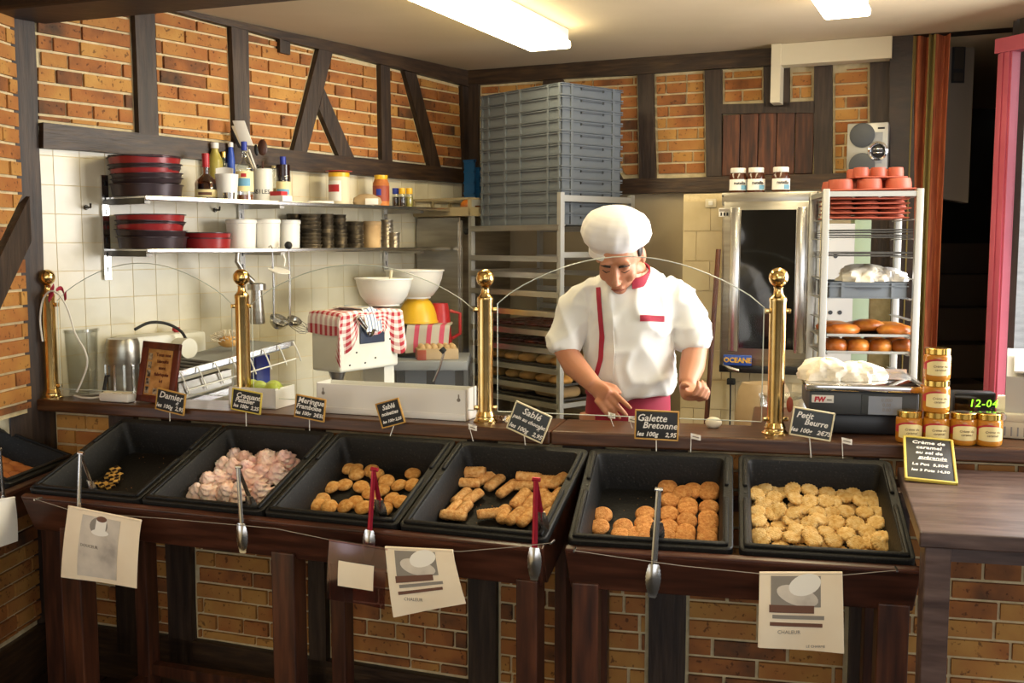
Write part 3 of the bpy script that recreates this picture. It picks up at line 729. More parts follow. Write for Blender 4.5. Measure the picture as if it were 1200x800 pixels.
def roll_mb():
    rings = []
    for i in range(19):
        t = -1+2*i/18; x = t*.036; k = 1-.16*max(0, abs(t)-.82)/.18; rp = 1+.06*math.cos(i*PI)
        ring = []
        for j in range(14):
            a = 2*PI*j/14; q = 1+.10*abs(math.cos(2*a)); ring.append((x*1.06, .0172*k*rp*q*math.cos(a), .0138+.0132*k*rp*q*math.sin(a)))
        rings.append(ring)
    return loft(rings)
roll_me = roll_mb().mesh('biscuit_roll')
def meringue_mb(seed):
    rg = random.Random(seed); n = 40; prof = []; m = 22
    for i in range(m+1):
        t = i/m; r = .037*(1-t)**.62*(1+.10*math.sin(t*22)); prof.append((max(r, .0006), .050*t))
    ph = rg.uniform(0, 6)
    return MB().lathe(prof, n, M=S(1, rg.uniform(.85, 1.05), rg.uniform(.9, 1.1)), rf=lambda a, i: 1+.13*math.sin(6*a+i*.9+ph)+.085*math.sin(13*a-i*1.7)+rg.uniform(-.06, .06))
mer_me = [meringue_mb(i).mesh('meringue') for i in range(4)]
damier_me = MB().rbox(-.0158, .0158, -.0158, .0158, 0, .009, .002).mesh('checkered_biscuit')
for me, mm in ((galette_me, 'galette'), (sable_me, 'sable'), (petit_me, 'petit'), (soft_me, 'soft_biscuit'), (roll_me, 'roll'), (damier_me, 'damier')): me.materials.append(MATS[mm])
for i, me in enumerate(mer_me): me.materials.append(MATS['meringue' if i % 2 else 'meringue_pink'])
for me in [galette_me, sable_me, petit_me, soft_me, roll_me, damier_me]+mer_me:
    bm = bmesh.new(); bm.from_mesh(me); bmesh.ops.recalc_face_normals(bm, faces=bm.faces); bm.to_mesh(me); bm.free()
def biscuit(name, me, key, lx, ly, h, rot, label, cat, group):
    o = bpy.data.objects.new(name, me); COL.objects.link(o)
    o.matrix_world = BINS[key] @ T(lx, ly, -BD+h) @ rot; return tag(o, label, cat, group)
def crop_pts(ox, oy, sc, pts): return [(ox+p[0]/sc, oy+p[1]/sc)+tuple(p[2:]) for p in pts]
# thick galettes, leaning in rows (rear to front)
G = crop_pts(640, 500, 5, [(860, 352), (960, 325), (712, 330), (803, 368), (950, 370), (725, 410), (830, 440), (830, 465), (955, 453), (718, 490), (825, 530), (950, 515), (950, 540), (715, 570), (818, 595), (945, 585), (705, 628), (810, 632), (945, 635),
                           (330, 495), (313, 565), (452, 565), (582, 490), (575, 548), (580, 592)])
for x, y in G:
    h = .016 if x > 765 else .005
    lx, ly = bin_at('galette', x, y+3, h+.01)
    biscuit('galette', galette_me, 'galette', lx, ly, h, RX(BR.uniform(10, 20)) @ RY(BR.uniform(-5, 5)) @ RZ(BR.uniform(0, 360)), *(('thick brown galette leaning in the full rows of its bin', 'biscuit', 'galettes in rows') if x > 765 else ('thick brown galette lying in the emptier half of its bin', 'biscuit', 'galettes in the emptier half')))
for x, y in crop_pts(640, 500, 5, [(720, 350), (725, 440), (720, 520), (715, 600), (830, 400), (825, 490), (820, 560), (815, 635), (955, 395), (950, 480), (950, 560), (945, 630), (440, 625), (520, 625), (575, 632)]):
    lx, ly = bin_at('galette', x, y+2, .004)
    biscuit('galette', galette_me, 'galette', lx, ly, .001, RZ(BR.uniform(0, 360)), *(('thick brown galette at the bottom of the full rows', 'biscuit', 'galettes under the rows') if x > 765 else ('thick brown galette flat against the front of its bin', 'biscuit', 'galettes at the bin front')))
# round golden biscuits
for x, y in crop_pts(300, 470, 4, [(397, 302), (482, 303), (560, 302), (473, 347), (562, 340), (735, 338), (612, 372), (672, 395), (735, 390), (330, 403), (415, 390), (492, 402), (590, 415), (535, 430), (308, 460), (640, 460), (255, 480), (465, 470), (422, 490), (345, 495), (505, 500), (605, 510), (680, 475), (560, 480)]):
    lx, ly = bin_at('sable', x, y, .012)
    biscuit('round_biscuit', sable_me, 'sable', lx, ly, .002+.006*BR.random(), RX(BR.uniform(2, 18)) @ RY(BR.uniform(-12, 12)) @ RZ(BR.uniform(0, 360)), 'round golden shortbread scattered in its black bin', 'biscuit', 'round biscuits in the bin')
# scalloped small biscuits: a bottom layer and the visible pile
lab6 = ('small pale scalloped biscuit heaped in the full bin', 'biscuit', 'scalloped biscuits in the bin')
for i in range(7):
    for j in range(7):
        biscuit('scalloped_biscuit', petit_me, 'petit', -.147+.049*i+BR.uniform(-.004, .004), -.168+.050*j+BR.uniform(-.004, .004), .0005+.004*((i+j) % 2), RX(BR.uniform(-5, 8)) @ RY(BR.uniform(-5, 5)) @ RZ(BR.uniform(0, 90)), 'small scalloped biscuit in the bottom layer of the full bin', 'biscuit', 'bottom layer of scalloped biscuits')
P6 = crop_pts(840, 510, 5, [(212, 280), (278, 288), (330, 290), (382, 307), (445, 310), (543, 315), (645, 320), (735, 298), (795, 320), (885, 322), (225, 340), (335, 358), (462, 365), (545, 380), (635, 380), (685, 388), (752, 358), (840, 380), (910, 385), (270, 395), (360, 430), (235, 440), (520, 420), (590, 450), (672, 455), (755, 442), (868, 445), (935, 450), (240, 490), (330, 450), (450, 450), (435, 495), (545, 507), (600, 485), (700, 505), (812, 510), (935, 505), (235, 575), (330, 570), (465, 550), (545, 570), (640, 560), (760, 570), (880, 555), (915, 590), (975, 590), (265, 605), (440, 590), (568, 608), (680, 608), (815, 622), (900, 615), (950, 625), (1005, 628)])
for x, y in P6:
    h = .016+.016*BR.random(); lx, ly = bin_at('petit', x, y, h+.008)
    biscuit('scalloped_biscuit', petit_me, 'petit', lx, ly, h, RX(BR.uniform(0, 26)) @ RY(BR.uniform(-18, 18)) @ RZ(BR.uniform(0, 90)), *lab6)
# rolls: pixel centre, heading in the bin plane, layer
for x, y, a, h in crop_pts(460, 490, 5, [(475, 272, 2, .024), (465, 320, 2, .016), (440, 382, 3, .014), (548, 350, 60, .004), (600, 380, 75, .002), (675, 415, 68, .002), (750, 470, 76, .014), (375, 460, 78, .004), (465, 468, 66, .004), (325, 535, 78, .004), (410, 540, 80, .004), (355, 572, 2, .012), (570, 560, 25, .006), (650, 565, 100, .004), (720, 575, 76, .008), (790, 580, 78, .006), (805, 330, 6, .020), (770, 395, 5, .003), (945, 312, 0, .014), (985, 355, 70, .02), (910, 385, 2, .016), (905, 490, 105, .010), (960, 460, 80, .004), (900, 585, 80, .004), (850, 460, 70, .002), (800, 500, 90, .0), (470, 350, 0, .0), (930, 350, 10, .0)]):
    lx, ly = bin_at('roll', x, y, h+.012)
    biscuit('biscuit_roll', roll_me, 'roll', max(-.15, min(.15, lx)), ly, h, RZ(a) @ RX(BR.uniform(-6, 6)) @ RY(BR.uniform(-5, 5)), *(('ridged biscuit roll lying across its bin, parallel to the counter', 'biscuit', 'biscuit rolls lying across') if a < 30 else ('ridged biscuit roll pointing towards the front of its bin', 'biscuit', 'biscuit rolls pointing forward')))
# meringues
for i, (x, y, h) in enumerate(crop_pts(160, 480, 5, [(540, 225, .004), (630, 275, .004), (480, 330, .004), (560, 335, .012), (365, 395, .004), (325, 475, .004), (430, 475, .004), (530, 455, .012), (640, 335, .022), (770, 265, .022), (720, 350, .02), (820, 205, .012), (880, 270, .012), (920, 245, .004), (820, 360, .012), (690, 400, .012), (740, 465, .012), (610, 480, .004), (680, 300, .0), (760, 330, .0), (830, 300, .0), (500, 400, .0)])):
    lx, ly = bin_at('meringue', x, y+3, h+.018); me = mer_me[(i*7) % 4 if x > 275 else 1+2*(i % 2)]; h *= 1.0
    biscuit('meringue', me, 'meringue', lx, ly, h, RX(BR.uniform(-10, 30)) @ RY(BR.uniform(-25, 25)) @ RZ(BR.uniform(0, 360)) @ S(1.08, 1.08, 1.25), *(('swirled pink meringue in the piled bin', 'meringue', 'pink meringues in the bin') if me in mer_me[::2] else ('swirled cream coloured meringue in the piled bin', 'meringue', 'cream meringues in the bin')))
# checkered biscuits and soft ovals
for x, y, h in crop_pts(0, 470, 4, [(540, 318, .009), (515, 345, .0), (535, 372, .009), (480, 386, .0), (515, 392, .0), (420, 386, .0), (548, 345, .0)]):
    lx, ly = bin_at('damier', x, y, h+.006)
    biscuit('checkered_biscuit', damier_me, 'damier', lx, ly, h, RZ(BR.uniform(0, 90)) @ RX(BR.uniform(0, 6)), 'small black and yellow checkered biscuit in the nearly empty bin', 'biscuit', 'checkered biscuits in the bin')
for x, y, h in crop_pts(0, 470, 4, [(45, 205, .01), (100, 235, .01), (60, 275, .01), (165, 275, .01), (20, 245, .002), (110, 320, .012), (30, 315, .01), (215, 305, .01), (80, 350, .012), (245, 318, .004), (10, 350, .01), (160, 330, .001), (130, 275, .001)]):
    M = BINS['soft']; lx, ly = bin_at('soft', x, y, h+.01)
    biscuit('oval_biscuit', soft_me, 'soft', lx, ly, h, RX(BR.uniform(-4, 14)) @ RY(BR.uniform(-10, 10)) @ RZ(BR.uniform(0, 360)), 'soft brown oval biscuit in the bin under the near brick wall', 'biscuit', 'oval biscuits in the bin')
# crumbs on the bin floors
for key, lab, n in (('galette', 'pale crumbs on the floor of the galette bin', 45), ('damier', 'pale crumbs on the floor of the nearly empty bin', 25), ('roll', 'pale crumbs on the floor of the biscuit roll bin', 30)):
    mb = MB()
    for i in range(n):
        x, y = BR.uniform(-.15, .12), BR.uniform(-.17, .17); q = BR.uniform(.0007, .0018); mb.ball((x, y, -BD+q*.7), q, 6, 4)
    o = obj('crumbs', mb, 'crumb'); o.matrix_world = BINS[key]; o['kind'] = 'stuff'; tag(o, lab, 'crumbs')

# ---- serving tongs hooked over the front rims
def tongs(U, hinge_px, tip_px, m, label):
    yl = -.492
    hx, hz = ux(U, hinge_px[0], hinge_px[1], yl); tx, tz = ux(U, tip_px[0], tip_px[1], yl)
    L = math.hypot(tx-hx, tz-hz); roll = math.degrees(math.atan2(tx-hx, hz-tz))
    t = thing('serving_tongs', label, 'tongs', U @ T(hx, yl, hz) @ RY(-roll), 'serving tongs hooked over the bins')
    obj('hinge', MB().tube([(-.010, .004, .002), (.010, .004, .002)], .006, 10), m, t)
    for k, (ang, ln) in enumerate(((0, L), (26, .19))):
        Ma = RX(ang)
        a = obj('arm', MB().sheet(lambda u, v: (Ma @ Vector(((u-.5)*(.012+.003*v), -.003*math.cos((u-.5)*PI), -v*(ln-.085)))), 4, 10, .0018), m, t)
        def spoon(u, v):
            w = .012+.017*math.sin(PI*min(1, .12+v*.86)); sc = .0018*abs(math.sin(v*9*PI)) if abs(u-.5) > .42 else 0
            x = (u-.5)*2*(w*.62+sc); return Ma @ Vector((x, -.008*(1-(2*u-1)**2)*math.sin(PI*min(1, v+.1))-.001, -(ln-.088)-v*.088))
        obj('spoon', MB().sheet(spoon, 8, 18, .0016), 'steel_bright' if m != 'steel_bright' else m, a)
    return t
tongs(UL, (94, 532), (92, 628), 'steel_bright', 'steel tongs hanging before the checkered biscuits, over the cup-printed bags')
tongs(UL, (279, 548), (285, 648), 'steel_bright', 'steel tongs hooked on the meringue bin')
tongs(UL, (438, 551), (431, 657), 'red_steel', 'red handled tongs hooked on the bin of round golden biscuits')
tongs(UL, (628, 563), (626, 680), 'red_steel', 'red handled tongs hooked on the biscuit roll bin')
tongs(UR, (772, 575), (764, 700), 'steel_bright', 'steel tongs hooked on the galette bin')
n0 = U0.to_3x3() @ Vector((0, 1, 0))
tongs(U0, (0, 528), (6, 612), 'steel_bright', 'steel tongs hooked on the bin under the near brick wall')

# ---- strings of the paper bags, stretched between screws on the boards
def string(U, pts, label):
    P = []
    for x, y in pts:
        a, z = ux(U, x, y, -.500); P.append((a, -.500, z))
    t = thing('bag_string', label, 'string', U, 'strings for the paper bags'); obj('cord', MB().tube(P, .0011, 5), 'ink_grey', t)
    for p in (P[0], P[-1]): obj('screw', MB().tube([(p[0], -.475, p[2]), (p[0], -.507, p[2])], .003, 8), 'steel_bright', t)
string(UL, [(42, 585), (90, 600), (200, 608), (322, 619), (390, 633), (452, 643), (540, 646), (600, 641), (646, 636)], 'thin string stretched along the long bin stand')
string(UR, [(673, 645), (720, 652), (800, 663), (890, 672), (985, 674), (1051, 668)], 'thin string stretched along the short bin stand')

# ---- bundles of paper bags hanging on the strings
def bundle(U, q, parts, name, label, m='paper_kraft', layers=4, group='paper bags hanging on the stands', cat='paper bags', spread=.006):
    P = []
    for x, y in q:                                   # TL TR BR BL
        a, z = ux(U, x, y, -.512); P.append(Vector((a, -.512, z)))
    o = (P[0]+P[1])/2; t = thing(name, label, cat, U @ T(o), group)
    L = [p-o for p in P]
    def f(s_, v, n=0.0):
        p = (L[0]*(1-s_)+L[1]*s_)*(1-v)+(L[3]*(1-s_)+L[2]*s_)*v
        return p+Vector((0, -n-.010*math.sin(PI*v*.9)*(.6+.4*math.sin(3*s_))-.004*math.sin(5*s_+2*v)*v, 0))
    for k in range(layers):
        jx, jv = (k-layers/2)*.012, .02*((k*3) % 3)
        mb = MB().sheet(lambda s_, v: f(s_+jx*v*(.5+s_), v*(1-jv), (layers-1-k)*-.0012+(layers-1)*.0012), 8, 10, .0009)
        obj('paper_bag', mb, m, t)
    obj('fold', MB().tube([f(0, .0, .002), f(.5, 0, .002), f(1, 0, .002)], .004, 8), m, t)
    z = (layers-1)*.0012+.0011
    for pm, pn, shape in parts:
        if pn == 'lettering':
            txt, s0, v0, size = shape; p = f(s0, v0, z+.0014); e = (L[1]-L[0]).normalized()
            obj('lettering', text_mb(txt, size, basis(e, Vector((0, 0, 1)), Vector((0, -1, 0)), p), .0, .0003), pm, t); continue
        kind = shape[0]
        if kind == 'rect':
            _, s0, v0, s1, v1, lift = shape
            obj(pn, MB().sheet(lambda a, b: f(s0+(s1-s0)*a, v0+(v1-v0)*b, z+lift), 6, 6, .0003), pm, t)
        else:
            _, sc, vc, rs, rv, ang, lift = shape
            def el(a, b, sc=sc, vc=vc, rs=rs, rv=rv, ang=ang, lift=lift):
                th = 2*PI*a; x, y = rs*b*math.cos(th), rv*b*math.sin(th); c, d = math.cos(R(ang)), math.sin(R(ang))
                return f(sc+x*c-y*d, vc+x*d+y*c, z+lift)
            obj(pn, MB().sheet(el, 22, 3, .0003), pm, t)
    return t
bundle(UL, [(81, 593), (166, 610), (161, 688), (74, 675)], [('paper_print', 'print_panel', ('rect', .22, .06, .74, .93, .0004)), ('ink_grey', 'print_shadow', ('ell', .46, .18, .12, .12, 0, .0008)), ('paper_white', 'saucer_print', ('ell', .49, .27, .115, .045, 0, .0011)), ('paper_white', 'cup_print', ('rect', .42, .08, .56, .25, .0014)), ('ink_brown', 'coffee_print', ('ell', .49, .08, .07, .04, 0, .0018)), ('ink_grey', 'lettering', ('DOUCEUR', .37, .50, .0135))],
       'paper_bag_bundle', 'cream paper bags printed with a small coffee cup, under the checkered biscuits')
PR = [('ink_grey', 'print_panel', ('rect', .14, .03, .74, .42, .0004)), ('paper_print', 'plate_print', ('ell', .46, .28, .26, .12, 18, .0008)), ('paper_white', 'cup_print', ('ell', .55, .14, .2, .13, -20, .0012)), ('ink_brown', 'bar_print', ('rect', .12, .40, .66, .50, .0016)), ('ink_grey', 'bar_print', ('rect', .16, .53, .78, .58, .0010)), ('ink_brown', 'bar_print', ('rect', .13, .63, .76, .68, .0010))]
bundle(UL, [(452, 641), (531, 645), (546, 706), (463, 722)], PR+[('ink_grey', 'lettering', ('CHALEUR', .32, .80, .0125))], 'paper_bag_bundle', 'cream paper bags with striped print hanging crookedly next to a cellophane packet')
bundle(UR, [(890, 671), (987, 671), (987, 764), (889, 757)], PR+[('ink_grey', 'lettering', ('CHALEUR', .36, .78, .0125)), ('ink_grey', 'lettering', ('LE CHARME', .68, .95, .0085))], 'paper_bag_bundle', 'cream paper bags with striped print hanging straight under the scalloped biscuits')
bundle(UL, [(386, 632), (455, 643), (452, 713), (385, 701)], [('paper_kraft', 'paper_label', ('rect', .20, .30, .80, .72, .002))], 'cellophane_packet', 'see-through pinkish cellophane packet with a blank paper label', m='cello', layers=2, cat='packet')
bundle(U0, [(-30, 590), (16, 583), (17, 634), (-30, 652)], [], 'paper_bag_bundle', 'white paper bags hanging at the bin under the near brick wall', m='paper_white')

# ---- chalk price signs on sticks, small flags
def sign(U, c, w, h, roll, lines, fm, sm, label, foot=None, yl=-.018, yaw=0):
    """c: pixel centre; w, h in metres; lines: (text, x, y, size) in the sign's own metres"""
    w *= 1.10; h *= 1.10; lines = [(q0, q1, q2, q3*1.22) for q0, q1, q2, q3 in lines]
    a, z = ux(U, c[0], c[1], yl); t = thing('price_sign', label, 'price sign', U @ T(a, yl, z) @ RZ(yaw) @ RY(roll) @ RX(90), 'chalk price signs on the bins')
    obj('slate_board', MB().rbox(-w/2, w/2, -h/2, h/2, -.002, .002, .0008), sm, t)
    f = .0045
    mb = MB().rbox(-w/2-f, w/2+f, h/2, h/2+f, -.004, .004, .0015).rbox(-w/2-f, w/2+f, -h/2-f, -h/2, -.004, .004, .0015).rbox(-w/2-f, -w/2, -h/2-f, h/2+f, -.004, .004, .0015).rbox(w/2, w/2+f, -h/2-f, h/2+f, -.004, .004, .0015)
    obj('sign_frame', mb, fm, t)
    mb = MB()
    for tx, x, y, s_ in lines: text_mb(tx, s_, T(x*w, y*h, .0021), .25, .0003, mb=mb, bold=.0005)
    obj('lettering', mb, 'chalk', t)
    if foot is not None:
        zz = .985; dz = z-h/2-zz
        M = (RX(-90) @ RY(-roll)); p = M @ Vector((0, 0, 0))
        b0 = Vector((0, -h/2-f*.6, -.001)); g = Vector((math.sin(R(roll))*0, 0, 0))
        q = (RZ(yaw) @ RY(roll) @ RX(90)).to_3x3().inverted() @ Vector((foot, 0, zz-z))
        obj('stick', MB().tube([b0, q], .0016, 6), 'white_plastic', t)
    return t
PX = 1/ (1205/3.1)
sign(UL, (200, 470.5), .100, .062, 9, [('Damier', 0, .12, .026), ('€', .25, -.13, .014), ('les 100g  2,95', .0, -.38, .0165)], 'frame_wood', 'slate', 'framed chalk sign reading Damier beside the photo notice', foot=-.006)
sign(UL, (289, 470), .097, .060, 7, [('Craquant', .05, .14, .020), ('Patissier', -.06, -.10, .018), ('les 100g  2,25', .0, -.38, .0145)], 'frame_yellow', 'slate', 'yellow framed chalk sign before the box of limes', foot=-.004)
sign(UL, (363.5, 478), .094, .062, 7, [('Meringue', .02, .20, .021), ('Framboise', -.05, -.08, .018), ('les 100g  2€50', 0, -.38, .0145)], 'frame_wood', 'slate', 'framed chalk sign reading Meringue Framboise', foot=-.004)
sign(UL, (457.5, 484), .070, .068, -17, [('Sablé', .0, .20, .018), ('noisettes', -.02, -.05, .0135), ('les 100g 2,25', 0, -.36, .0105)], 'frame_wood', 'slate', 'narrow chalk sign tilted up against the white tray', foot=-.002)
sign(UL, (620, 494.5), .104, .076, 21, [('Sablé', 0, .20, .024), ('pain au chocolat', 0, -.05, .0135), ('€', .3, -.18, .012), ('les 100g   2,95', 0, -.42, .0155)], 'frame_pale', 'slate_grey', 'pale framed chalk sign reading Sablé pain au chocolat, strongly tilted', foot=-.012)
sign(UR, (769.5, 498), .110, .073, 1, [('Galette', -.12, .14, .024), ('Bretonne', .08, -.12, .022), ('les 100g    2,95', 0, -.42, .0155)], 'frame_wood', 'slate', 'yellow framed chalk sign reading Galette Bretonne', foot=0)
sign(UR, (951.5, 496.5), .098, .068, 8, [('Petit', -.22, .18, .020), ('Beurre', .10, -.06, .019), ('les 100g   2€75', 0, -.38, .0145)], 'frame_pale', 'slate_grey', 'white framed chalk sign reading Petit Beurre before the scale', foot=.0)
def flag(U, c, foot, label, yl=-.012, z0=.985, w=.028):
    a, z = ux(U, c[0], c[1], yl); b, zb = ux(U, foot[0], foot[1], yl); zb = z0
    t = thing('paper_flag', label, 'flag', U @ T(b, yl, zb), 'small paper flags')
    d = Vector((a-w/2-b, 0, z-zb)); obj('stick', MB().tube([(0, 0, 0), d+Vector((0, 0, .009))], .0012, 6), 'white_plastic', t)
    o = Vector((d.x, 0, d.z)); s_ = 1
    obj('flag_sheet', MB().sheet(lambda u, v: o+Vector((u*w*s_, .003*math.sin(6*u), -.008+.016*v-.004*u)), 6, 3, .0006), 'paper_white', t)
    obj('flag_stripe', MB().sheet(lambda u, v: o+Vector((.15*w+u*w*.7, -.001+.003*math.sin(6*(.15+.7*u)), -.002+.003*v-.004*(.15+.7*u))), 6, 1, .0006), 'ink_grey', t)
flag(UL, (554, 500), (554.5, 512), 'small paper flag on the rim of the biscuit roll bin')
flag(UR, (815.5, 511), (809.5, 524), 'small paper flag on the rim of the galette bin')
flag(UR, (992.5, 516), (988, 527), 'small striped paper flag on the rim of the scalloped biscuit bin')
flag(UR, (717, 486), (719, 496), 'white paper flag standing on the ledge behind the glass, before the chef hand', yl=.12, z0=LZ, w=.022)
flag(UR, (741, 491), (741, 497), 'crumpled white paper flag behind the galette sign', yl=.10, z0=LZ, w=.024)

# ---- side table on the right
TZ = .966
p = UR.inverted() @ atz(1078, 623, TZ); q = UR.inverted() @ atz(1051, 549, TZ)
tb = thing('side_table', 'dark wooden side table with plain square legs against the brick counter wall', 'table', UR @ T(p.x, p.y, 0))
y1 = -.005-p.y; 
bevel(obj('table_top', MB().prism([(0, 0), (1.0, 0), (1.0, y1), (q.x-p.x+.006, y1)], TZ-.036, TZ), 'wood_table', tb), .004)
a0 = ux(UR, 1080, 700, p.y+.03)[0]-p.x; a1 = ux(UR, 1111, 700, p.y+.03)[0]-p.x
for xx in (a0, .93):
    bevel(obj('leg', MB().box(xx, xx+(a1-a0), .012, .012+.06, 0, TZ-.036), 'wood_table', tb), .003)
    bevel(obj('leg', MB().box(xx+.0, xx+(a1-a0), y1-.16, y1-.10, 0, TZ-.036), 'wood_table', tb), .003)
obj('apron_rail', MB().box(a0+.01, .99, .04, .06, TZ-.075, TZ-.036), 'wood_table', tb)

# ================================================================ LEFT WALL: SHELVES AND WHAT STANDS ON THEM
def mpp(P): return ((Vector(P)-EYE).dot(Vector((0, CP, -SP))))/FPX
ZU, ZLO = 1.775, 1.578
def shelf(z, label):
    s = thing('wall_shelf', label, 'shelf', WL.M(0, z, 0), 'steel shelves on the tiled wall')
    obj('shelf_board', MB().box(.46, 2.205, .012, .26, -.006, 0), 'steel_bright', s)
    obj('front_edge', MB().rbox(.46, 2.205, .252, .262, -.016, .002, .003), 'steel_bright', s)
    for u in (2.19, 1.545, .66):
        obj('bracket', MB().box(u-.012, u+.012, .010, .25, -.028, -.006), 'steel_dark' if u > 2 else 'steel', s)
    return s
shelf(ZU, 'upper steel wall shelf with bottles and baking pans'); shelf(ZLO, 'lower steel wall shelf with white buckets and tin moulds')
for u, lab in ((2.215, 'perforated steel shelf upright beside the pan stacks'), (1.57, 'perforated steel shelf upright behind the white buckets'), (.67, 'perforated steel shelf upright near the steel cabinet')):
    t = thing('shelf_upright', lab, 'upright', WL.M(u, 1.46, .006), 'shelf uprights')
    obj('channel', MB().box(-.014, .014, 0, .009, 0, .40), 'steel_bright', t)
    for k in range(7): obj('slot', MB().box(-.003, .003, .0085, .0096, .03+.055*k, .05+.055*k), 'black_plastic', t)
def on_shelf(x, z, n=.13, y=260):
    u = WL.uv(x, y, n)[0]; P = WL.at(u, z, n); return T(P), mpp(P)
def pan(M, r, h, m_out, label, wavy=True, seed=0, group='round baking pans on the shelves', rim='pan_dark'):
    t = thing('baking_pan', label, 'baking pan', M, group)
    obj('pan_body', MB().lathe([(r*.88, 0), (r*.92, .002), (r*.97, h), (r*.955, h), (r*.90, .004), (.001, .004)], 36, closed=False).lathe([(.001, 0), (r*.88, 0)], 36, closed=False), m_out, t)
    obj('pan_rim', MB().lathe([(r*.965, h-.002), (r*1.0, h-.001), (r*1.0, h+.002), (r*.955, h+.002)], 48, closed=False, rf=(lambda a, i: 1+(.022*math.sin(22*a) if i in (1, 2) else 0)) if wavy else None), rim, t)
rg = random.Random(5)
def pan_stack(xc, zs, wpx, spec, where):
    M, s = on_shelf(xc, zs); r = wpx/2*s; z = .001
    for i, (h, m, lab) in enumerate(spec):
        pan(M @ T(rg.uniform(-.004, .004), rg.uniform(-.004, .004), z) @ RX(rg.uniform(-1.6, 1.6) if i else 0) @ RY(rg.uniform(-1.8, 1.8) if i else 0), r*rg.uniform(.96, 1.02), h, m, lab % where, rim='pan_dark')
        z += h*.62 if i else h+.003
    return z
names = ['bottom', 'second lowest', 'third lowest', 'fourth lowest', 'fifth lowest', 'sixth lowest', 'topmost']
pan_stack(173, ZU, 82, [(.046, 'pan_dark', 'deep dark pan at the bottom of the stack on the %s shelf'), (.020, 'pan_dark', 'dark pan second from the bottom on the %s shelf'), (.026, 'pan_dark', 'dark pan under the lower red one on the %s shelf'), (.030, 'pan_red', 'lower of the two red pans in the stack on the %s shelf'), (.026, 'pan_dark', 'dark pan between the two red ones on the %s shelf'), (.036, 'pan_red', 'upper red pan in the stack on the %s shelf'), (.018, 'pan_dark', 'dark pan topping the stack on the %s shelf')], 'upper')
pan_stack(177, ZLO, 80, [(.044, 'pan_dark', 'deep dark pan at the bottom of the stack on the %s shelf'), (.024, 'pan_dark', 'dark pan over the deep one on the %s shelf'), (.032, 'pan_red', 'lower red pan in the stack on the %s shelf'), (.022, 'pan_dark', 'dark pan between the red ones on the %s shelf'), (.034, 'pan_red', 'upper red pan in the stack on the %s shelf')], 'lower')
M, s = on_shelf(241, ZLO); r = 29*s
pan(M, r, .042, 'pan_red', 'bright red pan beside the white buckets, under its twin', False); pan(M @ T(0, 0, .040), r, .024, 'pan_red', 'bright red shallow pan resting on the deeper red one', False)
# white buckets
def bucket(x, wpx, hpx, label, n=.13, m='white_plastic'):
    M, s = on_shelf(x, ZLO, n); r = wpx/2*s; h = hpx*s
    t = thing('white_bucket', label, 'bucket', M, 'white tubs on the lower shelf')
    obj('tub', MB().lathe([(r*.86, 0), (r*.88, .003), (r*.95, h*.88), (r*.95, h*.9)], 32), m, t)
    obj('lid', MB().lathe([(r*.96, h*.86), (r, h*.87), (r, h*.97), (r*.94, h), (.001, h)], 32, closed=False), m, t)
bucket(282.5, 36, 34, 'wide white lidded tub next to the red pans'); bucket(313, 31, 34, 'white lidded tub in the middle of the three tubs', .16); bucket(338, 28, 33, 'white lidded tub next to the dark tin moulds')
bucket(436, 22, 31, 'translucent beige beaker between dark and bright tins', m='loaf_pale')
# stacks of ring moulds
def tin_stack(x, wpx, hpx, k, m, which, n=.13, lean=0):
    M, s = on_shelf(x, ZLO, n); r = wpx/2*s; h = hpx*s; p = h/k
    me = MB().lathe([(r*.86, 0), (r*.98, p*.82), (r, p*.86), (r, p*1.0), (r*.93, p*1.0), (r*.82, p*.12), (.001, p*.1)], 22, closed=False).mesh('ring_mould'); me.materials.append(MATS[m])
    for i in range(k):
        o = bpy.data.objects.new('tin_mould', me); COL.objects.link(o); o.matrix_world = M @ T(lean*i*.001+rg.uniform(-.001, .001), 0, i*p*.995) @ RZ(rg.uniform(0, 90))
        tag(o, 'round tin mould in the %s' % which, 'tin mould', 'stacked tin moulds, ' + which)
tin_stack(346, 20, 40, 8, 'tin_dark', 'dark stack half hidden behind the last white tub', .06)
tin_stack(364, 25, 40, 9, 'tin_dark', 'broad dark stack next to the last white tub'); tin_stack(382.5, 17, 40, 9, 'tin_dark', 'slim straight dark stack'); tin_stack(399, 17, 39, 9, 'tin_dark', 'slim leaning dark stack', lean=-.9)
tin_stack(415.5, 22, 31, 6, 'tin_dark', 'short broad dark stack before the beaker'); tin_stack(453.5, 15, 33, 7, 'tin_light', 'tall bright tin stack'); tin_stack(462, 13, 18, 4, 'tin_light', 'low bright tin stack', .17)
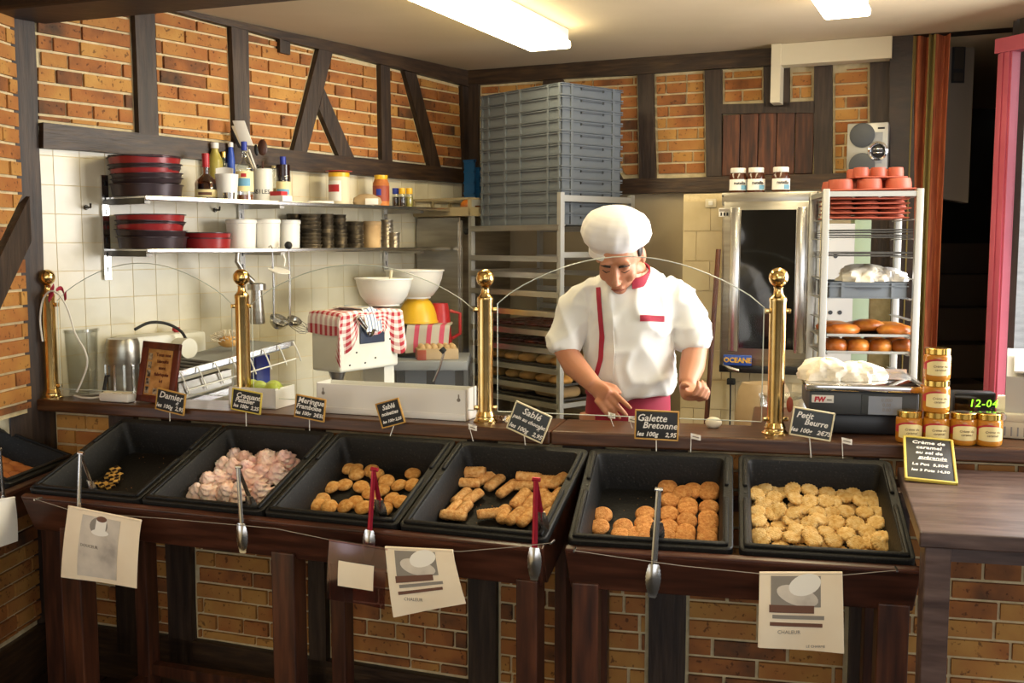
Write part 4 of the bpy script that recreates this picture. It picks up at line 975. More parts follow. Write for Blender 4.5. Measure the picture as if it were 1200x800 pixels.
# bottles and jars on the upper shelf
def bottle(x, wpx, hpx, glass, liquid, cap, label, n=.13, neck=.34, shoulder=.55, fill=.5, lab=None, square=False, capfrac=.13, body=None, name='bottle', cat='bottle'):
    M, s = on_shelf(x, ZU, n); r = wpx/2*s; h = hpx*s; nk = r*neck
    t = thing(name, label, cat, M, 'bottles and jars on the upper shelf'); k = 4 if square else 24
    q = RZ(20) if square else None
    prof = [(r*.9, 0), (r, .004), (r, h*shoulder), (r*.92, h*(shoulder+.05)), (nk, h*(shoulder+.2)), (nk, h*(1-capfrac))]
    obj('glass_body', MB().lathe(prof, k if not square else 24, q), glass, t)
    if liquid: obj('contents', MB().lathe([(r*.85, .003), (r*.94, .006), (r*.94, h*fill*shoulder), (.001, h*fill*shoulder)], 22, closed=False).lathe([(.001, .003), (r*.85, .003)], 22, closed=False), liquid, t)
    obj('cap', MB().lathe([(nk*1.12, h*(1-capfrac)), (nk*1.15, h*(1-capfrac)+.001), (nk*1.15, h*.995), (nk, h)], 18), cap, t)
    if lab:
        lm, z0, z1, extra = lab
        o = obj('paper_label', MB().sheet(lambda u, v: (r*1.012*math.cos(-PI*.98+u*PI*.98+.1), r*1.012*math.sin(-PI*.98+u*PI*.98+.1), h*(z0+(z1-z0)*v)), 16, 2, .0006), lm, t)
        for em, e0, e1, a0, a1 in extra:
            obj('label_print', MB().sheet(lambda u, v: (r*1.024*math.cos(-PI*.98+(a0+(a1-a0)*u)*PI*.98+.1), r*1.024*math.sin(-PI*.98+(a0+(a1-a0)*u)*PI*.98+.1), h*(e0+(e1-e0)*v)), 10, 2, .0005), em, o)
    return t
bottle(243, 26, 54, 'bottle_amber', 'liquid_dark', 'red_plastic', 'squat dark liqueur bottle with a red neck and pale label', shoulder=.36, neck=.28, capfrac=.30, fill=.95, lab=('label_cream', .06, .22, [('ink_brown', .10, .16, .3, .7)]))
bottle(254, 18, 68, 'liquid_oil', None, 'white_plastic', 'tall oil bottle with a white cap behind the liqueur', n=.05, shoulder=.66, neck=.45, capfrac=.1)
bottle(264, 9, 58, 'bottle_green', None, 'lid_gold', 'small green bottle with a gold cap beside the oil', n=.05, shoulder=.55, neck=.6, capfrac=.12)
bottle(272.5, 9, 69, 'blue_plastic', None, 'white_plastic', 'slim blue bottle with a white cap', n=.05, shoulder=.7, neck=.6, capfrac=.08)
bottle(288, 20, 69, 'bottle_clear', 'liquid_amber', 'blue_cap', 'clear rum bottle with a blue cap, nearly empty, before the utensil jar', n=.16, shoulder=.52, neck=.30, fill=.2, capfrac=.15, lab=('label_cream', .16, .50, [('label_blue', .25, .38, .25, .75), ('label_red', .40, .46, .4, .6)]))
bottle(333, 17, 54, 'bottle_clear', 'liquid_dark', 'blue_cap', 'rum bottle with a blue cap beside the utensil jar, dark inside', n=.12, shoulder=.55, neck=.36, fill=1.5, capfrac=.17, lab=('label_cream', .10, .46, [('label_blue', .18, .30, .2, .8)]))
bottle(322, 16, 44, 'bottle_clear', None, 'label_cream', 'cone shaped clear bottle behind the utensil jar', n=.05, shoulder=.42, neck=.25, capfrac=.06, lab=('label_cream', .08, .40, [('label_blue', .14, .28, .2, .8)]))
# white scoop leaning in a beaker
M, s = on_shelf(267, ZU, .19)
t = thing('measuring_scoop', 'white plastic scoop jug between the liqueur and the rum bottle', 'scoop', M, 'bottles and jars on the upper shelf')
obj('scoop_body', MB().lathe([(10*s, 0), (11*s, .003), (13.5*s, 30*s), (12.8*s, 30*s), (10.4*s, .005), (.001, .005)], 24, closed=False), 'white_plastic', t)
obj('scoop_lip', MB().sheet(lambda u, v: ((u-.5)*20*s, -9*s+.006*math.sin(PI*u), 26*s+12*s*v*(1-.3*abs(u-.5))), 8, 4, .002), 'white_plastic', t)
obj('tin_cup', MB().lathe([(6*s, 0), (7*s, 8*s), (6.4*s, 8*s), (5.6*s, .004), (.001, .004)], 18, M=T(6*s, -14*s, 0), closed=False), 'steel_bright', t)
# utensil jar
M, s = on_shelf(309, ZU, .16); r, h = 11.3*s, 38*s
t = thing('utensil_jar', 'white crock lettered USTENSILES filled with spatulas and spoons', 'jar', M, 'bottles and jars on the upper shelf')
obj('crock', MB().lathe([(r*.97, 0), (r, .003), (r, h), (r*.9, h), (r*.9, .006), (.001, .006)], 28, closed=False), 'white_enamel', t)
mb = MB(); txt = 'USTENSILES'
for i, ch in enumerate(txt):
    a = -PI/2+(i-6.2)*.30; mb = text_mb(ch, .026, basis(Vector((-math.sin(a), math.cos(a), 0)), Vector((0, 0, 1)), Vector((math.cos(a), math.sin(a), 0)), Vector((r*1.01*math.cos(a), r*1.01*math.sin(a), h*.24))), 0, .0006, mb=mb)
obj('lettering', mb, 'ink_black', t)
def utensil(name, lab, head, m, mh, foot, tip, cat='utensil'):
    P0 = M @ Vector((foot[0]*s, 0, .012)); P1 = M @ Vector((tip[0]*s, .01, tip[1]*s)); d = (P1-P0)
    u = thing(name, lab, cat, T(P0), 'utensils in the crock'); obj('handle', MB().tube([(0, 0, 0), d*.62], .0045, 8), m, u)
    x, y = frame(d); hw, hl, rd = head
    if rd: obj('utensil_head', MB().ball((0, 0, 0), (hw, .006, hl), 14, 10, M=basis(Vector((1, 0, 0)), Vector((0, 1, 0)), d.normalized(), d*.98-d.normalized()*hl)), mh, u)
    else: obj('utensil_head', MB().rbox(-hw, hw, -.003, .003, -hl, hl, .003, M=basis(Vector((1, 0, 0)), Vector((0, 1, 0)), d.normalized(), d*.98-d.normalized()*hl)), mh, u)
utensil('spatula', 'wide white spatula leaning far out of the utensil crock', (.026, .055, 0), 'white_plastic', 'white_plastic', (4, 0), (-28, 96)); utensil('spatula', 'narrow cream spatula in front of the wide one', (.014, .06, 0), 'cream_paint', 'cream_paint', (5, 0), (-33, 90))
utensil('wooden_spoon', 'dark brown wooden spoon standing in the utensil crock', (.021, .034, 1), 'wood_leg', 'wood_leg', (0, 0), (0, 74)); utensil('black_spoon', 'small black spoon next to the wooden spoon', (.010, .024, 1), 'black_plastic', 'black_plastic', (-2, 0), (-8, 68)); utensil('black_spatula', 'black handled knife behind the white spatula', (.009, .04, 0), 'black_plastic', 'black_plastic', (3, 0), (-36, 84))
# the rest of the upper shelf
M, s = on_shelf(327, ZU, .22)
t = thing('sachet_box', 'small red and white sachet box before the utensil crock', 'box', M, 'bottles and jars on the upper shelf')
obj('carton', MB().rbox(-12*s, 14*s, -.03, .03, 0, 7*s, .002, RZ(-30)), 'label_white', t); obj('carton_band', MB().rbox(-8*s, 9*s, -.025, .02, 7*s, 12*s, .002, RZ(-24)), 'label_red', t)
M, s = on_shelf(398, ZU, .14); r, h = 12*s, 38*s
t = thing('powder_tub', 'pale tub with a yellow lid and a red label', 'tub', M, 'bottles and jars on the upper shelf')
obj('tub_body', MB().lathe([(r*.95, 0), (r, .004), (r, h*.88)], 24), 'cream_paint', t); obj('tub_lid', MB().lathe([(r*1.03, h*.86), (r*1.03, h*.99), (r*.95, h)], 24), 'yellow_plastic', t)
obj('tub_label', MB().sheet(lambda u, v: (r*1.02*math.cos(-2.9+u*1.7), r*1.02*math.sin(-2.9+u*1.7), h*(.12+.62*v)), 10, 2, .0006), 'label_white', t)
obj('label_print', MB().sheet(lambda u, v: (r*1.035*math.cos(-2.8+u*1.4), r*1.035*math.sin(-2.8+u*1.4), h*(.40+.22*v)), 10, 2, .0006), 'label_red', t)
obj('saucer', MB().lathe([(r*.6, h), (r*1.3, h+.004), (r*1.3, h+.006), (.001, h+.003)], 24, closed=False), 'red_plastic', t)
M, s = on_shelf(430, ZU, .2)
t = thing('paper_sack', 'crumpled brown sack with a small white tag', 'bag', M, 'bottles and jars on the upper shelf')
obj('sack', MB().lathe([(15*s, 0), (17*s, 4*s), (15*s, 9*s), (8*s, 13*s), (.001, 14*s)], 20, closed=True, rf=lambda a, i: 1+.08*math.sin(5*a+i), M=S(1, .6, 1)), 'cardboard', t)
obj('price_tag', MB().rbox(0, 15*s, -12*s, -11*s, 1*s, 8*s, .001), 'label_white', t)
M, s = on_shelf(377, ZU, .2); tag(obj('paper_sheet', MB().rbox(-16*s, 14*s, -.04, .02, 0, 3*s, .001, M @ RZ(12)), 'paper_white'), 'folded white paper lying before the pale tub', 'paper')
bottle(447, 19, 37, 'soft_biscuit', None, 'yellow_plastic', 'orange spice jar with an orange lid and a blue mark', shoulder=.74, neck=.72, capfrac=.16, lab=('mould_terracotta', .18, .66, [('blue_cap', .36, .56, .3, .5)]), name='spice_jar', cat='jar')
for x, c, lab, n in ((464, 'blue_cap', 'small spice jar with a dark blue cap', .10), (471.5, 'yellow_plastic', 'small dark spice jar with a yellow cap', .14), (480, 'yellow_plastic', 'small pale spice jar with a yellow cap', .16)):
    bottle(x, 8.5, 23, 'bottle_clear', 'liquid_dark' if x < 475 else 'liquid_oil', c, lab, n=n, shoulder=.62, neck=.8, capfrac=.30, fill=.9, name='spice_jar', cat='jar')

# ---- utensils hanging under the lower shelf
def hang(name, label, px0, n, build):
    P = WL.at(WL.uv(px0[0], px0[1], n)[0], WL.uv(px0[0], px0[1], n)[1], n); s = mpp(P); t = thing(name, label, 'utensil', basis(-WL.a, -WL.n, Vector((0, 0, 1)), P), 'utensils hanging under the lower shelf'); build(t, s)
def ladle(t, s, L, r, m='steel_bright'):
    obj('handle', MB().tube([(0, 0, 0), (0, -.004, -L*.5), (0, 0, -L)], [.004, .005, .005], 8), m, t); obj('hook', MB().tube([(0, 0, 0), (.0, .01, .012), (0, .022, .006)], .0035, 8), m, t)
    obj('ladle_bowl', MB().lathe([(.002, -r), (r*.5, -r*.86), (r*.86, -r*.5), (r, 0), (r*.93, 0), (r*.8, -r*.45), (r*.45, -r*.78), (.002, -r*.92)], 22, closed=False, M=T(r*.55, -.01, -L) @ RX(35)), m, t)
hang('ladle', 'steel ladle hanging under the shelf below the middle tub', (319, 291), .24, lambda t, s: ladle(t, s, 84*s, 12*s))
hang('ladle', 'steel skimmer with a dark knob handle hanging beside the ladle', (338, 289), .26, lambda t, s: (ladle(t, s, 86*s, 9*s), obj('knob', MB().ball((0, 0, .006), .017, 12, 8), 'rubber_black', t)))
def mincer(t, s):
    obj('steel_pipe', MB().tube([(-14*s, 0, 35*s), (-16*s, 0, 24*s), (-6*s, 0, 10*s), (6*s, 0, 0)], [.009, .009, .011, .013], 12), 'steel', t)
    obj('mincer_head', MB().lathe([(11*s, 0), (11*s, 7*s), (7*s, 8*s)], 20, M=T(12*s, 0, -10*s)), 'steel', t); obj('mincer_tube', MB().lathe([(8.5*s, -42*s), (9*s, -40*s), (6.5*s, -6*s), (6.5*s, 0)], 20, M=T(12*s, 0, -8*s)), 'steel', t)
hang('hand_blender', 'steel stick tool with a round foot hanging below the tubs', (291, 330), .24, mincer)
def skim(t, s):
    obj('handle', MB().tube([(0, 0, 0), (9*s, 0, -4*s), (14*s, 0, -14*s), (12*s, 0, -22*s)], .004, 8), 'white_plastic', t); obj('disc', MB().lathe([(.002, -.002), (13*s, .0), (13*s, .003), (.002, .004)], 20, M=T(2*s, -.01, -27*s) @ RX(18)), 'white_plastic', t)
hang('white_skimmer', 'white plastic skimmer curling under the lower shelf', (323, 290), .25, skim)
def whisk(t, s):
    for k in range(4):
        a = k*PI/4; obj('wire', MB().tube([(math.cos(R(20))*x*s, math.sin(a)*y*s, -x*s*.34+math.cos(a)*y*s) for x, y in ((-14, 0), (-4, 5), (8, 8), (18, 6), (22, 0), (18, -6), (8, -8), (-4, -5), (-14, 0))], .0011, 5), 'steel_dark', t)
    obj('handle', MB().tube([(-14*s, 0, 5*s), (-30*s, 0, 12*s)], .006, 8), 'steel_bright', t)
hang('wire_whisk', 'small wire whisk hanging beneath the ladles', (345, 380), .24, whisk)
for k, (x, y) in enumerate(((100, 243), (251, 246))):
    u, v = WL.uv(x, y); t = obj('wall_hook', MB().tube([(0, 0, 0), (0, .03, 0), (.006, .04, .012)], .004, 8).lathe([(.010, 0), (.008, .006)], 10, RX(-90)), 'steel_dark'); t.matrix_world = WL.M(u, v, .006); tag(t, ('rusty screw hook in the tiles beside the timber post', 'rusty screw hook in the tiles above the red pans')[k], 'hook')

# ================================================================ WORK ZONE BEHIND THE LEFT LEDGE
# steel work table along the tiled wall
t = thing('work_table', 'low steel work table along the tiled wall behind the ledge', 'table', WL.M(0, 0, 0))
obj('table_top', MB().prism([(1.60, .02), (2.28, .02), (2.28, .16), (1.9, .50), (1.60, .50)], .85, .88), 'steel', t)
for u, n in ((1.65, .06), (2.22, .06), (1.65, .46), (1.85, .46)): obj('leg', MB().box(u-.02, u+.02, n-.02, n+.02, 0, .85), 'steel', t)
def wlp(x, y, n): u, v = WL.uv(x, y, n); return u, v
# dough sheeter
D = thing('dough_sheeter', 'old dough sheeter with motor, cream casing and a raised conveyor wing', 'machine', WL.M(0, 0, 0))
n = .19
u0, z0 = wlp(128, 452, n); u1, z1 = wlp(160, 395, n); uc = (u0+u1)/2; rr = (u0-u1)/2
zb = .88
obj('motor_housing', MB().lathe([(rr*.95, zb), (rr, zb+.02), (rr, z1-.09), (rr*1.02, z1-.085), (rr*1.02, z1-.02), (rr*.9, z1), (.001, z1+.004)], 26, M=T(uc, n, 0)), 'steel', D)
for k in range(12):
    a = 2*PI*k/12; obj('cooling_fin', MB().box(-.004, .004, rr*.97, rr*1.09, zb+.03, z1-.095, T(uc, n, 0) @ RZ(math.degrees(a))), 'steel_bright', D)
ua, za = wlp(148, 418, .10); ub, zc_ = wlp(238, 384, .10)
obj('casing', MB().rbox(ub, ua, .012, .12, za-.06, zc_-.012, .012), 'white_enamel', D)
obj('casing_end', MB().box(ua-.002, ua+.012, .02, .11, zc_-.075, zc_-.018), 'grey_plastic', D)
uk, zk = wlp(208, 376, .08); obj('stop_button', MB().lathe([(.010, -.02), (.010, 0), (.017, .002), (.015, .016)], 16, M=T(uk, .07, zc_-.008)), 'red_plastic', D)
ug, zg = wlp(220, 408, .18); obj('guard_plate', MB().lathe([(.040, -.02), (.040, .05)], 20, M=T(ug, .17, zg) @ RX(90)), 'white_enamel', D)
obj('base_frame', MB().prism([(1.62, .08), (uc+.05, .08), (uc+.05, .2), (1.9, .46), (1.62, .46)], .881, .935), 'steel_dark', D)
obj('cable', MB().tube([(uc+.03, n, zb+.24), (uc+.07, n, zb+.23), (uc+.085, n-.01, zb+.14), (uc+.09, n-.02, zb+.06)], .007, 8), 'rubber_black', D)
P = [WL.uv(x, y, .16)+(.16,) for x, y in ((158, 386), (175, 378), (195, 379), (212, 388), (219, 400))]; obj('cable', MB().tube(catmull([(p[0], p[2], p[1]) for p in P]), .006, 8), 'rubber_black', D)
# conveyor wing, rising to the right
W0 = Vector((wlp(207, 440, .42)[0], .42, wlp(207, 440, .42)[1])); W1 = Vector((wlp(345, 402, .42)[0], .42, wlp(345, 402, .42)[1])); wd = W1-W0
def wing(s_, n_, h_): return W0+wd*s_+Vector((0, n_, h_))
def slab(a, b, n0_, n1_, h0, h1): 
    m = MB(); vs = [wing(s_, q_, h_) for h_ in (h0, h1) for q_ in (n0_, n1_) for s_ in (a, b)]
    return m.add(vs, [(0, 2, 3, 1), (4, 5, 7, 6), (0, 1, 5, 4), (2, 6, 7, 3), (0, 4, 6, 2), (1, 3, 7, 5)])
obj('conveyor_belt', slab(.0, .98, -.30, -.02, -.018, .0), 'grey_plastic', D)
obj('side_rail', slab(.0, 1.0, -.015, .0, -.008, .012), 'steel_bright', D); obj('side_rail', slab(.0, .42, -.02, .01, -.085, -.03), 'steel', D); obj('lower_rail', slab(.0, .62, -.02, .012, -.125, -.1), 'steel_bright', D)
for k in range(8):
    s_ = .02+k*.137; obj('guard_wire', MB().tube([wing(s_, .005, .01), wing(s_+.01, .02, -.02), wing(s_+.05, .02, -.075)], .003, 6), 'white_plastic', D)
obj('guard_wire', MB().tube([wing(.05, .02, -.06), wing(.98, .02, -.06)], .003, 6), 'white_plastic', D)
for k in range(5): obj('conveyor_roller', MB().tube([wing(.02+.07*k, -.30, .006), wing(.02+.07*k, -.02, .006)], .008, 10), 'steel_dark', D)
# straw brush on the wing, blue pack, grey tub
p = WL.at(wlp(268, 405, .25)[0], 0, .25); zz = wlp(268, 409, .25)[1]; s = mpp((p.x, p.y, zz))
t = thing('straw_brush', 'bundle of straw bristles lying on the conveyor wing', 'brush', T(p.x, p.y, zz))
obj('bristle_core', MB().ball((0, 0, 9*s), (12*s, .035, 7*s), 16, 10), 'bread', t)
for k in range(110):
    a = rg.uniform(0, 2*PI); b = rg.uniform(.05, 1.4); d = Vector((math.cos(a)*math.cos(b)*17*s, math.sin(a)*math.cos(b)*.05, math.sin(b)*10*s)); obj('bristle', MB().tube([Vector((0, 0, 9*s))+d*.95, Vector((0, 0, 9*s))+d*1.35+Vector((.006*math.sin(k), 0, .003))], .0022, 4), 'dough_white', t)
a, b = wlp(300, 417, .1), wlp(317, 443, .1); o = obj('blue_pack', MB().rbox(b[0], a[0], .02, .10, b[1]-.1, a[1], .004), 'blue_cap'); o.matrix_world = WL.M(); tag(o, 'dark blue pack standing against the tiles under the conveyor wing', 'pack')
p = atz(90, 459, LZ); p.z = LZ+.001; s = mpp(p); t = thing('plastic_tub', 'see-through grey plastic tub on the ledge beside the motor', 'tub', T(p)); r = 26*s; h = atd(90, 385, p.y).z-LZ
obj('tub_body', MB().lathe([(r*.9, 0), (r, h), (r*.97, h), (r*.87, .006), (.001, .006)], 32, closed=False).lathe([(.001, 0), (r*.9, 0)], 32, closed=False), 'tub_clear', t); obj('tub_rim', MB().lathe([(r, h-.012), (r*1.05, h-.010), (r*1.05, h), (r*.96, h+.002)], 32, closed=False), 'tub_clear', t)

# spiral mixer with cloths and bowls
MXN = .58
def solve_u(x, n_): return WL.uv(x, 400, n_)[0]
ul, ur = solve_u(398, MXN), solve_u(467, MXN); zt = WL.uv(430, 367, MXN)[1]; zbm = WL.uv(430, 433, MXN)[1]
MX = thing('dough_mixer', 'old cream painted dough mixer with a chipped casing under the checked cloth', 'mixer', WL.M(0, 0, 0))
bevel(obj('mixer_head', MB().box(ur, ul, MXN-.17, MXN, zbm, zt), 'white_enamel', MX), .012, 3)
obj('head_seam', MB().box(ur-.001, ul+.0015, MXN-.165, MXN-.01, zt-.05, zt-.046), 'rubber_black', MX)
obj('column', MB().prism([(ur-.03, .0), (ur+.06, 0), (ur+.06, zbm+.02), (ur+.0, zbm+.02)], MXN-.16, MXN-.03, lambda a, b, q: (a, q, b)), 'white_enamel', MX)
obj('foot', MB().rbox(ur-.05, ul, MXN-.30, MXN, .0, .12, .02), 'white_enamel', MX)
obj('mixing_bowl', MB().lathe([(.10, .30), (.15, .36), (.155, .62), (.16, .625), (.145, .62), (.14, .37), (.001, .33)], 30, M=T(ul-.12, MXN-.10, 0), closed=False), 'steel', MX)
obj('mixer_shaft', MB().tube([(ul-.07, MXN-.09, zbm), (ul-.07, MXN-.09, zbm-.05), (ul-.07, MXN-.09, .5)], [.04, .02, .012], 12), 'steel', MX)
pa, pb = WL.uv(421, 379, MXN), WL.uv(450, 400, MXN)
cp_ = bevel(obj('control_panel', MB().box(pb[0], pa[0], MXN, MXN+.006, pb[1], pa[1]), 'panel_navy', MX), .004)
k_ = WL.uv(431, 387, MXN); obj('control_knob', MB().lathe([(.028, 0), (.026, .012), (.016, .02)], 18, M=T(k_[0], MXN+.006, k_[1]) @ RX(-90)), 'chrome', cp_)
k_ = WL.uv(442.5, 386, MXN); obj('red_switch', MB().rbox(k_[0]-.010, k_[0]+.010, MXN+.006, MXN+.012, k_[1]-.010, k_[1]+.010, .002), 'red_plastic', cp_)
k_ = WL.uv(418, 371, MXN+.03); obj('lever', MB().tube([(k_[0], MXN+.035, k_[1]), (k_[0]-.045, MXN+.04, k_[1]-.05)], [.012, .009], 10), 'steel_bright', MX)
for x, y in ((418, 413), (457, 397), (428, 425), (440, 419), (410, 428)):
    k_ = WL.uv(x, y, MXN); obj('paint_chip', MB().ball((k_[0], MXN, k_[1]), (.006, .0015, .004), 8, 6), 'rubber_black', MX)
# red checked cloth over the mixer head
wdt = ul-ur
def cloth(u, v):
    a = ur-.012+(wdt+.05)*u; L = .18+.17; d = v*L
    wv = .008*math.sin(9*u*PI)+.006*math.sin(23*u+3*v)
    drop = .11+.05*math.sin(u*7+1)+.03*math.sin(17*u)
    if d < .18: q = (a, MXN-.175+d, zt+.010+.004*math.sin(14*u+9*v))
    else:
        e = (d-.18)/.17*drop; q = (a+.01*math.sin(20*u)*e/.1, MXN+.012+.018*math.sin(18*u+1)*e/.1, zt+.006-e)
    over = max(0, a-ul)
    return Vector((min(a, ul+.012), q[1], q[2]-over*2.4+ (0 if over == 0 else 0)))
o = obj('checked_cloth', MB().sheet(cloth, 44, 30, .003), 'gingham_red'); o.matrix_world = WL.M(); tag(o, 'red and white checked cloth draped over the dough mixer', 'cloth')
def towel(u, v):
    a = ul-.12-.09*u; d = v*.26
    y_ = MXN-.165+min(d, .165); z_ = zt+.020+.006*math.sin(9*u+4*v)-max(0, d-.17)*1.0; return Vector((a+.01*math.sin(6*v), y_+max(0, d-.165)*.35, z_))
o = obj('striped_towel', MB().sheet(towel, 14, 22, .004), 'towel_blue'); o.matrix_world = WL.M(); tag(o, 'crumpled blue striped towel lying on the checked cloth', 'towel')
def bowl(M, r, h, m, label, name='mixing_bowl', flip=False):
    t = thing(name, label, 'bowl', M @ (T(0, 0, h) @ RX(180) if flip else T(0, 0, 0)))
    obj('bowl_wall', MB().lathe([(r*.50, .004), (r*.62, h*.10), (r*.80, h*.35), (r*.92, h*.7), (r*.97, h), (r*.94, h), (r*.88, h*.7), (r*.76, h*.37), (r*.55, h*.14), (.001, h*.1)], 36, closed=False), m, t)
    obj('bowl_rim', MB().lathe([(r*.95, h-.008), (r, h-.006), (r*1.0, h+.001), (r*.93, h+.001)], 36, closed=False), m, t); obj('bowl_foot', MB().lathe([(r*.50, 0), (r*.54, .0), (r*.54, .012), (.001, .012)], 30, closed=True), m, t)
    return t
ub_ = WL.uv(450, 340, MXN-.095)[0]; P = WL.at(ub_, zt+.020, MXN-.095); s = mpp(P)
bowl(T(P), 34*s, 32*s, 'white_plastic', 'large pale bowl standing on the dough mixer, a spatula in it')
q = T(P); utp = thing('bowl_spatula', 'cream spatula handle sticking out of the large pale bowl', 'spatula', T(P+Vector((.02, .0, .012)))); obj('handle', MB().tube([(0, 0, .02), (.012, .01, 38*s)], [.004, .007], 8), 'cream_paint', utp); obj('blade', MB().rbox(-.015, .015, -.002, .002, .0, .03, .001), 'cream_paint', utp)

# grey bench beside the mixer with box, towels, bowls, egg carton
BD_ = 4.95
ztb = atd(505, 417, BD_).z
bl, br_ = atd(466, 417, BD_), atd(550, 417, BD_)
t = thing('stone_bench', 'grey stone topped bench with dark legs beside the mixer', 'bench', T(bl.x, BD_, 0) @ RZ(0))
w_ = br_.x-bl.x
obj('bench_top', MB().rbox(0, w_, -.22, .17, ztb-.045, ztb, .006), 'grey_plastic', t)
for x in (.03, w_*.5, w_-.04): obj('leg', MB().box(x-.02, x+.02, -.18, -.14, 0, ztb-.045), 'steel_dark', t)
obj('back_panel', MB().box(.01, w_-.01, .1, .12, .1, ztb-.05), 'grey_plastic', t)
lp = [atd(x, y, BD_-.26)-Vector((bl.x, BD_, 0)) for x, y in ((521, 410), (516, 428), (508, 447))]; lv = obj('lever', MB().tube(lp, .006, 8), 'steel_bright', t); obj('lever_grip', MB().tube([atd(517, 408, BD_-.26)-Vector((bl.x, BD_, 0)), lp[0]+Vector((.0, 0, -.01))], .014, 10), 'rubber_black', lv)
p0, p1 = atd(467, 417, BD_), atd(521, 381, BD_)
t2 = obj('steel_box', MB().rbox(p0.x, p1.x, BD_-.07, BD_+.16, ztb+.001, p1.z, .006), 'steel_dark'); tag(t2, 'dark steel box on the stone bench under the pink striped towel', 'box')
def ptow(u, v):
    x = p0.x+.05+(p1.x-p0.x-.02)*u; d = v*.40
    return Vector((x+.006*math.sin(5*v), BD_+.14-min(d, .225)-max(0, d-.225)*.12+.006*math.sin(8*u)*v, p1.z+.006-max(0, d-.225)*.75*(1-.12*u)))
tag(obj('striped_towel', MB().sheet(ptow, 14, 22, .003), 'towel_pink'), 'pink and grey striped towel over the steel box', 'towel')
P = Vector((atd(489, 378, BD_).x, BD_+.03, p1.z+.012)); s = mpp(P); r = 24*s; h = 28*s
bowl(T(P), r, h, 'yellow_plastic', 'yellow bowl turned upside down under a pale bowl', flip=True)
P2 = P+Vector((-.015, .0, h+.002)); bowl(T(P2), 35*s, 33*s, 'white_plastic', 'pale bowl stacked on the upturned yellow bowl')
# egg carton, red jug
p = atd(512, 419, BD_-.13); s = mpp(p); t = thing('egg_box', 'long pale carton of eggs on the stone bench', 'box', T(p.x, BD_-.13, ztb+.001) @ RZ(12))
obj('carton', MB().rbox(-24*s, 24*s, -.05, .05, 0, 13*s, .005), 'cardboard', t); obj('carton_end', MB().rbox(-24.5*s, -14*s, -.052, .02, .0, 12*s, .003), 'mould_terracotta', t)
for i in range(6):
    for j in range(2): obj('egg', MB().ball((-18*s+i*7.2*s, -.022+.044*j, 13*s), (.017, .017, .021), 12, 8), 'loaf_pale', t)
p = atd(516, 395, BD_+.13); s = mpp(p); t = thing('red_jug', 'red plastic jug behind the yellow bowl', 'jug', T(p.x, BD_+.10, ztb+.001)); h = atd(516, 355, BD_+.13).z-ztb
obj('jug_body', MB().lathe([(.06, 0), (.065, .005), (.05, h*.8), (.04, h), (.035, h), (.001, .01)], 22, closed=False), 'red_plastic', t); obj('handle', MB().tube([(.05, 0, h*.85), (.10, 0, h*.8), (.10, 0, h*.4), (.06, 0, h*.3)], .009, 8), 'red_plastic', t)

# tall steel cabinet in the corner, beige tray and blue crates on it
CB = thing('steel_cabinet', 'tall brushed steel cabinet in the corner beside the crate rack', 'cabinet', WL.M(0, 0, 0)); zcab = 1.735
bevel(obj('cabinet_body', MB().box(.03, .44, .015, .31, .02, zcab), 'steel', CB), .006)
obj('cabinet_door', MB().box(.035, .435, .31, .322, .1, zcab-.02), 'steel', CB); obj('latch', MB().lathe([(.016, 0), (.014, .02)], 16, M=T(.41, .322, 1.66) @ RX(-90)), 'rubber_black', CB)
obj('cabinet_side', MB().box(.44, .446, .02, .30, .1, zcab-.03), 'steel', CB)
t = thing('beige_tray', 'open beige plastic crate on the steel cabinet', 'crate', WL.M(.24, zcab+.001, .20))
mb = MB().rbox(-.22, .22, -.19, .19, 0, .008, .003)
for a, b, c, d in ((-.22, .22, .18, .19), (-.22, .22, -.19, -.18), (-.22, -.21, -.19, .19), (.21, .22, -.19, .19)): mb.box(a, b, c, d, .005, .045).box(a, b, c, d, .082, .092)
for x in (-.215, -.07, .07, .215): mb.box(x-.008, x+.008, .179, .191, .04, .085).box(x-.008, x+.008, -.191, -.179, .04, .085)
obj('tray_lattice', mb, 'crate_beige', t)
for k in range(4): tag(obj('white_nozzle', MB().lathe([(.010, 0), (.004, .06), (.001, .061)], 12, M=WL.M(.10+.035*k, zcab+.010, .34)), 'white_plastic'), 'small white piping nozzle in the beige crate', 'nozzle', 'nozzles in the beige crate')
tag(obj('brown_loaf', MB().ball((0, 0, 0), (.09, .05, .045), 18, 10, M=WL.M(.32, zcab+.054, .30)), 'brioche'), 'brown loaf lying in the beige crate', 'loaf')
for k, (x, ln) in enumerate(((.12, .30), (.075, .26))):
    t = thing('blue_crate', ('blue slatted crate standing on edge behind the beige crate', 'shorter blue slatted crate leaning beside the crate stack')[k], 'crate', WL.M(x, zcab+.012, .10), 'blue crates on edge')
    obj('crate_panel', MB().box(-.006, .006, -.02, .05, 0, ln), 'crate_blue', t)
    for j in range(6): obj('crate_rib', MB().box(-.012, .012, -.02, .05, ln*j/5.2, ln*j/5.2+.012), 'crate_blue', t)

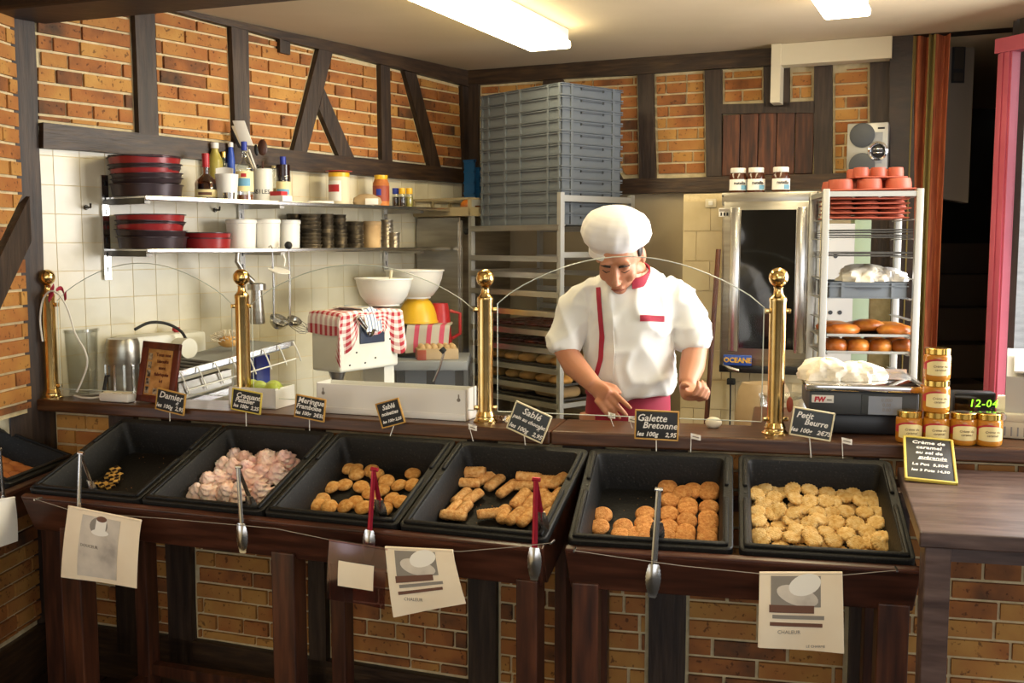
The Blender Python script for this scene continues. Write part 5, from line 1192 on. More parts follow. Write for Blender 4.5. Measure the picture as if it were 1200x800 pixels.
# ================================================================ CRATE RACK
RK = T(.225, 4.72, 0) @ RZ(40)
rk = thing('crate_rack', 'grey steel tray rack carrying the tall stack of grey crates', 'rack', RK)
zr = 1.83
for x, y in ((-.03, -.03), (.43, -.03), (-.03, .63), (.43, .63)): obj('upright', MB().box(x-.012, x+.012, y-.012, y+.012, 0, zr), 'steel_paint', rk)
LV = [1.685, 1.541, 1.463, 1.377, 1.285, 1.195, 1.113, 1.022, .934, .862, .776, .69]
for z in LV:
    for x in (-.03, .43): obj('tray_rail', MB().box(x-.014, x+.014, -.03, .63, z-.026, z).box(x+(.014 if x < 0 else -.04), x+(.04 if x < 0 else -.014), -.02, .62, z-.004, z), 'steel', rk)
for y in (-.03, .63): obj('cross_rail', MB().box(-.03, .43, y-.01, y+.01, zr-.04, zr-.012), 'steel_paint', rk)
for z in (1.47, .5): obj('cross_rail', MB().box(-.03, .43, .62, .64, z-.02, z), 'steel', rk)
obj('cross_rail', MB().box(-.03, .43, -.036, -.024, 1.535, 1.56), 'steel_paint', rk)
obj('cross_rail', MB().box(-.03, .43, -.038, -.026, .84, .862), 'steel_paint', rk)
def crate_proto():
    c = thing('stacking_crate', 'x', 'crate', Matrix.Identity(4), 'grey crates in the tall stack'); h = .0525; X, Y = .40, .60
    obj('crate_shell', MB().box(.008, X-.008, .008, Y-.008, .002, .006).box(.008, X-.008, .008, .013, .002, h-.004).box(.008, X-.008, Y-.013, Y-.008, .002, h-.004).box(.008, .013, .008, Y-.008, .002, h-.004).box(X-.013, X-.008, .008, Y-.008, .002, h-.004), 'crate_grey', c)
    r = MB()
    for z0_, z1_ in ((h-.012, h-.008), (h-.003, h), (.0, .004)):
        r.box(0, X, 0, .012, z0_, z1_).box(0, X, Y-.012, Y, z0_, z1_).box(0, .012, .012, Y-.012, z0_, z1_).box(X-.012, X, .012, Y-.012, z0_, z1_)
    obj('crate_rim', r, 'crate_grey', c)
    for y in (.015, .09, .29, .40, .53, .58):
        obj('crate_rib', MB().box(.0005, .01, y, y+.012, .003, h-.003), 'crate_grey', c); obj('crate_rib', MB().box(X-.01, X-.0005, y, y+.012, .003, h-.003), 'crate_grey', c)
    for x in (.06, .33):
        obj('crate_rib', MB().box(x, x+.014, .0005, .01, .003, h-.003), 'crate_grey', c); obj('crate_rib', MB().box(x, x+.014, Y-.01, Y-.0005, .003, h-.003), 'crate_grey', c)
    for y in (.0, Y-.006): obj('crate_grip', MB().box(.13, .27, y+.001, y+.005, h-.021, h-.018).box(.126, .132, y, y+.006, h-.024, h-.014).box(.268, .274, y, y+.006, h-.024, h-.014), 'dark_plastic', c)
    return c
bpy.context.view_layer.update()
cproto = kids(crate_proto())
ordn = ['lowest', 'second', 'third', 'fourth', 'fifth', 'sixth', 'seventh', 'eighth', 'ninth', 'tenth', 'eleventh', 'twelfth and topmost']
for i in range(12):
    M = RK @ T(.0, .0, LV[0]+.0535*i) ; lab = 'grey shallow stacking crate, %s from the bottom of the tall stack' % ordn[i]
    if i == 0: cproto.matrix_world = M; cproto['label'] = lab
    else: copy_tree(cproto, M, lab)
# trays with pastry in the rack
def tray(z, label, M=RK, x0=-.012, x1=.412, y0=0, y1=.6, m='steel_dark', group='baking trays in the crate rack'):
    t = thing('baking_tray', label, 'tray', M @ T(0, 0, z), group)
    obj('tray_sheet', MB().box(x0, x1, y0, y1, .001, .003), m, t); obj('tray_edge', MB().box(x0, x1, y0, y0+.004, .001, .012).box(x0, x1, y1-.004, y1, .001, .012).box(x0, x0+.004, y0, y1, .001, .012).box(x1-.004, x1, y0, y1, .001, .012), m, t)
bun_me = MB().lathe([(.030, 0), (.046, .006), (.052, .018), (.045, .032), (.025, .042), (.001, .044)], 20).mesh('bread_bun'); bun_me.materials.append(MATS['bread'])
tart_me = MB().lathe([(.030, 0), (.040, .004), (.045, .016), (.041, .019), (.03, .017), (.001, .018)], 20).mesh('dark_tart'); tart_me.materials.append(MATS['tart_dark'])
loaf_me = MB().rbox(-.06, .06, -.10, .10, 0, .075, .03, seg=4).mesh('tin_loaf'); loaf_me.materials.append(MATS['loaf_pale'])
def place(me, name, M, label, cat, group): o = bpy.data.objects.new(name, me); COL.objects.link(o); o.matrix_world = M; return tag(o, label, cat, group)
for z, kind, lab in ((LV[5], 't', 'tray of dark glazed tarts just above another one in the crate rack'), (LV[6], 't', 'lower tray of dark glazed tarts in the crate rack'), (LV[7], 'b', 'upper tray of golden buns in the crate rack'), (LV[8], 'b', 'lower tray of golden buns in the crate rack'), (LV[9], 'l', 'tray with pale loaves in the crate rack')):
    tray(z, lab)
    if kind == 't':
        for i in range(4):
            for j in range(6): place(tart_me, 'dark_tart', RK @ T(.05+.1*i, .05+.1*j, z+.0032), 'dark glazed tart on the %s tart tray' % ('upper' if z == LV[5] else 'lower'), 'tart', 'tarts on the %s tray' % ('upper' if z == LV[5] else 'lower'))
    elif kind == 'b':
        for i in range(3):
            for j in range(5): place(bun_me, 'bread_bun', RK @ T(.07+.13*i+rg.uniform(-.01, .01), .06+.118*j+rg.uniform(-.01, .01), z+.0032) @ RZ(rg.uniform(0, 180)) @ S(1.15, .95, 1), 'golden bun on the %s bun tray' % ('upper' if z == LV[7] else 'lower'), 'bun', 'buns on the %s tray' % ('upper' if z == LV[7] else 'lower'))
    else:
        for i in range(2):
            for j in range(2): place(loaf_me, 'pale_loaf', RK @ T(.11+.19*i, .14+.28*j, z+.0032) @ S(1.2, 1.05, .75), 'pale tin loaf on the lowest laden tray of the crate rack', 'loaf', 'pale loaves in the rack')

# ================================================================ BACK RIGHT: TILED PIER, OVEN, RACK, HI-FI
YB = -20.0
P = atd(800, 300, 4.80); pier_M = T(P.x, 4.80, 0) @ RZ(YB)
def frame_x(M, x, y, yl=0.0):
    n = M.to_3x3() @ Vector((0, 1, 0)); q = M.inverted() @ onplane(x, y, M @ Vector((0, yl, 0)), n); return q.x, q.z
pw = frame_x(pier_M, 962, 300)[0]; pzt = frame_x(pier_M, 820, 227)[1]
pier = struct(obj('wall_oven_pier', MB().box(0, pw, .0, .20, 0, pzt), 'mortar')); pier.matrix_world = pier_M
tx, tz = .128, .138
tme = MB().box(.0015, tx-.0015, -.007, .003, .0015, tz-.0015).mesh('wall_tile'); tme.materials.append(MATS['tile_warm'])
thalf = MB().box(.0015, tx/2-.0015, -.007, .003, .0015, tz-.0015).mesh('wall_tile'); thalf.materials.append(MATS['tile_warm'])
for j in range(int(pzt/tz)):
    x = 0
    if j % 2: o = link('wall_tile', thalf, None, pier); o.location = (0, 0, j*tz); x = tx/2
    while x+tx <= pw+.001: o = link('wall_tile', tme, None, pier); o.location = (x, 0, j*tz); x += tx
a = frame_x(pier_M, 827, 243); b = frame_x(pier_M, 840, 233)
t = thing('light_switch', 'small cream switch plate on the tiled pier', 'switch', pier_M @ T((a[0]+b[0])/2, -.008, (a[1]+b[1])/2)); w_, h_ = (b[0]-a[0])/2, (b[1]-a[1])/2
obj('plate', MB().rbox(-w_, w_, -.008, 0, -h_, h_, .002), 'cream_paint', t); obj('rocker', MB().rbox(-w_*.4, w_*.4, -.012, -.006, -h_*.5, h_*.5, .001), 'white_plastic', t)
# oven mounted on the pier
P = atd(843, 430, 4.50); OV = T(P.x, 4.50, P.z) @ RZ(YB)
ow = frame_x(OV, 956, 330)[0]; oh = frame_x(OV, 845, 226)[1]-0.0
ov = thing('convection_oven', 'steel convection oven with a dark glass door above the tiled pier base', 'oven', OV)
zf = lambda y, x=900: frame_x(OV, x, y)[1]
xf = lambda x, y=330: frame_x(OV, x, y)[0]
obj('oven_body', MB().rbox(0, ow, .0, .22, 0, oh, .006), 'steel', ov)
d = obj('oven_door', MB().rbox(.01, ow-.02, -.03, -.0, zf(414)-.02, zf(236), .004), 'steel', ov)
obj('door_glass', MB().box(xf(868), xf(932), -.034, -.029, zf(408), zf(246)), 'glass_smoke', d)
obj('door_stile', MB().rbox(xf(856), xf(867), -.040, -.028, zf(412), zf(243), .003), 'steel_bright', d); obj('door_stile', MB().rbox(xf(933), xf(944), -.040, -.028, zf(412), zf(243), .003), 'steel_bright', d)
obj('door_hinge_strip', MB().rbox(xf(946), xf(953), -.036, 0, zf(412), zf(232), .003), 'steel_dark', ov)
for k in range(7): obj('hinge_catch', MB().rbox(xf(946.5), xf(952.5), -.042, -.034, zf(395-22*k), zf(386-22*k), .002), 'steel_bright', ov)
obj('top_panel', MB().rbox(0, ow, -.025, .0, zf(240), oh, .004), 'steel', ov)
obj('oven_base', MB().rbox(0, ow, -.012, .2, -.02, .012, .003), 'black_plastic', ov)
pl_ = obj('maker_plate', MB().rbox(xf(851), xf(884), -.036, -.028, zf(427, 865), zf(415, 865), .002), 'blue_plastic', ov)
obj('lettering', text_mb('OCEANE', .030, T((xf(851)+xf(884))/2, -.0365, zf(423.5, 865)) @ RX(90), 0, .0008, bold=.001), 'yellow_plastic', pl_)
st_ = obj('sticker', MB().rbox(xf(842), xf(855), -.030, -.025, zf(254, 848), zf(244, 848), .001), 'label_white', ov); obj('sticker_band', MB().box(xf(842.5), xf(854.5), -.0305, -.0295, zf(248, 848), zf(245, 848)), 'ink_grey', st_)
for k in range(3): obj('sticker_mark', MB().box(xf(844+3.5*k), xf(846+3.5*k), -.0305, -.0295, zf(253, 848), zf(249, 848)), 'ink_black', st_)
for x, y in ((846, 230), (846, 327)): obj('rivet', MB().ball((xf(x), -.026, zf(y, x)), .004, 8, 6), 'black_plastic', ov)
obj('drain_tap', MB().tube([(.02, -.02, .015), (.05, -.03, .0), (.09, -.03, -.01)], .010, 10), 'steel_bright', ov)
cb = thing('power_cable', 'black cable with an in-line box hanging below the oven', 'cable', pier_M)
c0 = frame_x(pier_M, 856, 432, -.02); c1 = frame_x(pier_M, 855, 510, -.02)
obj('wire', MB().tube([(c0[0], -.02, c0[1]), (c0[0]+.003, -.02, (c0[1]+c1[1])/2), (c1[0], -.02, c1[1])], .004, 8), 'rubber_black', cb); bx_ = frame_x(pier_M, 856.5, 447, -.03); obj('junction_box', MB().rbox(bx_[0]-.018, bx_[0]+.018, -.04, -.01, bx_[1]-.014, bx_[1]+.014, .003), 'rubber_black', cb)
# leaning stick
p0, p1 = atd(826, 520, 4.42), atd(842, 292, 4.46); dv = (p0-p1).normalized(); kf = -(p0.z-.01)/dv.z
t = thing('broom_stick', 'thin brown wooden broom leaning beside the oven', 'broom', T(p0+dv*kf)); tp = p1-(p0+dv*kf)
obj('stick', MB().tube([tp*.08, tp], .011, 10), 'wood_shutter', t); obj('broom_head', MB().rbox(-.12, .12, -.025, .025, .0, .10, .01), 'cardboard', t)
# flour sack and plastic bag on a low crate
p = atd(893, 520, 4.22); zt_ = .62
t = thing('low_stand', 'low wooden stand under the flour sack behind the counter', 'stand', T(p.x, 4.25, 0)); obj('stand_top', MB().box(-.19, .17, -.13, .13, zt_-.03, zt_), 'wood_leg', t)
for x in (-.16, .14):
    for y in (-.1, .1): obj('leg', MB().box(x-.02, x+.02, y-.02, y+.02, 0, zt_-.03), 'wood_leg', t)
p = atd(897, 450, 4.25); hh = p.z-zt_
tag(obj('flour_sack', MB().lathe([(.10, 0), (.12, .03), (.115, hh*.7), (.105, hh*.9), (.09, hh), (.05, hh*.97), (.001, hh*.95)], 24, M=T(p.x, 4.28, zt_+.001) @ S(1, .7, 1), rf=lambda a, i: 1+.05*math.sin(4*a+i)), 'cardboard'), 'brown paper flour sack standing below the oven', 'sack')
p = atd(920, 462, 4.16); hh = p.z-zt_
tag(obj('plastic_bag', MB().lathe([(.08, 0), (.105, .04), (.11, hh*.55), (.09, hh*.85), (.10, hh), (.06, hh*.96), (.001, hh*.9)], 26, M=T(p.x, 4.16, zt_+.001) @ S(1.05, .65, 1), rf=lambda a, i: 1+.10*math.sin(5*a+2*i)+.05*math.sin(11*a-i)), 'tub_clear'), 'grey see-through plastic bag beside the flour sack', 'bag')

# chocolate spread jars on the oven
def spread_jar(x, label, yl):
    top_z = oh+.001; u = frame_x(OV, x, 210, yl)[0]; M = OV @ T(u, yl, top_z) @ RZ(-YB); t = thing('spread_jar', label, 'jar', M, 'chocolate spread jars on the oven'); r, h = .039, .108
    obj('glass_body', MB().lathe([(r*.92, 0), (r, .006), (r, h*.62), (r*.86, h*.74), (r*.8, h*.8)], 26, M=S(1, .8, 1)), 'choco_spread', t)
    obj('lid', MB().lathe([(r*.84, h*.8), (r*.86, h*.81), (r*.86, h*.98), (r*.8, h)], 26, M=S(1, .85, 1)), 'white_plastic', t)
    lb = obj('paper_label', MB().sheet(lambda a, b: (r*1.015*math.cos(-PI+.2+a*(PI-.4)), r*1.015*.8*math.sin(-PI+.2+a*(PI-.4)), h*(.10+.44*b)), 16, 3, .0006), 'label_white', t)
    obj('lettering', text_mb('nutella', .019, T(0, -r*.83, h*.33) @ RX(90), 0, .0006, bold=.0004), 'ink_black', lb); obj('label_print', MB().sheet(lambda a, b: (r*1.03*math.cos(-PI/2+.15+a*.75), r*1.03*.8*math.sin(-PI/2+.15+a*.75), h*(.12+.18*b)), 8, 2, .0005), 'label_blue', lb)
spread_jar(865, 'spread jar with a white lid standing on the oven, next to the pier', .06); spread_jar(886, 'spread jar with a white lid, the middle of three on the oven', .06); spread_jar(915, 'spread jar with a white lid set apart, nearest the tray rack', .06)

# ---- tray rack
P = atd(961, 470, 4.00); R2 = T(P.x, 4.00, 0) @ RZ(-8)
rw = frame_x(R2, 1074, 330)[0]; z2 = lambda y: frame_x(R2, 1017, y)[1]
rk2 = thing('tray_rack', 'pale aluminium tray rack with moulds, trays and brioches beside the curtain', 'rack', R2); rd = .34
for x in (.0, rw):
    for y in (.0, rd): obj('upright', MB().rbox(x-.013, x+.013, y-.013, y+.013, 0, z2(221), .002), 'steel_paint', rk2)
for y in (0, rd): obj('top_rail', MB().box(.013, rw-.013, y-.01, y+.01, z2(230), z2(224)), 'steel_paint', rk2)
for x in (.0, rw): obj('top_rail', MB().box(x-.01, x+.01, .013, rd-.013, z2(230), z2(224)), 'steel_paint', rk2)
LV2 = [256, 279, 301, 326, 350, 374, 395, 415, 440, 462, 490, 520]
for y in LV2:
    for x in (.013, rw-.013): obj('tray_rail', MB().box(x-.012, x+.012, .0, rd, z2(y)-.005, z2(y)-.002), 'steel_paint', rk2)
obj('base_rail', MB().box(0, rw, .0, .02, .12, .15), 'steel_paint', rk2)
def mould(M, w, dpt, label, up=True, k=3, m='mould_terracotta', hh=.030):
    t = thing('silicone_mould', label, 'mould', M, 'terracotta silicone moulds'); obj('mould_sheet', MB().rbox(0, w, 0, dpt, 0, .006, .003), m, t)
    for i in range(k):
        for j in range(2):
            r = min(w/k, dpt/2)*.46; obj('mould_cup', MB().lathe([(r, 0), (r*.98, hh*.6), (r*.9, hh), (r*.6, hh*1.03), (.001, hh)], 20, M=T(w*(i+.5)/k, dpt*(j+.5)/2, .004), closed=False), m, t)
for i in range(5):
    mould(R2 @ T(.025+rg.uniform(-.006, .006), .02, z2(256)+.001+.0185*i) @ RX(rg.uniform(-.4, .4)), rw-.05, .30, 'terracotta mould sheet, %s of the pile under the rack top' % ('lowest', 'second', 'third', 'fourth', 'uppermost')[i], hh=.011)
mould(R2 @ T(.012, .01, z2(224)+.002) @ RY(-1), rw-.02, .28, 'large terracotta mould with round cups lying on the rack top', hh=.042)
mould(R2 @ T(.115, .04, z2(224)+.054) @ RZ(4), .20, .20, 'smaller terracotta mould resting on the large one', hh=.038)
def sheets(y, k, label, gap=.006):
    for i in range(k):
        t = thing('baking_sheet', label % ('lowest', 'second', 'third', 'top')[i], 'baking sheet', R2 @ T(.016, .005, z2(y)+.002+gap*i) @ RY(rg.uniform(-.9, .3)*(i > 0)), 'thin baking sheets in the tray rack'); obj('sheet', MB().rbox(0, rw-.032, 0, rd-.02, 0, .0025, .001), 'steel_dark', t); obj('rim', MB().box(0, rw-.032, 0, .004, .0, .004), 'steel_dark', t)
sheets(279, 4, 'thin grey baking sheet in the upper pile, %s one', .009); sheets(301, 3, 'thin grey baking sheet in the lower pile, %s one', .007)
# grey crate with cloths
t = thing('grey_crate', 'single grey crate in the tray rack under white cloths', 'crate', R2 @ T(.018, .0, z2(350)+.001)); cw, ch = rw-.045, z2(331)-z2(350)
obj('crate_shell', MB().box(.006, cw-.006, .006, .31, 0, .005).box(.006, cw-.006, .006, .011, 0, ch).box(.006, cw-.006, .305, .31, 0, ch).box(.006, .011, .006, .31, 0, ch).box(cw-.011, cw-.006, .006, .31, 0, ch), 'crate_grey', t)
obj('crate_rim', MB().box(0, cw, 0, .012, ch-.004, ch).box(0, cw, 0, .012, ch-.018, ch-.014).box(0, cw, 0, .012, 0, .004).box(0, .012, 0, .316, ch-.004, ch).box(cw-.012, cw, 0, .316, ch-.004, ch).box(0, cw, .304, .316, ch-.004, ch), 'crate_grey', t)
for x in (.05, cw-.065): obj('crate_rib', MB().box(x, x+.012, .0, .01, .002, ch-.002), 'crate_grey', t)
obj('crate_grip', MB().box(cw*.36, cw*.66, -.001, .004, ch-.026, ch-.022), 'dark_plastic', t)
def lump(name, M, rx, ry, rz, m, label, cat, seed, k=.16, th=0):
    q = random.Random(seed); n1, n2, n3 = [q.uniform(0, 6) for _ in range(3)]; nu, nv = 40, 18; mb = MB(); vs = []
    prof = []
    for i in range(nv+1):
        b_ = PI/2*i/nv
        for j in range(nu):
            a_ = 2*PI*j/nu; f_ = 1+k*math.sin(3*a_+n1+b_*2)+k*.6*math.sin(7*a_+n2-3*b_)+k*.5*math.sin(13*a_+5*b_+n3)+k*.45*abs(math.sin(9*a_-8*b_+n1))+q.uniform(-.03, .03)
            vs.append((rx*math.cos(a_)*math.cos(b_)**.7*f_, ry*math.sin(a_)*math.cos(b_)**.7*f_, rz*math.sin(b_)**.8*(1+k*math.sin(4*a_+n2)*.5)))
    fs = [[i*nu+j, i*nu+(j+1) % nu, (i+1)*nu+(j+1) % nu, (i+1)*nu+j] for i in range(nv) for j in range(nu)]+[list(range(nu))[::-1]]
    mb.add(vs, fs, M, True); return tag(obj(name, mb, m), label, cat)
lump('white_cloth', R2 @ T(rw*.52, .14, z2(331)+.001), .10, .10, .065, 'paper_bag', 'crumpled white cloths heaped on the single grey crate', 'cloth', 4, .14)
lump('white_cloth', R2 @ T(rw*.74, .12, z2(331)+.003), .07, .09, .05, 'cloth_white', 'smaller crumpled cloth at the end of the grey crate', 'cloth', 9, .18)
# brioches on two trays
bri_me = MB().lathe([(.05, 0), (.066, .008), (.07, .022), (.055, .036), (.03, .043), (.001, .044)], 22, rf=lambda a, i: 1+.05*math.sin(6*a+i)).mesh('brioche'); bri_me.materials.append(MATS['brioche'])
bri2 = MB().lathe([(.034, 0), (.044, .008), (.047, .026), (.038, .044), (.02, .052), (.001, .053)], 20).mesh('small_brioche'); bri2.materials.append(MATS['brioche'])
for y, lab in ((395, 'tray of flat brioches in the tray rack'), (415, 'lower tray of small round brioches in the tray rack')): tray(z2(y), lab, R2, .016, rw-.016, 0, rd-.04, 'steel_paint', 'brioche trays in the tray rack')
for i, (x, y) in enumerate(((.09, .09), (.20, .16), (.29, .08), (.08, .22), (.19, .24), (.29, .20))): place(bri_me, 'flat_brioche', R2 @ T(x, y, z2(395)+.0035+(.012 if i == 1 else 0)) @ RZ(40*i), 'glazed flat brioche on the upper brioche tray', 'brioche', 'flat brioches on the tray')
for i in range(4):
    for j in range(2): place(bri2, 'small_brioche', R2 @ T(.065+.085*i, .07+.13*j, z2(415)+.0035) @ RZ(31*i), 'dark small round brioche on the lower brioche tray', 'brioche', 'small brioches on the tray')
# things seen through the rack: white panel with hole pattern, green post
p0, p1 = atd(966, 262, 4.72), atd(997, 372, 4.72); t = thing('drilled_board', 'white drilled board standing behind the tray rack', 'board', T((p0.x+p1.x)/2, 4.70, 0)); w_ = (p1.x-p0.x)/2
obj('panel_sheet', MB().box(-w_, w_, 0, .015, 0, p0.z), 'register_grey', t)
for x, y in ((979, 345), (973, 366), (984, 366), (979, 300)): q = atd(x, y, 4.70); obj('panel_hole', MB().lathe([(.010, 0), (.010, .002)], 12, M=T(q.x-(p0.x+p1.x)/2, -.001, q.z) @ RX(90)), 'black_plastic', t)
p0, p1 = atd(1000, 262, 4.72), atd(1016, 380, 4.72); o = obj('green_post', MB().rbox(p0.x, p1.x, 4.70, 4.76, 0, p0.z+.02, .004), 'post_green'); tag(o, 'pale green upright post behind the tray rack', 'post')

# ---- hi-fi speaker on the beam
a = WBK.uv(992, 206, .16); b = WBK.uv(1042, 144, .16); zbm_ = zd
sp = thing('loudspeaker', 'silver loudspeaker with two black cones on the timber beam', 'speaker', basis(WBK.a, -WBK.n, Vector((0, 0, 1)), WBK.at(a[0], zd+.002, .19)))
sw, shh = b[0]-a[0], b[1]-zd; sx_ = lambda x, y: (WBK.uv(x, y, .19)[0]-a[0], WBK.uv(x, y, .19)[1]-zd-.002)
obj('speaker_cabinet', MB().rbox(0, sw, 0, .13, 0, shh, .006), 'steel_paint', sp)
def cone(x, y, r, m, nm='speaker_cone'): c = sx_(x, y); return obj(nm, MB().lathe([(r, 0), (r, .010), (r*.8, .014), (r*.3, .012), (.001, .014)], 28, M=T(c[0], 0, c[1]) @ RX(90)), m, sp)
sr = mpp(sp.matrix_world.translation)
cone(1010.5, 158.5, 14*sr, 'dark_plastic'); cone(1010, 194, 14.5*sr, 'dark_plastic')
tw_ = sx_(1029, 177); obj('tweeter_plate', MB().rbox(tw_[0]-.028, tw_[0]+.018, -.006, 0, tw_[1]-.055, tw_[1]+.085, .004), 'grey_plastic', sp)
tw2 = obj('tweeter_ring', MB().lathe([(11*sr, .005), (11*sr, .016), (9*sr, .020), (7.5*sr, .014), (7.5*sr, .005)], 28, M=T(tw_[0], 0, tw_[1]) @ RX(90), closed=False), 'chrome', sp); obj('tweeter_dome', MB().lathe([(7.5*sr, .006), (5*sr, .013), (.001, .015)], 22, M=T(tw_[0], 0, tw_[1]) @ RX(90), closed=False), 'black_plastic', tw2)
for k in (-1, 1): obj('tweeter_bar', MB().rbox(tw_[0]-5*sr, tw_[0]+5*sr, -.019, -.015, tw_[1]+k*2.2*sr-.002, tw_[1]+k*2.2*sr+.002, .001), 'chrome', tw2)
bdg = sx_(1032, 150); obj('badge', MB().box(bdg[0]-.012, bdg[0]+.018, -.002, 0, bdg[1]-.004, bdg[1]+.004), 'ink_black', sp)

# ---- curtain in the passage opening
CU = Wall((0, 0), (.918, -.396), (-.4, -.92)); c0 = atd(1071, 40, 4.78); CU = Wall((c0.x, c0.y), (.918, -.396), (-.4, -.92)); cwid = CU.uv(1113, 60)[0]; ctop = CU.uv(1090, 37)[1]
cu = thing('door_curtain', 'rust red and gold curtain hanging beside the dark staircase', 'curtain', CU.M(0, 0, 0))
def fold(s0, s1, amp, ph, dep): return lambda u, v: Vector(((s0+(s1-s0)*u)*cwid*(1-.04*math.sin(PI*v)), dep+amp*math.sin(ph+u*6), ctop-.02-(ctop-.05)*v))
obj('curtain_cloth', MB().sheet(fold(.06, .46, .030, 0, .0), 22, 12, .003), 'curtain_red', cu); obj('curtain_cloth', MB().sheet(fold(.60, 1.0, .030, 1, .01), 22, 12, .003), 'curtain_red', cu)
obj('curtain_lining', MB().sheet(fold(.44, .62, .018, 2.0, .035), 14, 12, .003), 'curtain_gold', cu); obj('curtain_lining', MB().sheet(fold(.0, .07, .01, 0, .03), 8, 12, .003), 'curtain_gold', cu)
obj('curtain_rod', MB().tube([(-.02, .0, ctop), (cwid+.05, .0, ctop)], .010, 10), 'timber_dark', cu)

# ================================================================ ON THE RIGHT LEDGE
# weighing scale
SY = .10
sxz = lambda x, y, yl=SY: ux(UR, x, y, yl)
x0, zt0_ = sxz(948, 456); x1, _ = sxz(1078, 456); _, zmid = sxz(1010, 487); zplat = sxz(1010, 445, SY)[1]
sc = thing('weighing_scale', 'dark shop weighing scale with a steel platform and two displays', 'scale', UR @ T(x0, SY, LZ+.001)); sw = x1-x0; zz = lambda z: z-LZ-.001
obj('scale_base', MB().rbox(.02, sw-.02, .03, .28, 0, zz(zmid), .01), 'black_plastic', sc)
for x in (.05, sw-.05):
    for y in (.06, .25): obj('foot', MB().lathe([(.014, -.0005), (.014, .006)], 14, M=T(x, y, 0)), 'rubber_black', sc)
obj('scale_housing', MB().rbox(0, sw, 0, .29, zz(zmid), zz(zt0_)-.004, .008), 'dark_plastic', sc)
obj('display_panel', MB().rbox(sw*.48, sw-.006, -.003, .003, zz(zmid)+.006, zz(zt0_)-.010, .002), 'slate_grey', sc)
l0, l1 = sxz(1017, 485), sxz(1057, 465); lc = obj('lcd_window', MB().box(l0[0]-x0, l1[0]-x0, -.005, -.002, zz(l0[1]), zz(l1[1])), 'lcd', sc)
for k, tx_ in enumerate(('0.000', '0.00', '0.00')): obj('lettering', text_mb(tx_, .014, T((l0[0]+l1[0])/2-x0+.004, -.0055, zz(l1[1])-.015-.0145*k) @ RX(90), .1, .0003), 'ink_grey', lc)
b0, b1 = sxz(951, 471), sxz(977, 463); bd_ = obj('brand_badge', MB().rbox(b0[0]-x0, b1[0]-x0, -.006, -.001, zz(b0[1]), zz(b1[1]), .001), 'label_white', sc); obj('lettering', text_mb('FW', .020, T(b0[0]-x0+.022, -.0065, zz(b0[1])+.0035) @ RX(90), .15, .0004, bold=.0012), 'ink_red', bd_); obj('badge_mark', MB().box(b0[0]-x0+.043, b0[0]-x0+.057, -.0068, -.006, zz(b0[1])+.007, zz(b0[1])+.011), 'ink_grey', bd_)
zp = zz(sxz(1010, 452)[1])
obj('platform', MB().rbox(-.012, sw+.014, -.012, .31, zz(zt0_)-.003, zp+.004, .006), 'chrome', sc); obj('platform_lip', MB().box(-.008, sw+.010, .29, .305, zp+.004, zp+.018), 'steel_bright', sc); obj('platform_lip', MB().box(sw-.0, sw+.010, -.008, .30, zp+.004, zp+.010), 'steel_bright', sc)
Mz = UR @ T(x0, SY, LZ+.001+zp+.005)
lump('bread_bag', Mz @ T(.055, .11, 0), .075, .07, .062, 'paper_bag', 'crumpled white paper bag on the scale platform, the bulkier of two', 'bag', 12, .12); lump('bread_bag', Mz @ T(.150, .12, 0), .075, .065, .052, 'paper_bag', 'flatter crumpled paper bag lying next to the bulky one on the scale', 'bag', 21, .12)
cx_, cz_ = sxz(928, 472, .14); t = thing('wooden_clip', 'small orange clip with a red bead beside the scale', 'clip', UR @ T(cx_, .14, LZ+.001)); obj('clip_stem', MB().tube([(0, 0, 0), (.004, 0, .05)], .004, 8), 'wood_leg', t); obj('clip_leaf', MB().ball((-.006, 0, .082), (.010, .004, .024), 12, 8, M=None), 'mould_terracotta', t); obj('clip_bead', MB().ball((.014, 0, .064), .007, 10, 8), 'red_plastic', t)
# caramel jars
def caramel(x, label, k=0, yl=.045):
    a_, _ = ux(UR, x, 505-36*k, yl); r, h = .0365, .0905
    t = thing('caramel_jar', label, 'jar', UR @ T(a_, yl, LZ+.001+k*.0912), 'jars of caramel cream')
    obj('jar_glass', MB().lathe([(r*.9, 0), (r*.98, .004), (r, .012), (r, h*.72), (r*.95, h*.79), (r*.86, h*.82)], 30), 'caramel', t)
    obj('jar_lid', MB().lathe([(r*.93, h*.815), (r*.95, h*.82), (r*.95, h*.985), (r*.9, h), (.001, h*.99)], 30, closed=False), 'lid_gold', t)
    a0, a1 = -2.75, -.55
    lb = obj('paper_label', MB().sheet(lambda u, v: (r*1.012*math.cos(a0+.2+(a1-a0-.2)*u), r*1.012*math.sin(a0+.2+(a1-a0-.2)*u), h*(.16+.46*v*(1-.25*abs(2*u-1)**3)+.03*abs(2*u-1)**3)), 18, 4, .0006), 'label_cream', t)
    obj('label_band', MB().sheet(lambda u, v: (r*1.008*math.cos(a0-.25+(a1-a0+.25)*u), r*1.008*math.sin(a0-.25+(a1-a0+.25)*u), h*(.34+.34*v*(.55+.45*math.sin(PI*u)))), 18, 2, .0004), 'label_red', t)
    mb = MB(); text_mb('Crème de', .0095, T(.002, -r*1.03, h*.42) @ RX(90), .2, .0003, mb=mb); text_mb('caramel', .0095, T(.002, -r*1.03, h*.31) @ RX(90), .2, .0003, mb=mb); obj('lettering', mb, 'ink_brown', lb)
caramel(1065, 'caramel jar on the ledge next to the scale'); caramel(1096.5, 'caramel jar at the foot of the stack of three'); caramel(1097, 'caramel jar in the middle of the stack of three', 1); caramel(1098, 'caramel jar on top of the stack of three', 2)
caramel(1128.5, 'caramel jar standing right beside the stack of three, before the clock display'); caramel(1158.5, 'caramel jar at the end of the row beside the cash register')
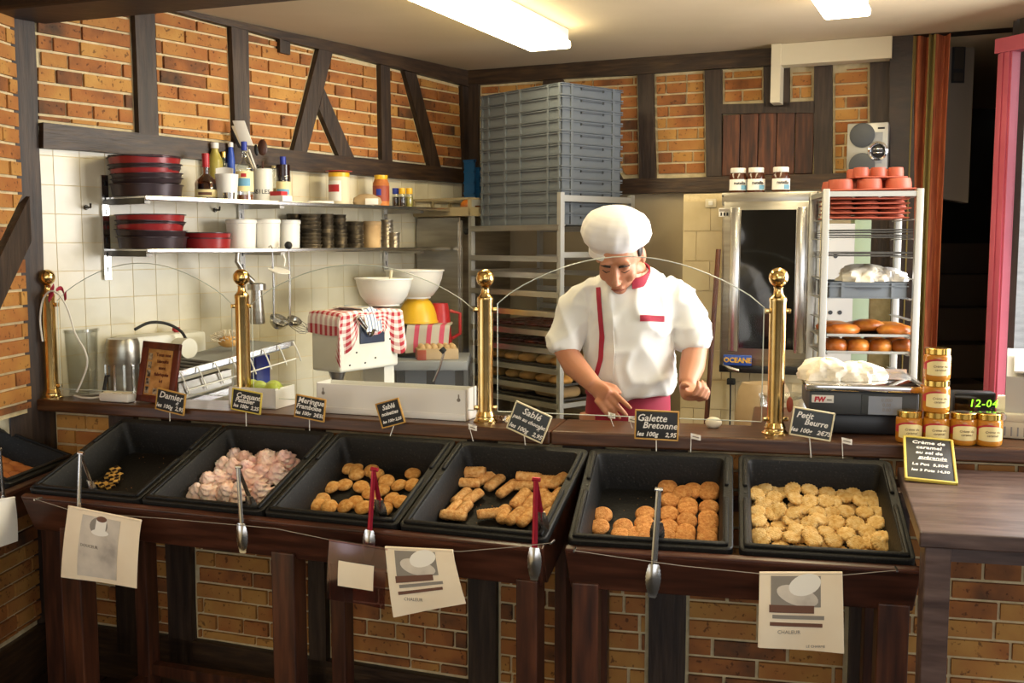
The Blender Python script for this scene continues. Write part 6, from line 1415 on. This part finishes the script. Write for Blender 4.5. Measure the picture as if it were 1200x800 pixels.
# customer display
a_ = ux(UR, 1117, 474, .20); b_ = ux(UR, 1167, 474, .20); zt_ = ux(UR, 1142, 460, .20)[1]; zb_ = ux(UR, 1142, 487, .20)[1]
t = thing('customer_display', 'black till display with green digits behind the caramel jars', 'display', UR @ T(a_[0], .20, LZ+.001)); w_ = b_[0]-a_[0]
obj('display_case', MB().rbox(0, w_, 0, .05, zb_-LZ, zt_-LZ, .005), 'black_plastic', t); obj('display_glass', MB().box(.004, w_-.006, -.002, .002, zb_-LZ+.006, zt_-LZ-.006), 'glass_smoke', t); obj('stand', MB().tube([(w_/2, .03, 0), (w_/2, .03, zb_-LZ)], .012, 12), 'black_plastic', t); obj('stand_foot', MB().lathe([(.05, 0), (.045, .01)], 20, M=T(w_/2, .03, 0)), 'black_plastic', t)
obj('lettering', text_mb('12-04', .032, T(w_*.70, -.003, (zb_+zt_)/2-LZ-.008) @ RX(90), .12, .0006, space=1.1), 'led_green', t)
# cash register
a_ = ux(UR, 1168, 500, .16); za_ = ux(UR, 1185, 486, .16)[1]; zc2 = ux(UR, 1180, 442, .16)[1]
cr2 = thing('cash_register', 'cream and grey cash register at the end of the ledge', 'cash register', UR @ T(a_[0], .16, LZ+.001) @ RZ(-14)); q = za_-LZ; q2 = zc2-LZ
obj('cash_drawer', MB().rbox(0, .40, 0, .40, 0, q-.012, .006), 'register_cream', cr2); obj('drawer_top', MB().rbox(-.004, .404, -.004, .404, q-.02, q+.004, .004), 'register_cream', cr2)
for k in range(22): obj('drawer_groove', MB().box(.02+.017*k, .024+.017*k, -.002, .001, .008, q-.035), 'grey_plastic', cr2)
obj('register_body', MB().prism([(.02, q+.004), (.38, q+.004), (.38, q2+.05), (.34, q2+.05), (.02, q2-.0)], .02, .36, lambda a, b, n: (n, a, b)), 'register_grey', cr2)
obj('keypad', MB().box(.04, .34, .05, .30, q2+.006, q2+.012, RX(9)), 'white_plastic', cr2); obj('lock', MB().lathe([(.013, 0), (.012, .008)], 16, M=T(.012, -.004, q-.006) @ RX(90)), 'steel_bright', cr2)
# leaning chalk sign for the caramel
bt_ = atz(1091, 566, TZ+.001); lt = UR @ Vector((ux(UR, 1087, 515, -.006)[0], -.006, ux(UR, 1087, 515, -.006)[1])); upv = (lt-bt_).normalized(); rt_ = (UR.to_3x3() @ Vector((1, 0, 0))).normalized(); rt_ = (rt_-upv*rt_.dot(upv)).normalized(); fw = rt_.cross(upv).normalized()
hgt = (lt-bt_).length; wid = .118
t = thing('caramel_sign', 'tall yellow framed chalk sign for the caramel leaning against the ledge', 'price sign', basis(rt_, upv, fw, bt_))
obj('slate_board', MB().rbox(-wid/2, wid/2, .004, hgt-.004, .002, .006, .001), 'slate', t)
f = .007; obj('sign_frame', MB().rbox(-wid/2-f, wid/2+f, 0, f, 0, .009, .002).rbox(-wid/2-f, wid/2+f, hgt-f, hgt, 0, .009, .002).rbox(-wid/2-f, -wid/2, 0, hgt, 0, .009, .002).rbox(wid/2, wid/2+f, 0, hgt, 0, .009, .002), 'frame_yellow', t)
mb = MB()
for tx_, y, s_, al, xx in (('Crème de', .86, .021, 'CENTER', 0), ('caramel', .745, .021, 'CENTER', 0), ('au sel de', .625, .0195, 'CENTER', 0), ('guérande', .515, .0195, 'CENTER', .008), ('Le Pot  5,50€', .355, .0165, 'CENTER', 0), ('les 3 Pots 14,50', .225, .0150, 'CENTER', 0)): text_mb(tx_, s_, T(xx, y*hgt-.004, .0062), .15, .0003, mb=mb, bold=.0004)
mb.box(-.03, .045, .49*hgt-.004, .50*hgt-.004, .0061, .0066); obj('lettering', mb, 'chalk', t)

# ================================================================ BRASS POSTS, GLASS, THINGS ON THE LEFT LEDGE, CEILING LIGHTS
def brass_post(px_base, px_top, label):
    b = atz(px_base[0], px_base[1], LZ); b.z = LZ+.0005; s = mpp(b)
    ht = atd(px_top[0], px_top[1], b.y).z-LZ; r = .0245; rb = .029
    t = thing('brass_post', label, 'post', T(b), 'brass posts of the glass screen')
    obj('shaft', MB().lathe([(r*1.0, .03), (r, ht-.075), (r*1.05, ht-.07), (r*1.05, ht-.062), (r*.62, ht-.05), (r*.5, ht-.035), (r*.62, ht-.028)], 28), 'brass', t)
    obj('base_ring', MB().lathe([(r*1.62, 0), (r*1.62, .004), (r*1.35, .010), (r*1.25, .016), (r*1.3, .020), (r*1.15, .028), (r*1.05, .034)], 28), 'brass', t)
    obj('ball_finial', MB().ball((0, 0, ht), rb, 28, 18), 'brass', t)
    for z in (.045, ht-.10):
        obj('glass_clamp', MB().rbox(r*.9, r*1.55, -.008, .008, z-.007, z+.007, .002), 'brass', t); obj('glass_clamp', MB().rbox(-r*1.55, -r*.9, -.008, .008, z-.007, z+.007, .002), 'brass', t)
    return b
B1 = brass_post((61, 466), (51.5, 325), 'brass post with a red ribbon at the timber corner post')
B2 = brass_post((286.5, 476), (281.5, 325), 'brass post standing behind the box of limes')
B3 = brass_post((569, 494), (566, 326), 'brass post at the end of the white tray')
B4 = brass_post((908, 508), (911, 325), 'brass post beside the weighing scale')
def pane(a, b, side, peak, label):
    d = (b-a); d.z = 0; L = d.length; d.normalize(); g0, g1 = .040, L-.040
    n_ = Vector((-d.y, d.x, 0)); M = basis(d, n_, Vector((0, 0, 1)), Vector((a.x, a.y, LZ)))
    pts = [(g0, .035), (g1, .035)]; k = 20
    for i in range(k+1):
        t_ = i/k; pts.append((g1+(g0-g1)*t_, side+(peak-side)*math.sin(PI*t_)**.8))
    t = thing('glass_pane', label, 'glass pane', M, 'arched glass panes between the brass posts')
    obj('pane_sheet', MB().prism(pts, -.003, .003, lambda x, z, q: (x, q, z)), 'glass_pane', t)
    obj('pane_edge', MB().tube([(x, 0, z) for x, z in pts[1:]]+[(pts[0][0], 0, pts[0][1]), (pts[1][0], 0, pts[1][1])], .0016, 6), 'pane_edge', t)
pane(B1, B2, .36, .50, 'arched glass pane in front of the tub and dough sheeter'); pane(B2, B3, .36, .50, 'arched glass pane in front of the white tray'); pane(B3, B4, .38, .53, 'wide arched glass pane in front of the chef')
# ribbon and white cable on the first post
t = thing('red_ribbon', 'crumpled red ribbon tied to the corner brass post', 'ribbon', T(B1+Vector((.03, -.005, .405))))
obj('bow_loop', MB().sheet(lambda u, v: (.01+.045*u, -.012+.02*math.sin(5*u), .012*math.sin(7*u)-.015*u-.03*v*(.4+.6*u)), 10, 4, .0015), 'cloth_crimson', t); obj('bow_tail', MB().sheet(lambda u, v: (-.01+.02*v, -.03+.004*math.sin(6*u), -.01+.03*v-.04*u), 8, 3, .0015), 'cloth_crimson', t)
def p_on(x, y, yl): a_, z_ = ux(UL, x, y, yl); return UL @ Vector((a_, yl, max(z_, LZ+.005)))
tag(obj('white_cable', MB().tube(catmull([p_on(x, y, .015) for x, y in ((50, 400), (47, 375), (50, 352), (59, 341), (70, 346), (80, 364), (88, 390), (100, 412), (102, 428), (96, 446), (90, 459))]), .0035, 8), 'white_plastic'), 'white cable looped over the corner brass post', 'cable')
t = thing('power_strip', 'white power strip lying on the ledge before the motor', 'power strip', UL @ T(ux(UL, 138, 462, .05)[0], .05, LZ+.001)); obj('strip_body', MB().rbox(-.065, .065, -.025, .025, 0, .032, .008), 'white_plastic', t)
for k in range(3): obj('socket', MB().lathe([(.018, .031), (.018, .034), (.014, .033)], 18, M=T(-.042+.042*k, 0, 0)), 'cream_paint', t)
obj('lead', MB().tube([(-.065, 0, .014), (-.11, -.01, .008), (-.16, .0, .006), (-.195, .0, .012)], .0035, 8), 'white_plastic', t)
# framed notice
a_, _ = ux(UL, 181.5, 460, .062); t = thing('framed_notice', 'red brown frame with small photos and printed notice', 'picture frame', UL @ T(a_, .062, LZ+.001) @ RY(3) @ RX(-10)); w_, h_ = .080, .218
fr = .026; obj('frame', MB().rbox(-w_, w_, -.008, .008, 0, fr, .003).rbox(-w_, w_, -.008, .008, h_-fr, h_, .003).rbox(-w_, -w_+fr, -.008, .008, 0, h_, .003).rbox(w_-fr, w_, -.008, .008, 0, h_, .003), 'frame_red', t)
pr = obj('print', MB().box(-w_+fr-.002, w_-fr+.002, -.002, .004, fr-.002, h_-fr+.002), 'sepia', t)
for k in range(5): obj('photo', MB().box(-w_+fr+.004, -w_+fr+.020, -.003, -.001, .032+.030*k, .056+.030*k), 'photo_dark', pr)
for k in range(2): obj('photo', MB().box(-.016+.028*k, .006+.028*k, -.003, -.001, .031, .052), 'photo_dark', pr)
mb = MB()
for k, s_ in enumerate(('Tous nos', 'biscuits', 'sont', 'fabriqués', 'ici')): text_mb(s_, .0165, T(.013, -.0028, h_-fr-.024-.0235*k) @ RX(90), 0, .0004, mb=mb, bold=.0006)
obj('lettering', mb, 'frame_red', pr); obj('easel_leg', MB().box(-.02, .02, .008, .012, .0, h_*.7, RX(-4)), 'frame_red', t)
# white tray (bent sheet)
yl = .072; xa, zt_ = ux(UL, 371, 448, yl); xb, zt2 = ux(UL, 546, 459, yl); h_ = (zt_+zt2)/2-LZ
t = thing('white_tray', 'long white sheet metal tray on the ledge', 'tray', UL @ T(xa, yl, LZ+.001)); w_ = xb-xa; dp = .095
obj('front_panel', MB().box(0, w_, 0, .003, 0, h_), 'white_sheet', t); obj('front_fold', MB().rbox(0, w_, -.004, .001, 0, h_*.22, .002), 'white_sheet', t); obj('back_panel', MB().box(0, w_, dp-.003, dp, 0, h_), 'white_sheet', t); obj('bottom_panel', MB().box(0, w_, 0, dp, .0, .003), 'white_sheet', t)
for x in (0, w_-.003): obj('end_panel', MB().box(x, x+.003, 0, dp, 0, h_+.003), 'white_sheet', t)
for x in (.025, w_-.025): obj('keyhole', MB().lathe([(.006, .0005), (.006, .002)], 14, M=T(x, 0, h_*.68) @ RX(90)).box(x-.002, x+.002, -.002, -.0004, h_*.68, h_*.68+.018), 'ink_grey', t)
# box of limes
yl = .082; xa, zz_ = ux(UL, 268, 462, yl); xb, _ = ux(UL, 322, 462, yl); t = thing('lime_box', 'low white carton with limes beside the white tray', 'box', UL @ T(xa, yl, LZ+.001)); w_ = xb-xa; h_ = ux(UL, 322, 456, yl)[1]-LZ; dp = .125
obj('carton', MB().box(0, w_, 0, dp, 0, .003).box(0, w_, 0, .003, 0, h_).box(0, w_, dp-.003, dp, 0, h_).box(0, .003, 0, dp, 0, h_).box(w_-.003, w_, 0, dp, 0, h_), 'white_sheet', t); obj('side_flap', MB().prism([(0, 0), (dp, 0), (dp, h_*1.0), (0, h_*.92)], w_, w_+.003, lambda a, b, n: (n, a, b)), 'white_sheet', t)
for k, (x, y) in enumerate(((.50, .4), (.72, .6), (.28, .55), (.85, .25))):
    o = obj('lime', MB().ball((0, 0, 0), (.031, .027, .026), 18, 12).tube([(.029, 0, 0), (.035, 0, 0)], [.006, .003], 8), 'lime'); o.matrix_world = UL @ T(xa+w_*x, yl+dp*y, LZ+h_-.006) @ RZ(50*k); tag(o, 'green lime in the low white carton', 'lime', 'limes in the carton')
# a small foil packet and dropped bits on the ledge
t = obj('foil_scrap', MB().sheet(lambda u, v: (.05*u, .03*v+.006*math.sin(9*u), .012+.010*math.sin(7*u+4*v)), 10, 6, .001), 'steel_bright'); a_, _ = ux(UL, 582, 484, .09); t.matrix_world = UL @ T(a_, .09, LZ); tag(t, 'crumpled foil scrap at the foot of the brass post by the tray', 'foil')
a_, _ = ux(UR, 836, 495, .16); o = obj('dough_ball', MB().ball((0, 0, .016), (.026, .022, .018), 16, 10), 'dough_white'); o.matrix_world = UR @ T(a_, .16, LZ); tag(o, 'small white dough piece on the ledge below the chef hand', 'dough')

# ---- fluorescent ceiling lights
def tube_light(c0, c1, length, w, label):
    """c0 far end and c1 near end of the long lower edge, in pixels; the fitting lies to its right"""
    z = 2.455; p, q = atz(*c0, z), atz(*c1, z); dv = (q-p); dv.z = 0; dv.normalize(); wv = Vector((-dv.y, dv.x, 0))
    M = basis(dv, wv, Vector((0, 0, 1)), p+wv*w/2)
    t = thing('ceiling_light', label, 'ceiling light', M, 'fluorescent ceiling lights')
    obj('housing', MB().rbox(.005, length-.005, -w/2+.01, w/2-.01, .03, CEIL-z-.001, .006), 'white_plastic', t); obj('diffuser', MB().rbox(0, length, -w/2, w/2, 0, .034, .01), 'tube_light', t); obj('end_cap', MB().rbox(length-.002, length+.012, -w/2, w/2, 0, .05, .004), 'white_plastic', t)
tube_light((621, 61), (482, 3), 1.25, .20, 'long fluorescent ceiling light above the tray rack and left wall'); tube_light((966, 24), (949, 0), 1.25, .17, 'fluorescent ceiling light in front of the cream soffit')
tube_light((560, -330), (470, -420), 1.25, .17, 'added unseen fluorescent ceiling light over the customers side of the counter')  # extra fitting out of view, added to light the bins from above

# ================================================================ THE CHEF
from mathutils.bvhtree import BVHTree
from mathutils import noise as mnoise
CD = 3.55
def remeshed(mb, voxel, smooth=6, fac=.5, disp=None):
    me = mb.mesh('tmp'); o = bpy.data.objects.new('tmp', me); COL.objects.link(o)
    r = o.modifiers.new('r', 'REMESH'); r.mode = 'VOXEL'; r.voxel_size = voxel; r.use_smooth_shade = True
    s_ = o.modifiers.new('s', 'SMOOTH'); s_.factor = fac; s_.iterations = smooth
    dg = bpy.context.evaluated_depsgraph_get(); out = bpy.data.meshes.new_from_object(o.evaluated_get(dg))
    bpy.data.objects.remove(o); bpy.data.meshes.remove(me)
    if disp:
        nr = [v.normal.copy() for v in out.vertices]
        for v, n_ in zip(out.vertices, nr): v.co += n_*disp(v.co)
    out.polygons.foreach_set('use_smooth', [True]*len(out.polygons)); out.update(); return out
def ering(c, rx, ry, n=28, tilt=0.0, sq=0.0):
    c = Vector(c); out = []
    for j in range(n):
        a = 2*PI*j/n; k = 1+sq*(1-abs(math.cos(2*a)))*.0; p = Vector((rx*math.cos(a)*k, ry*math.sin(a)*k, 0)); p = RX(tilt) @ p; out.append(c+p)
    return out
px = .00296
chef = thing('person', 'chef in white jacket, soft white hat and dark red apron bending over the counter', 'person', T(atd(737, 470, CD+.04).x, CD+.04, 0))
CO = Vector(chef.matrix_world.translation)
def loc(v): return Vector(v)-CO
def PP(x, y, d=CD): return loc(atd(x, y, d))
# --- head frame
HC = PP(726, 299, 3.43); HM = T(HC) @ RZ(-16) @ RX(38)
body = MB()
def hb(c, r, nu=20, nv=14): body.ball((0, 0, 0), r, nu, nv, HM @ T(c))
hb((0, .008, .02), (.074, .092, .096)); hb((0, -.030, -.045), (.058, .060, .062)); hb((0, -.062, -.092), (.026, .024, .022)); hb((0, -.045, -.02), (.064, .046, .05))
body.tube([HM @ Vector(p) for p in ((0, -.086, .018), (0, -.098, -.006), (0, -.112, -.034), (0, -.100, -.042))], [.008, .010, .0125, .009], 12)
for sx in (-1, 1):
    hb((sx*.010, -.100, -.040), (.008, .009, .007)); hb((sx*.031, -.078, .016), (.017, .012, .011)); hb((sx*.030, -.083, .032), (.023, .010, .008)); hb((sx*.076, .012, -.008), (.011, .020, .032)); hb((sx*.040, -.062, -.030), (.022, .022, .026))
hb((0, -.088, -.066), (.022, .010, .007)); hb((0, -.085, -.077), (.019, .010, .006))
# neck and trunk core
body.tube([HM @ Vector((0, .02, -.06)), PP(737, 316, 3.50), PP(738, 332, 3.53)], [.056, .058, .075], 18)
hips = PP(737, 478, 3.60)
def tr(x, y, d, rx, ry): return ering(PP(x, y, d), rx, ry)
loft([tr(737, 500, 3.60, .145, .10), tr(737, 470, 3.60, .145, .105), tr(737, 430, 3.58, .135, .10), tr(737, 380, 3.55, .15, .105), tr(737, 350, 3.53, .13, .08), tr(737, 332, 3.52, .07, .055)], mb=body)
# legs and feet
for sx in (-1, 1):
    h0 = Vector((sx*.085, .01, hips.z-.02)); body.tube([h0, Vector((sx*.09, .0, .86)), Vector((sx*.095, -.02, .50)), Vector((sx*.10, .01, .30)), Vector((sx*.10, .03, .09))], [.09, .085, .058, .052, .036], 14)
    body.tube([Vector((sx*.10, .055, .045)), Vector((sx*.10, -.03, .05)), Vector((sx*.105, -.13, .033)), Vector((sx*.105, -.19, .026))], [(.038, .040), (.042, .045), (.044, .03), (.036, .022)], 12)
# arms
AL_ = [PP(684, 345, 3.53), PP(668, 378, 3.52), PP(661, 407, 3.50), PP(673, 428, 3.44), PP(697, 452, 3.35)]
AR_ = [PP(790, 345, 3.53), PP(808, 378, 3.52), PP(815, 405, 3.49), PP(811, 430, 3.44), PP(805, 451, 3.38)]
body.tube(AL_, [.040, .042, .042, .042, .028], 16); body.tube(AR_, [.040, .042, .043, .043, .029], 16)
def hand(w, k, s, curls, thumb, spread=.019, flen=(1.0, 1.08, 1.0, .82)):
    """w wrist, k knuckle centre, s lateral unit vector towards the index finger"""
    d = (k-w).normalized(); s = (s-d*s.dot(d)).normalized(); n_ = s.cross(d).normalized()
    body.tube([w, w+(k-w)*.35, w+(k-w)*.75, k+d*.004], [(.027, .024), (.034, .020), (.039, .017), (.036, .013)] if abs(frame(d)[0].dot(s)) > .7 else [(.024, .027), (.020, .034), (.017, .039), (.013, .036)], 16)
    for i in range(4):
        base = k+s*spread*(1.5-i)-d*.006; v = (d+s*(1.5-i)*.06).normalized(); p = base; pts = [base-d*.02, base]; ang = 0
        for L, b in zip((.040, .026, .021), curls[i]):
            ang += b; q = v*math.cos(ang)+n_*math.sin(ang); p = p+q*L*flen[i]; pts.append(p)
        body.tube(pts, [.0095, .0100, .0092, .0085, .0066], 10); body.ball(pts[-1], .0067, 8, 6)
    tb0 = w+(k-w)*.30+s*.026; a, b, L1, L2 = thumb
    v1 = (s*math.cos(a)+d*math.sin(a)+n_*b).normalized(); v2 = (s*math.cos(a+.5)*.6+d*math.sin(a+.5)+n_*b*1.3).normalized()
    body.tube([tb0-v1*.018, tb0+v1*L1*.5, tb0+v1*L1, tb0+v1*L1+v2*L2], [.014, .0125, .0105, .0075], 10); body.ball(tb0+v1*L1+v2*L2, .0076, 8, 6)
hand(AL_[-1]+Vector((.004, 0, -.004)), PP(711, 467, 3.30), Vector((.8, -.1, .55)), [(.10, .15, .1), (.35, .5, .3), (.45, .6, .4), (.5, .6, .4)], (1.0, .25, .034, .026))
hand(AR_[-1], PP(812, 466, 3.33), Vector((-.75, -.3, .45)), [(.75, 1.2, .8), (.85, 1.25, .8), (.9, 1.25, .8), (.95, 1.2, .8)], (.75, .55, .032, .026))
bme = remeshed(body, .0048, 3, .4); skin_o = link('body', bme, 'skin', chef)
# face details
for sx in (-1, 1):
    obj('eyebrow', MB().tube([HM @ Vector(p) for p in ((sx*.014, -.092, .024), (sx*.030, -.093, .029), (sx*.047, -.082, .024))], [.0035, .0045, .003], 8), 'hair', chef)
    obj('eyelash', MB().tube([HM @ Vector(p) for p in ((sx*.018, -.0895, .004), (sx*.031, -.0915, .000), (sx*.045, -.082, .004))], [.0012, .0020, .0012], 6), 'hair', chef)
obj('lips', MB().tube([HM @ Vector(p) for p in ((-.022, -.090, -.072), (-.008, -.0985, -.0705), (.008, -.0985, -.0705), (.022, -.090, -.072))], [.002, .0042, .0042, .002], 8), 'lip', chef)
hm = MB(); 
for sx in (-1, 1): hm.ball((0, 0, 0), (.010, .034, .030), 14, 10, HM @ T(sx*.070, .002, .028))
hm.ball((0, 0, 0), (.070, .040, .055), 20, 12, HM @ T(0, .066, -.002)); hair_me = remeshed(hm, .006, 3); link('hair', hair_me, 'hair', chef)
# --- soft white hat
HT = T(PP(721.5, 269.5, 3.41)) @ RZ(-14) @ RX(22) @ RY(4)
def hat_rf(a, i):
    k = max(0, 1-abs(i-5)/5); return 1+k*(.030*math.sin(5*a+1)+.022*math.sin(9*a+i*.6)+.012*math.sin(17*a-i))
prof = [(.082, -.078), (.086, -.076), (.087, -.058), (.090, -.050), (.108, -.030), (.116, -.004), (.112, .022), (.096, .046), (.066, .064), (.030, .071), (.001, .072)]
pf = []
for i in range(len(prof)-1):
    for k in range(3): t_ = k/3; pf.append((prof[i][0]*(1-t_)+prof[i+1][0]*t_, prof[i][1]*(1-t_)+prof[i+1][1]*t_))
pf.append(prof[-1])
obj('chef_hat', MB().lathe(pf, 64, HT @ S(1, 1.02, 1), rf=lambda a, i: hat_rf(a, i/3)), 'cloth_white', chef)
obj('hat_band', MB().lathe([(.0835, -.080), (.0885, -.080), (.0885, -.060), (.0865, -.058)], 64, HT @ S(1, 1.02, 1), closed=False), 'cloth_white', chef)
# --- white jacket: torso and sleeves as one garment
jk = MB()
def jr(x, y, d, hw, dp, tilt=0): return ering(PP(x, y, d), hw*px, dp, 36, tilt)
loft([jr(738, 459, 3.575, 40, .115, 5), jr(739, 455, 3.57, 51, .142, 5), jr(738, 440, 3.565, 54, .148), jr(737, 415, 3.56, 52, .142), jr(737, 385, 3.55, 53, .136), jr(737, 360, 3.54, 57, .130), jr(737, 345, 3.53, 55, .115, 4), jr(738, 332, 3.52, 42, .098, 8), jr(739, 322, 3.51, 33, .086, 10), jr(740, 316, 3.505, 24, .078, 12)], mb=jk)
jk.tube([PP(700, 343, 3.53), PP(684, 350, 3.53), PP(671, 372, 3.52), PP(662, 395, 3.51), PP(658.5, 411, 3.50)], [.054, .063, .063, .060, .057], 24)
jk.tube([PP(776, 343, 3.53), PP(790, 350, 3.53), PP(803, 372, 3.52), PP(811, 392, 3.50), PP(813, 408, 3.49)], [.054, .064, .066, .062, .055], 24)
def wr(co):
    n1 = mnoise.noise(Vector((co.x*8+co.z*2.5, co.y*8, co.z*3.2))); n2 = mnoise.noise(Vector((co.x*13-co.z*9+5, co.y*10, co.z*9)))
    return (1-abs(n1)*1.6)**3*.012-.003+(max(0, 1-abs(n2)*2.6))**2*.008
jme = remeshed(jk, .008, 7, .5, wr); jacket = link('jacket', jme, 'cloth_white', chef)
bvh = BVHTree.FromPolygons([v.co.copy() for v in jme.vertices], [list(p.vertices) for p in jme.polygons])
def on_jacket(x, y, off=.003):
    r = ray(x, y).normalized(); h_ = bvh.ray_cast(EYE-CO, r)
    p = h_[0] if h_[0] is not None else PP(x, y, 3.42); n_ = h_[1] if h_[0] is not None else Vector((0, -1, 0))
    if n_.dot(r) > 0: n_ = -n_
    return p+n_*off
def patch(name, path, w, m, off=.0035, n_=24):
    def f(u, v):
        t_ = u*(len(path)-1); i = min(int(t_), len(path)-2); g = t_-i; x = path[i][0]*(1-g)+path[i+1][0]*g; y = path[i][1]*(1-g)+path[i+1][1]*g
        dx, dy = path[i+1][0]-path[i][0], path[i+1][1]-path[i][1]; L = math.hypot(dx, dy); return on_jacket(x-dy/L*w*(v-.5), y+dx/L*w*(v-.5), off)
    return obj(name, MB().sheet(f, n_, 3, .0022), m, chef)
patch('red_piping', [(701.5, 337), (703, 360), (706, 392), (704.5, 420), (700, 436), (697, 448)], 5.2, 'cloth_crimson')
patch('pocket_trim', [(750, 372.5), (778, 373.5)], 7, 'cloth_crimson', n_=12)
patch('button_placket', [(712, 340), (714, 372), (716, 410), (714, 446)], 9, 'cloth_white', .0022)
# red collar standing round the neck
CM = T(PP(737, 322, 3.487)) @ RZ(-10) @ RX(24)
def collar(a0, a1): return MB().sheet(lambda u, v: CM @ Vector(((.074-.004*v)*math.cos(a0+(a1-a0)*u), (.080-.004*v)*math.sin(a0+(a1-a0)*u), -.014+.036*v)), 30, 3, .005)
obj('collar', collar(R(-78), R(236)), 'cloth_crimson', chef)
# --- apron, trousers, shoes
wz = PP(737, 449, 3.57).z
rings = []
for i in range(13):
    t_ = i/12; z = wz-(wz-.42)*t_; rx = .146+.030*t_; ry = .118+.045*t_; ring = []
    for j in range(48):
        a = 2*PI*j/48; w_ = 1+.025*t_*math.sin(9*a)+.012*t_*math.sin(17*a+1); ring.append((-.002+rx*w_*math.cos(a), .005+ry*w_*math.sin(a), z))
    rings.append(ring)
obj('apron', loft(rings, cap1=False), 'apron_red', chef); obj('apron_band', MB().lathe([(.150, -.03), (.152, -.028), (.152, .006), (.149, .008)], 48, T(-.002, .005, wz-.01) @ S(1, .82, 1), closed=False), 'apron_red', chef)
for sx in (-1, 1):
    obj('trouser_leg', MB().tube([Vector((sx*.092, .0, .92)), Vector((sx*.095, -.015, .55)), Vector((sx*.10, .02, .10))], [.098, .078, .066], 20), 'trousers', chef)
    obj('shoe', MB().tube([Vector((sx*.10, .075, .05)), Vector((sx*.10, .03, .055)), Vector((sx*.105, -.08, .045)), Vector((sx*.105, -.18, .034)), Vector((sx*.105, -.215, .028))], [(.036, .046), (.050, .055), (.054, .045), (.048, .034), (.026, .02)], 16), 'shoe', chef)
# work board the chef stands at, below the ledge
t = thing('chef_worktop', 'wooden worktop behind the ledge where the chef works', 'table', UR @ T(0, 0, 0)); obj('table_top', MB().box(.05, .58, .24, .36, .93, .955), 'wood_leg', t)
for x in (.08, .55): obj('leg', MB().box(x-.02, x+.02, .25, .29, 0, .93), 'wood_leg', t)
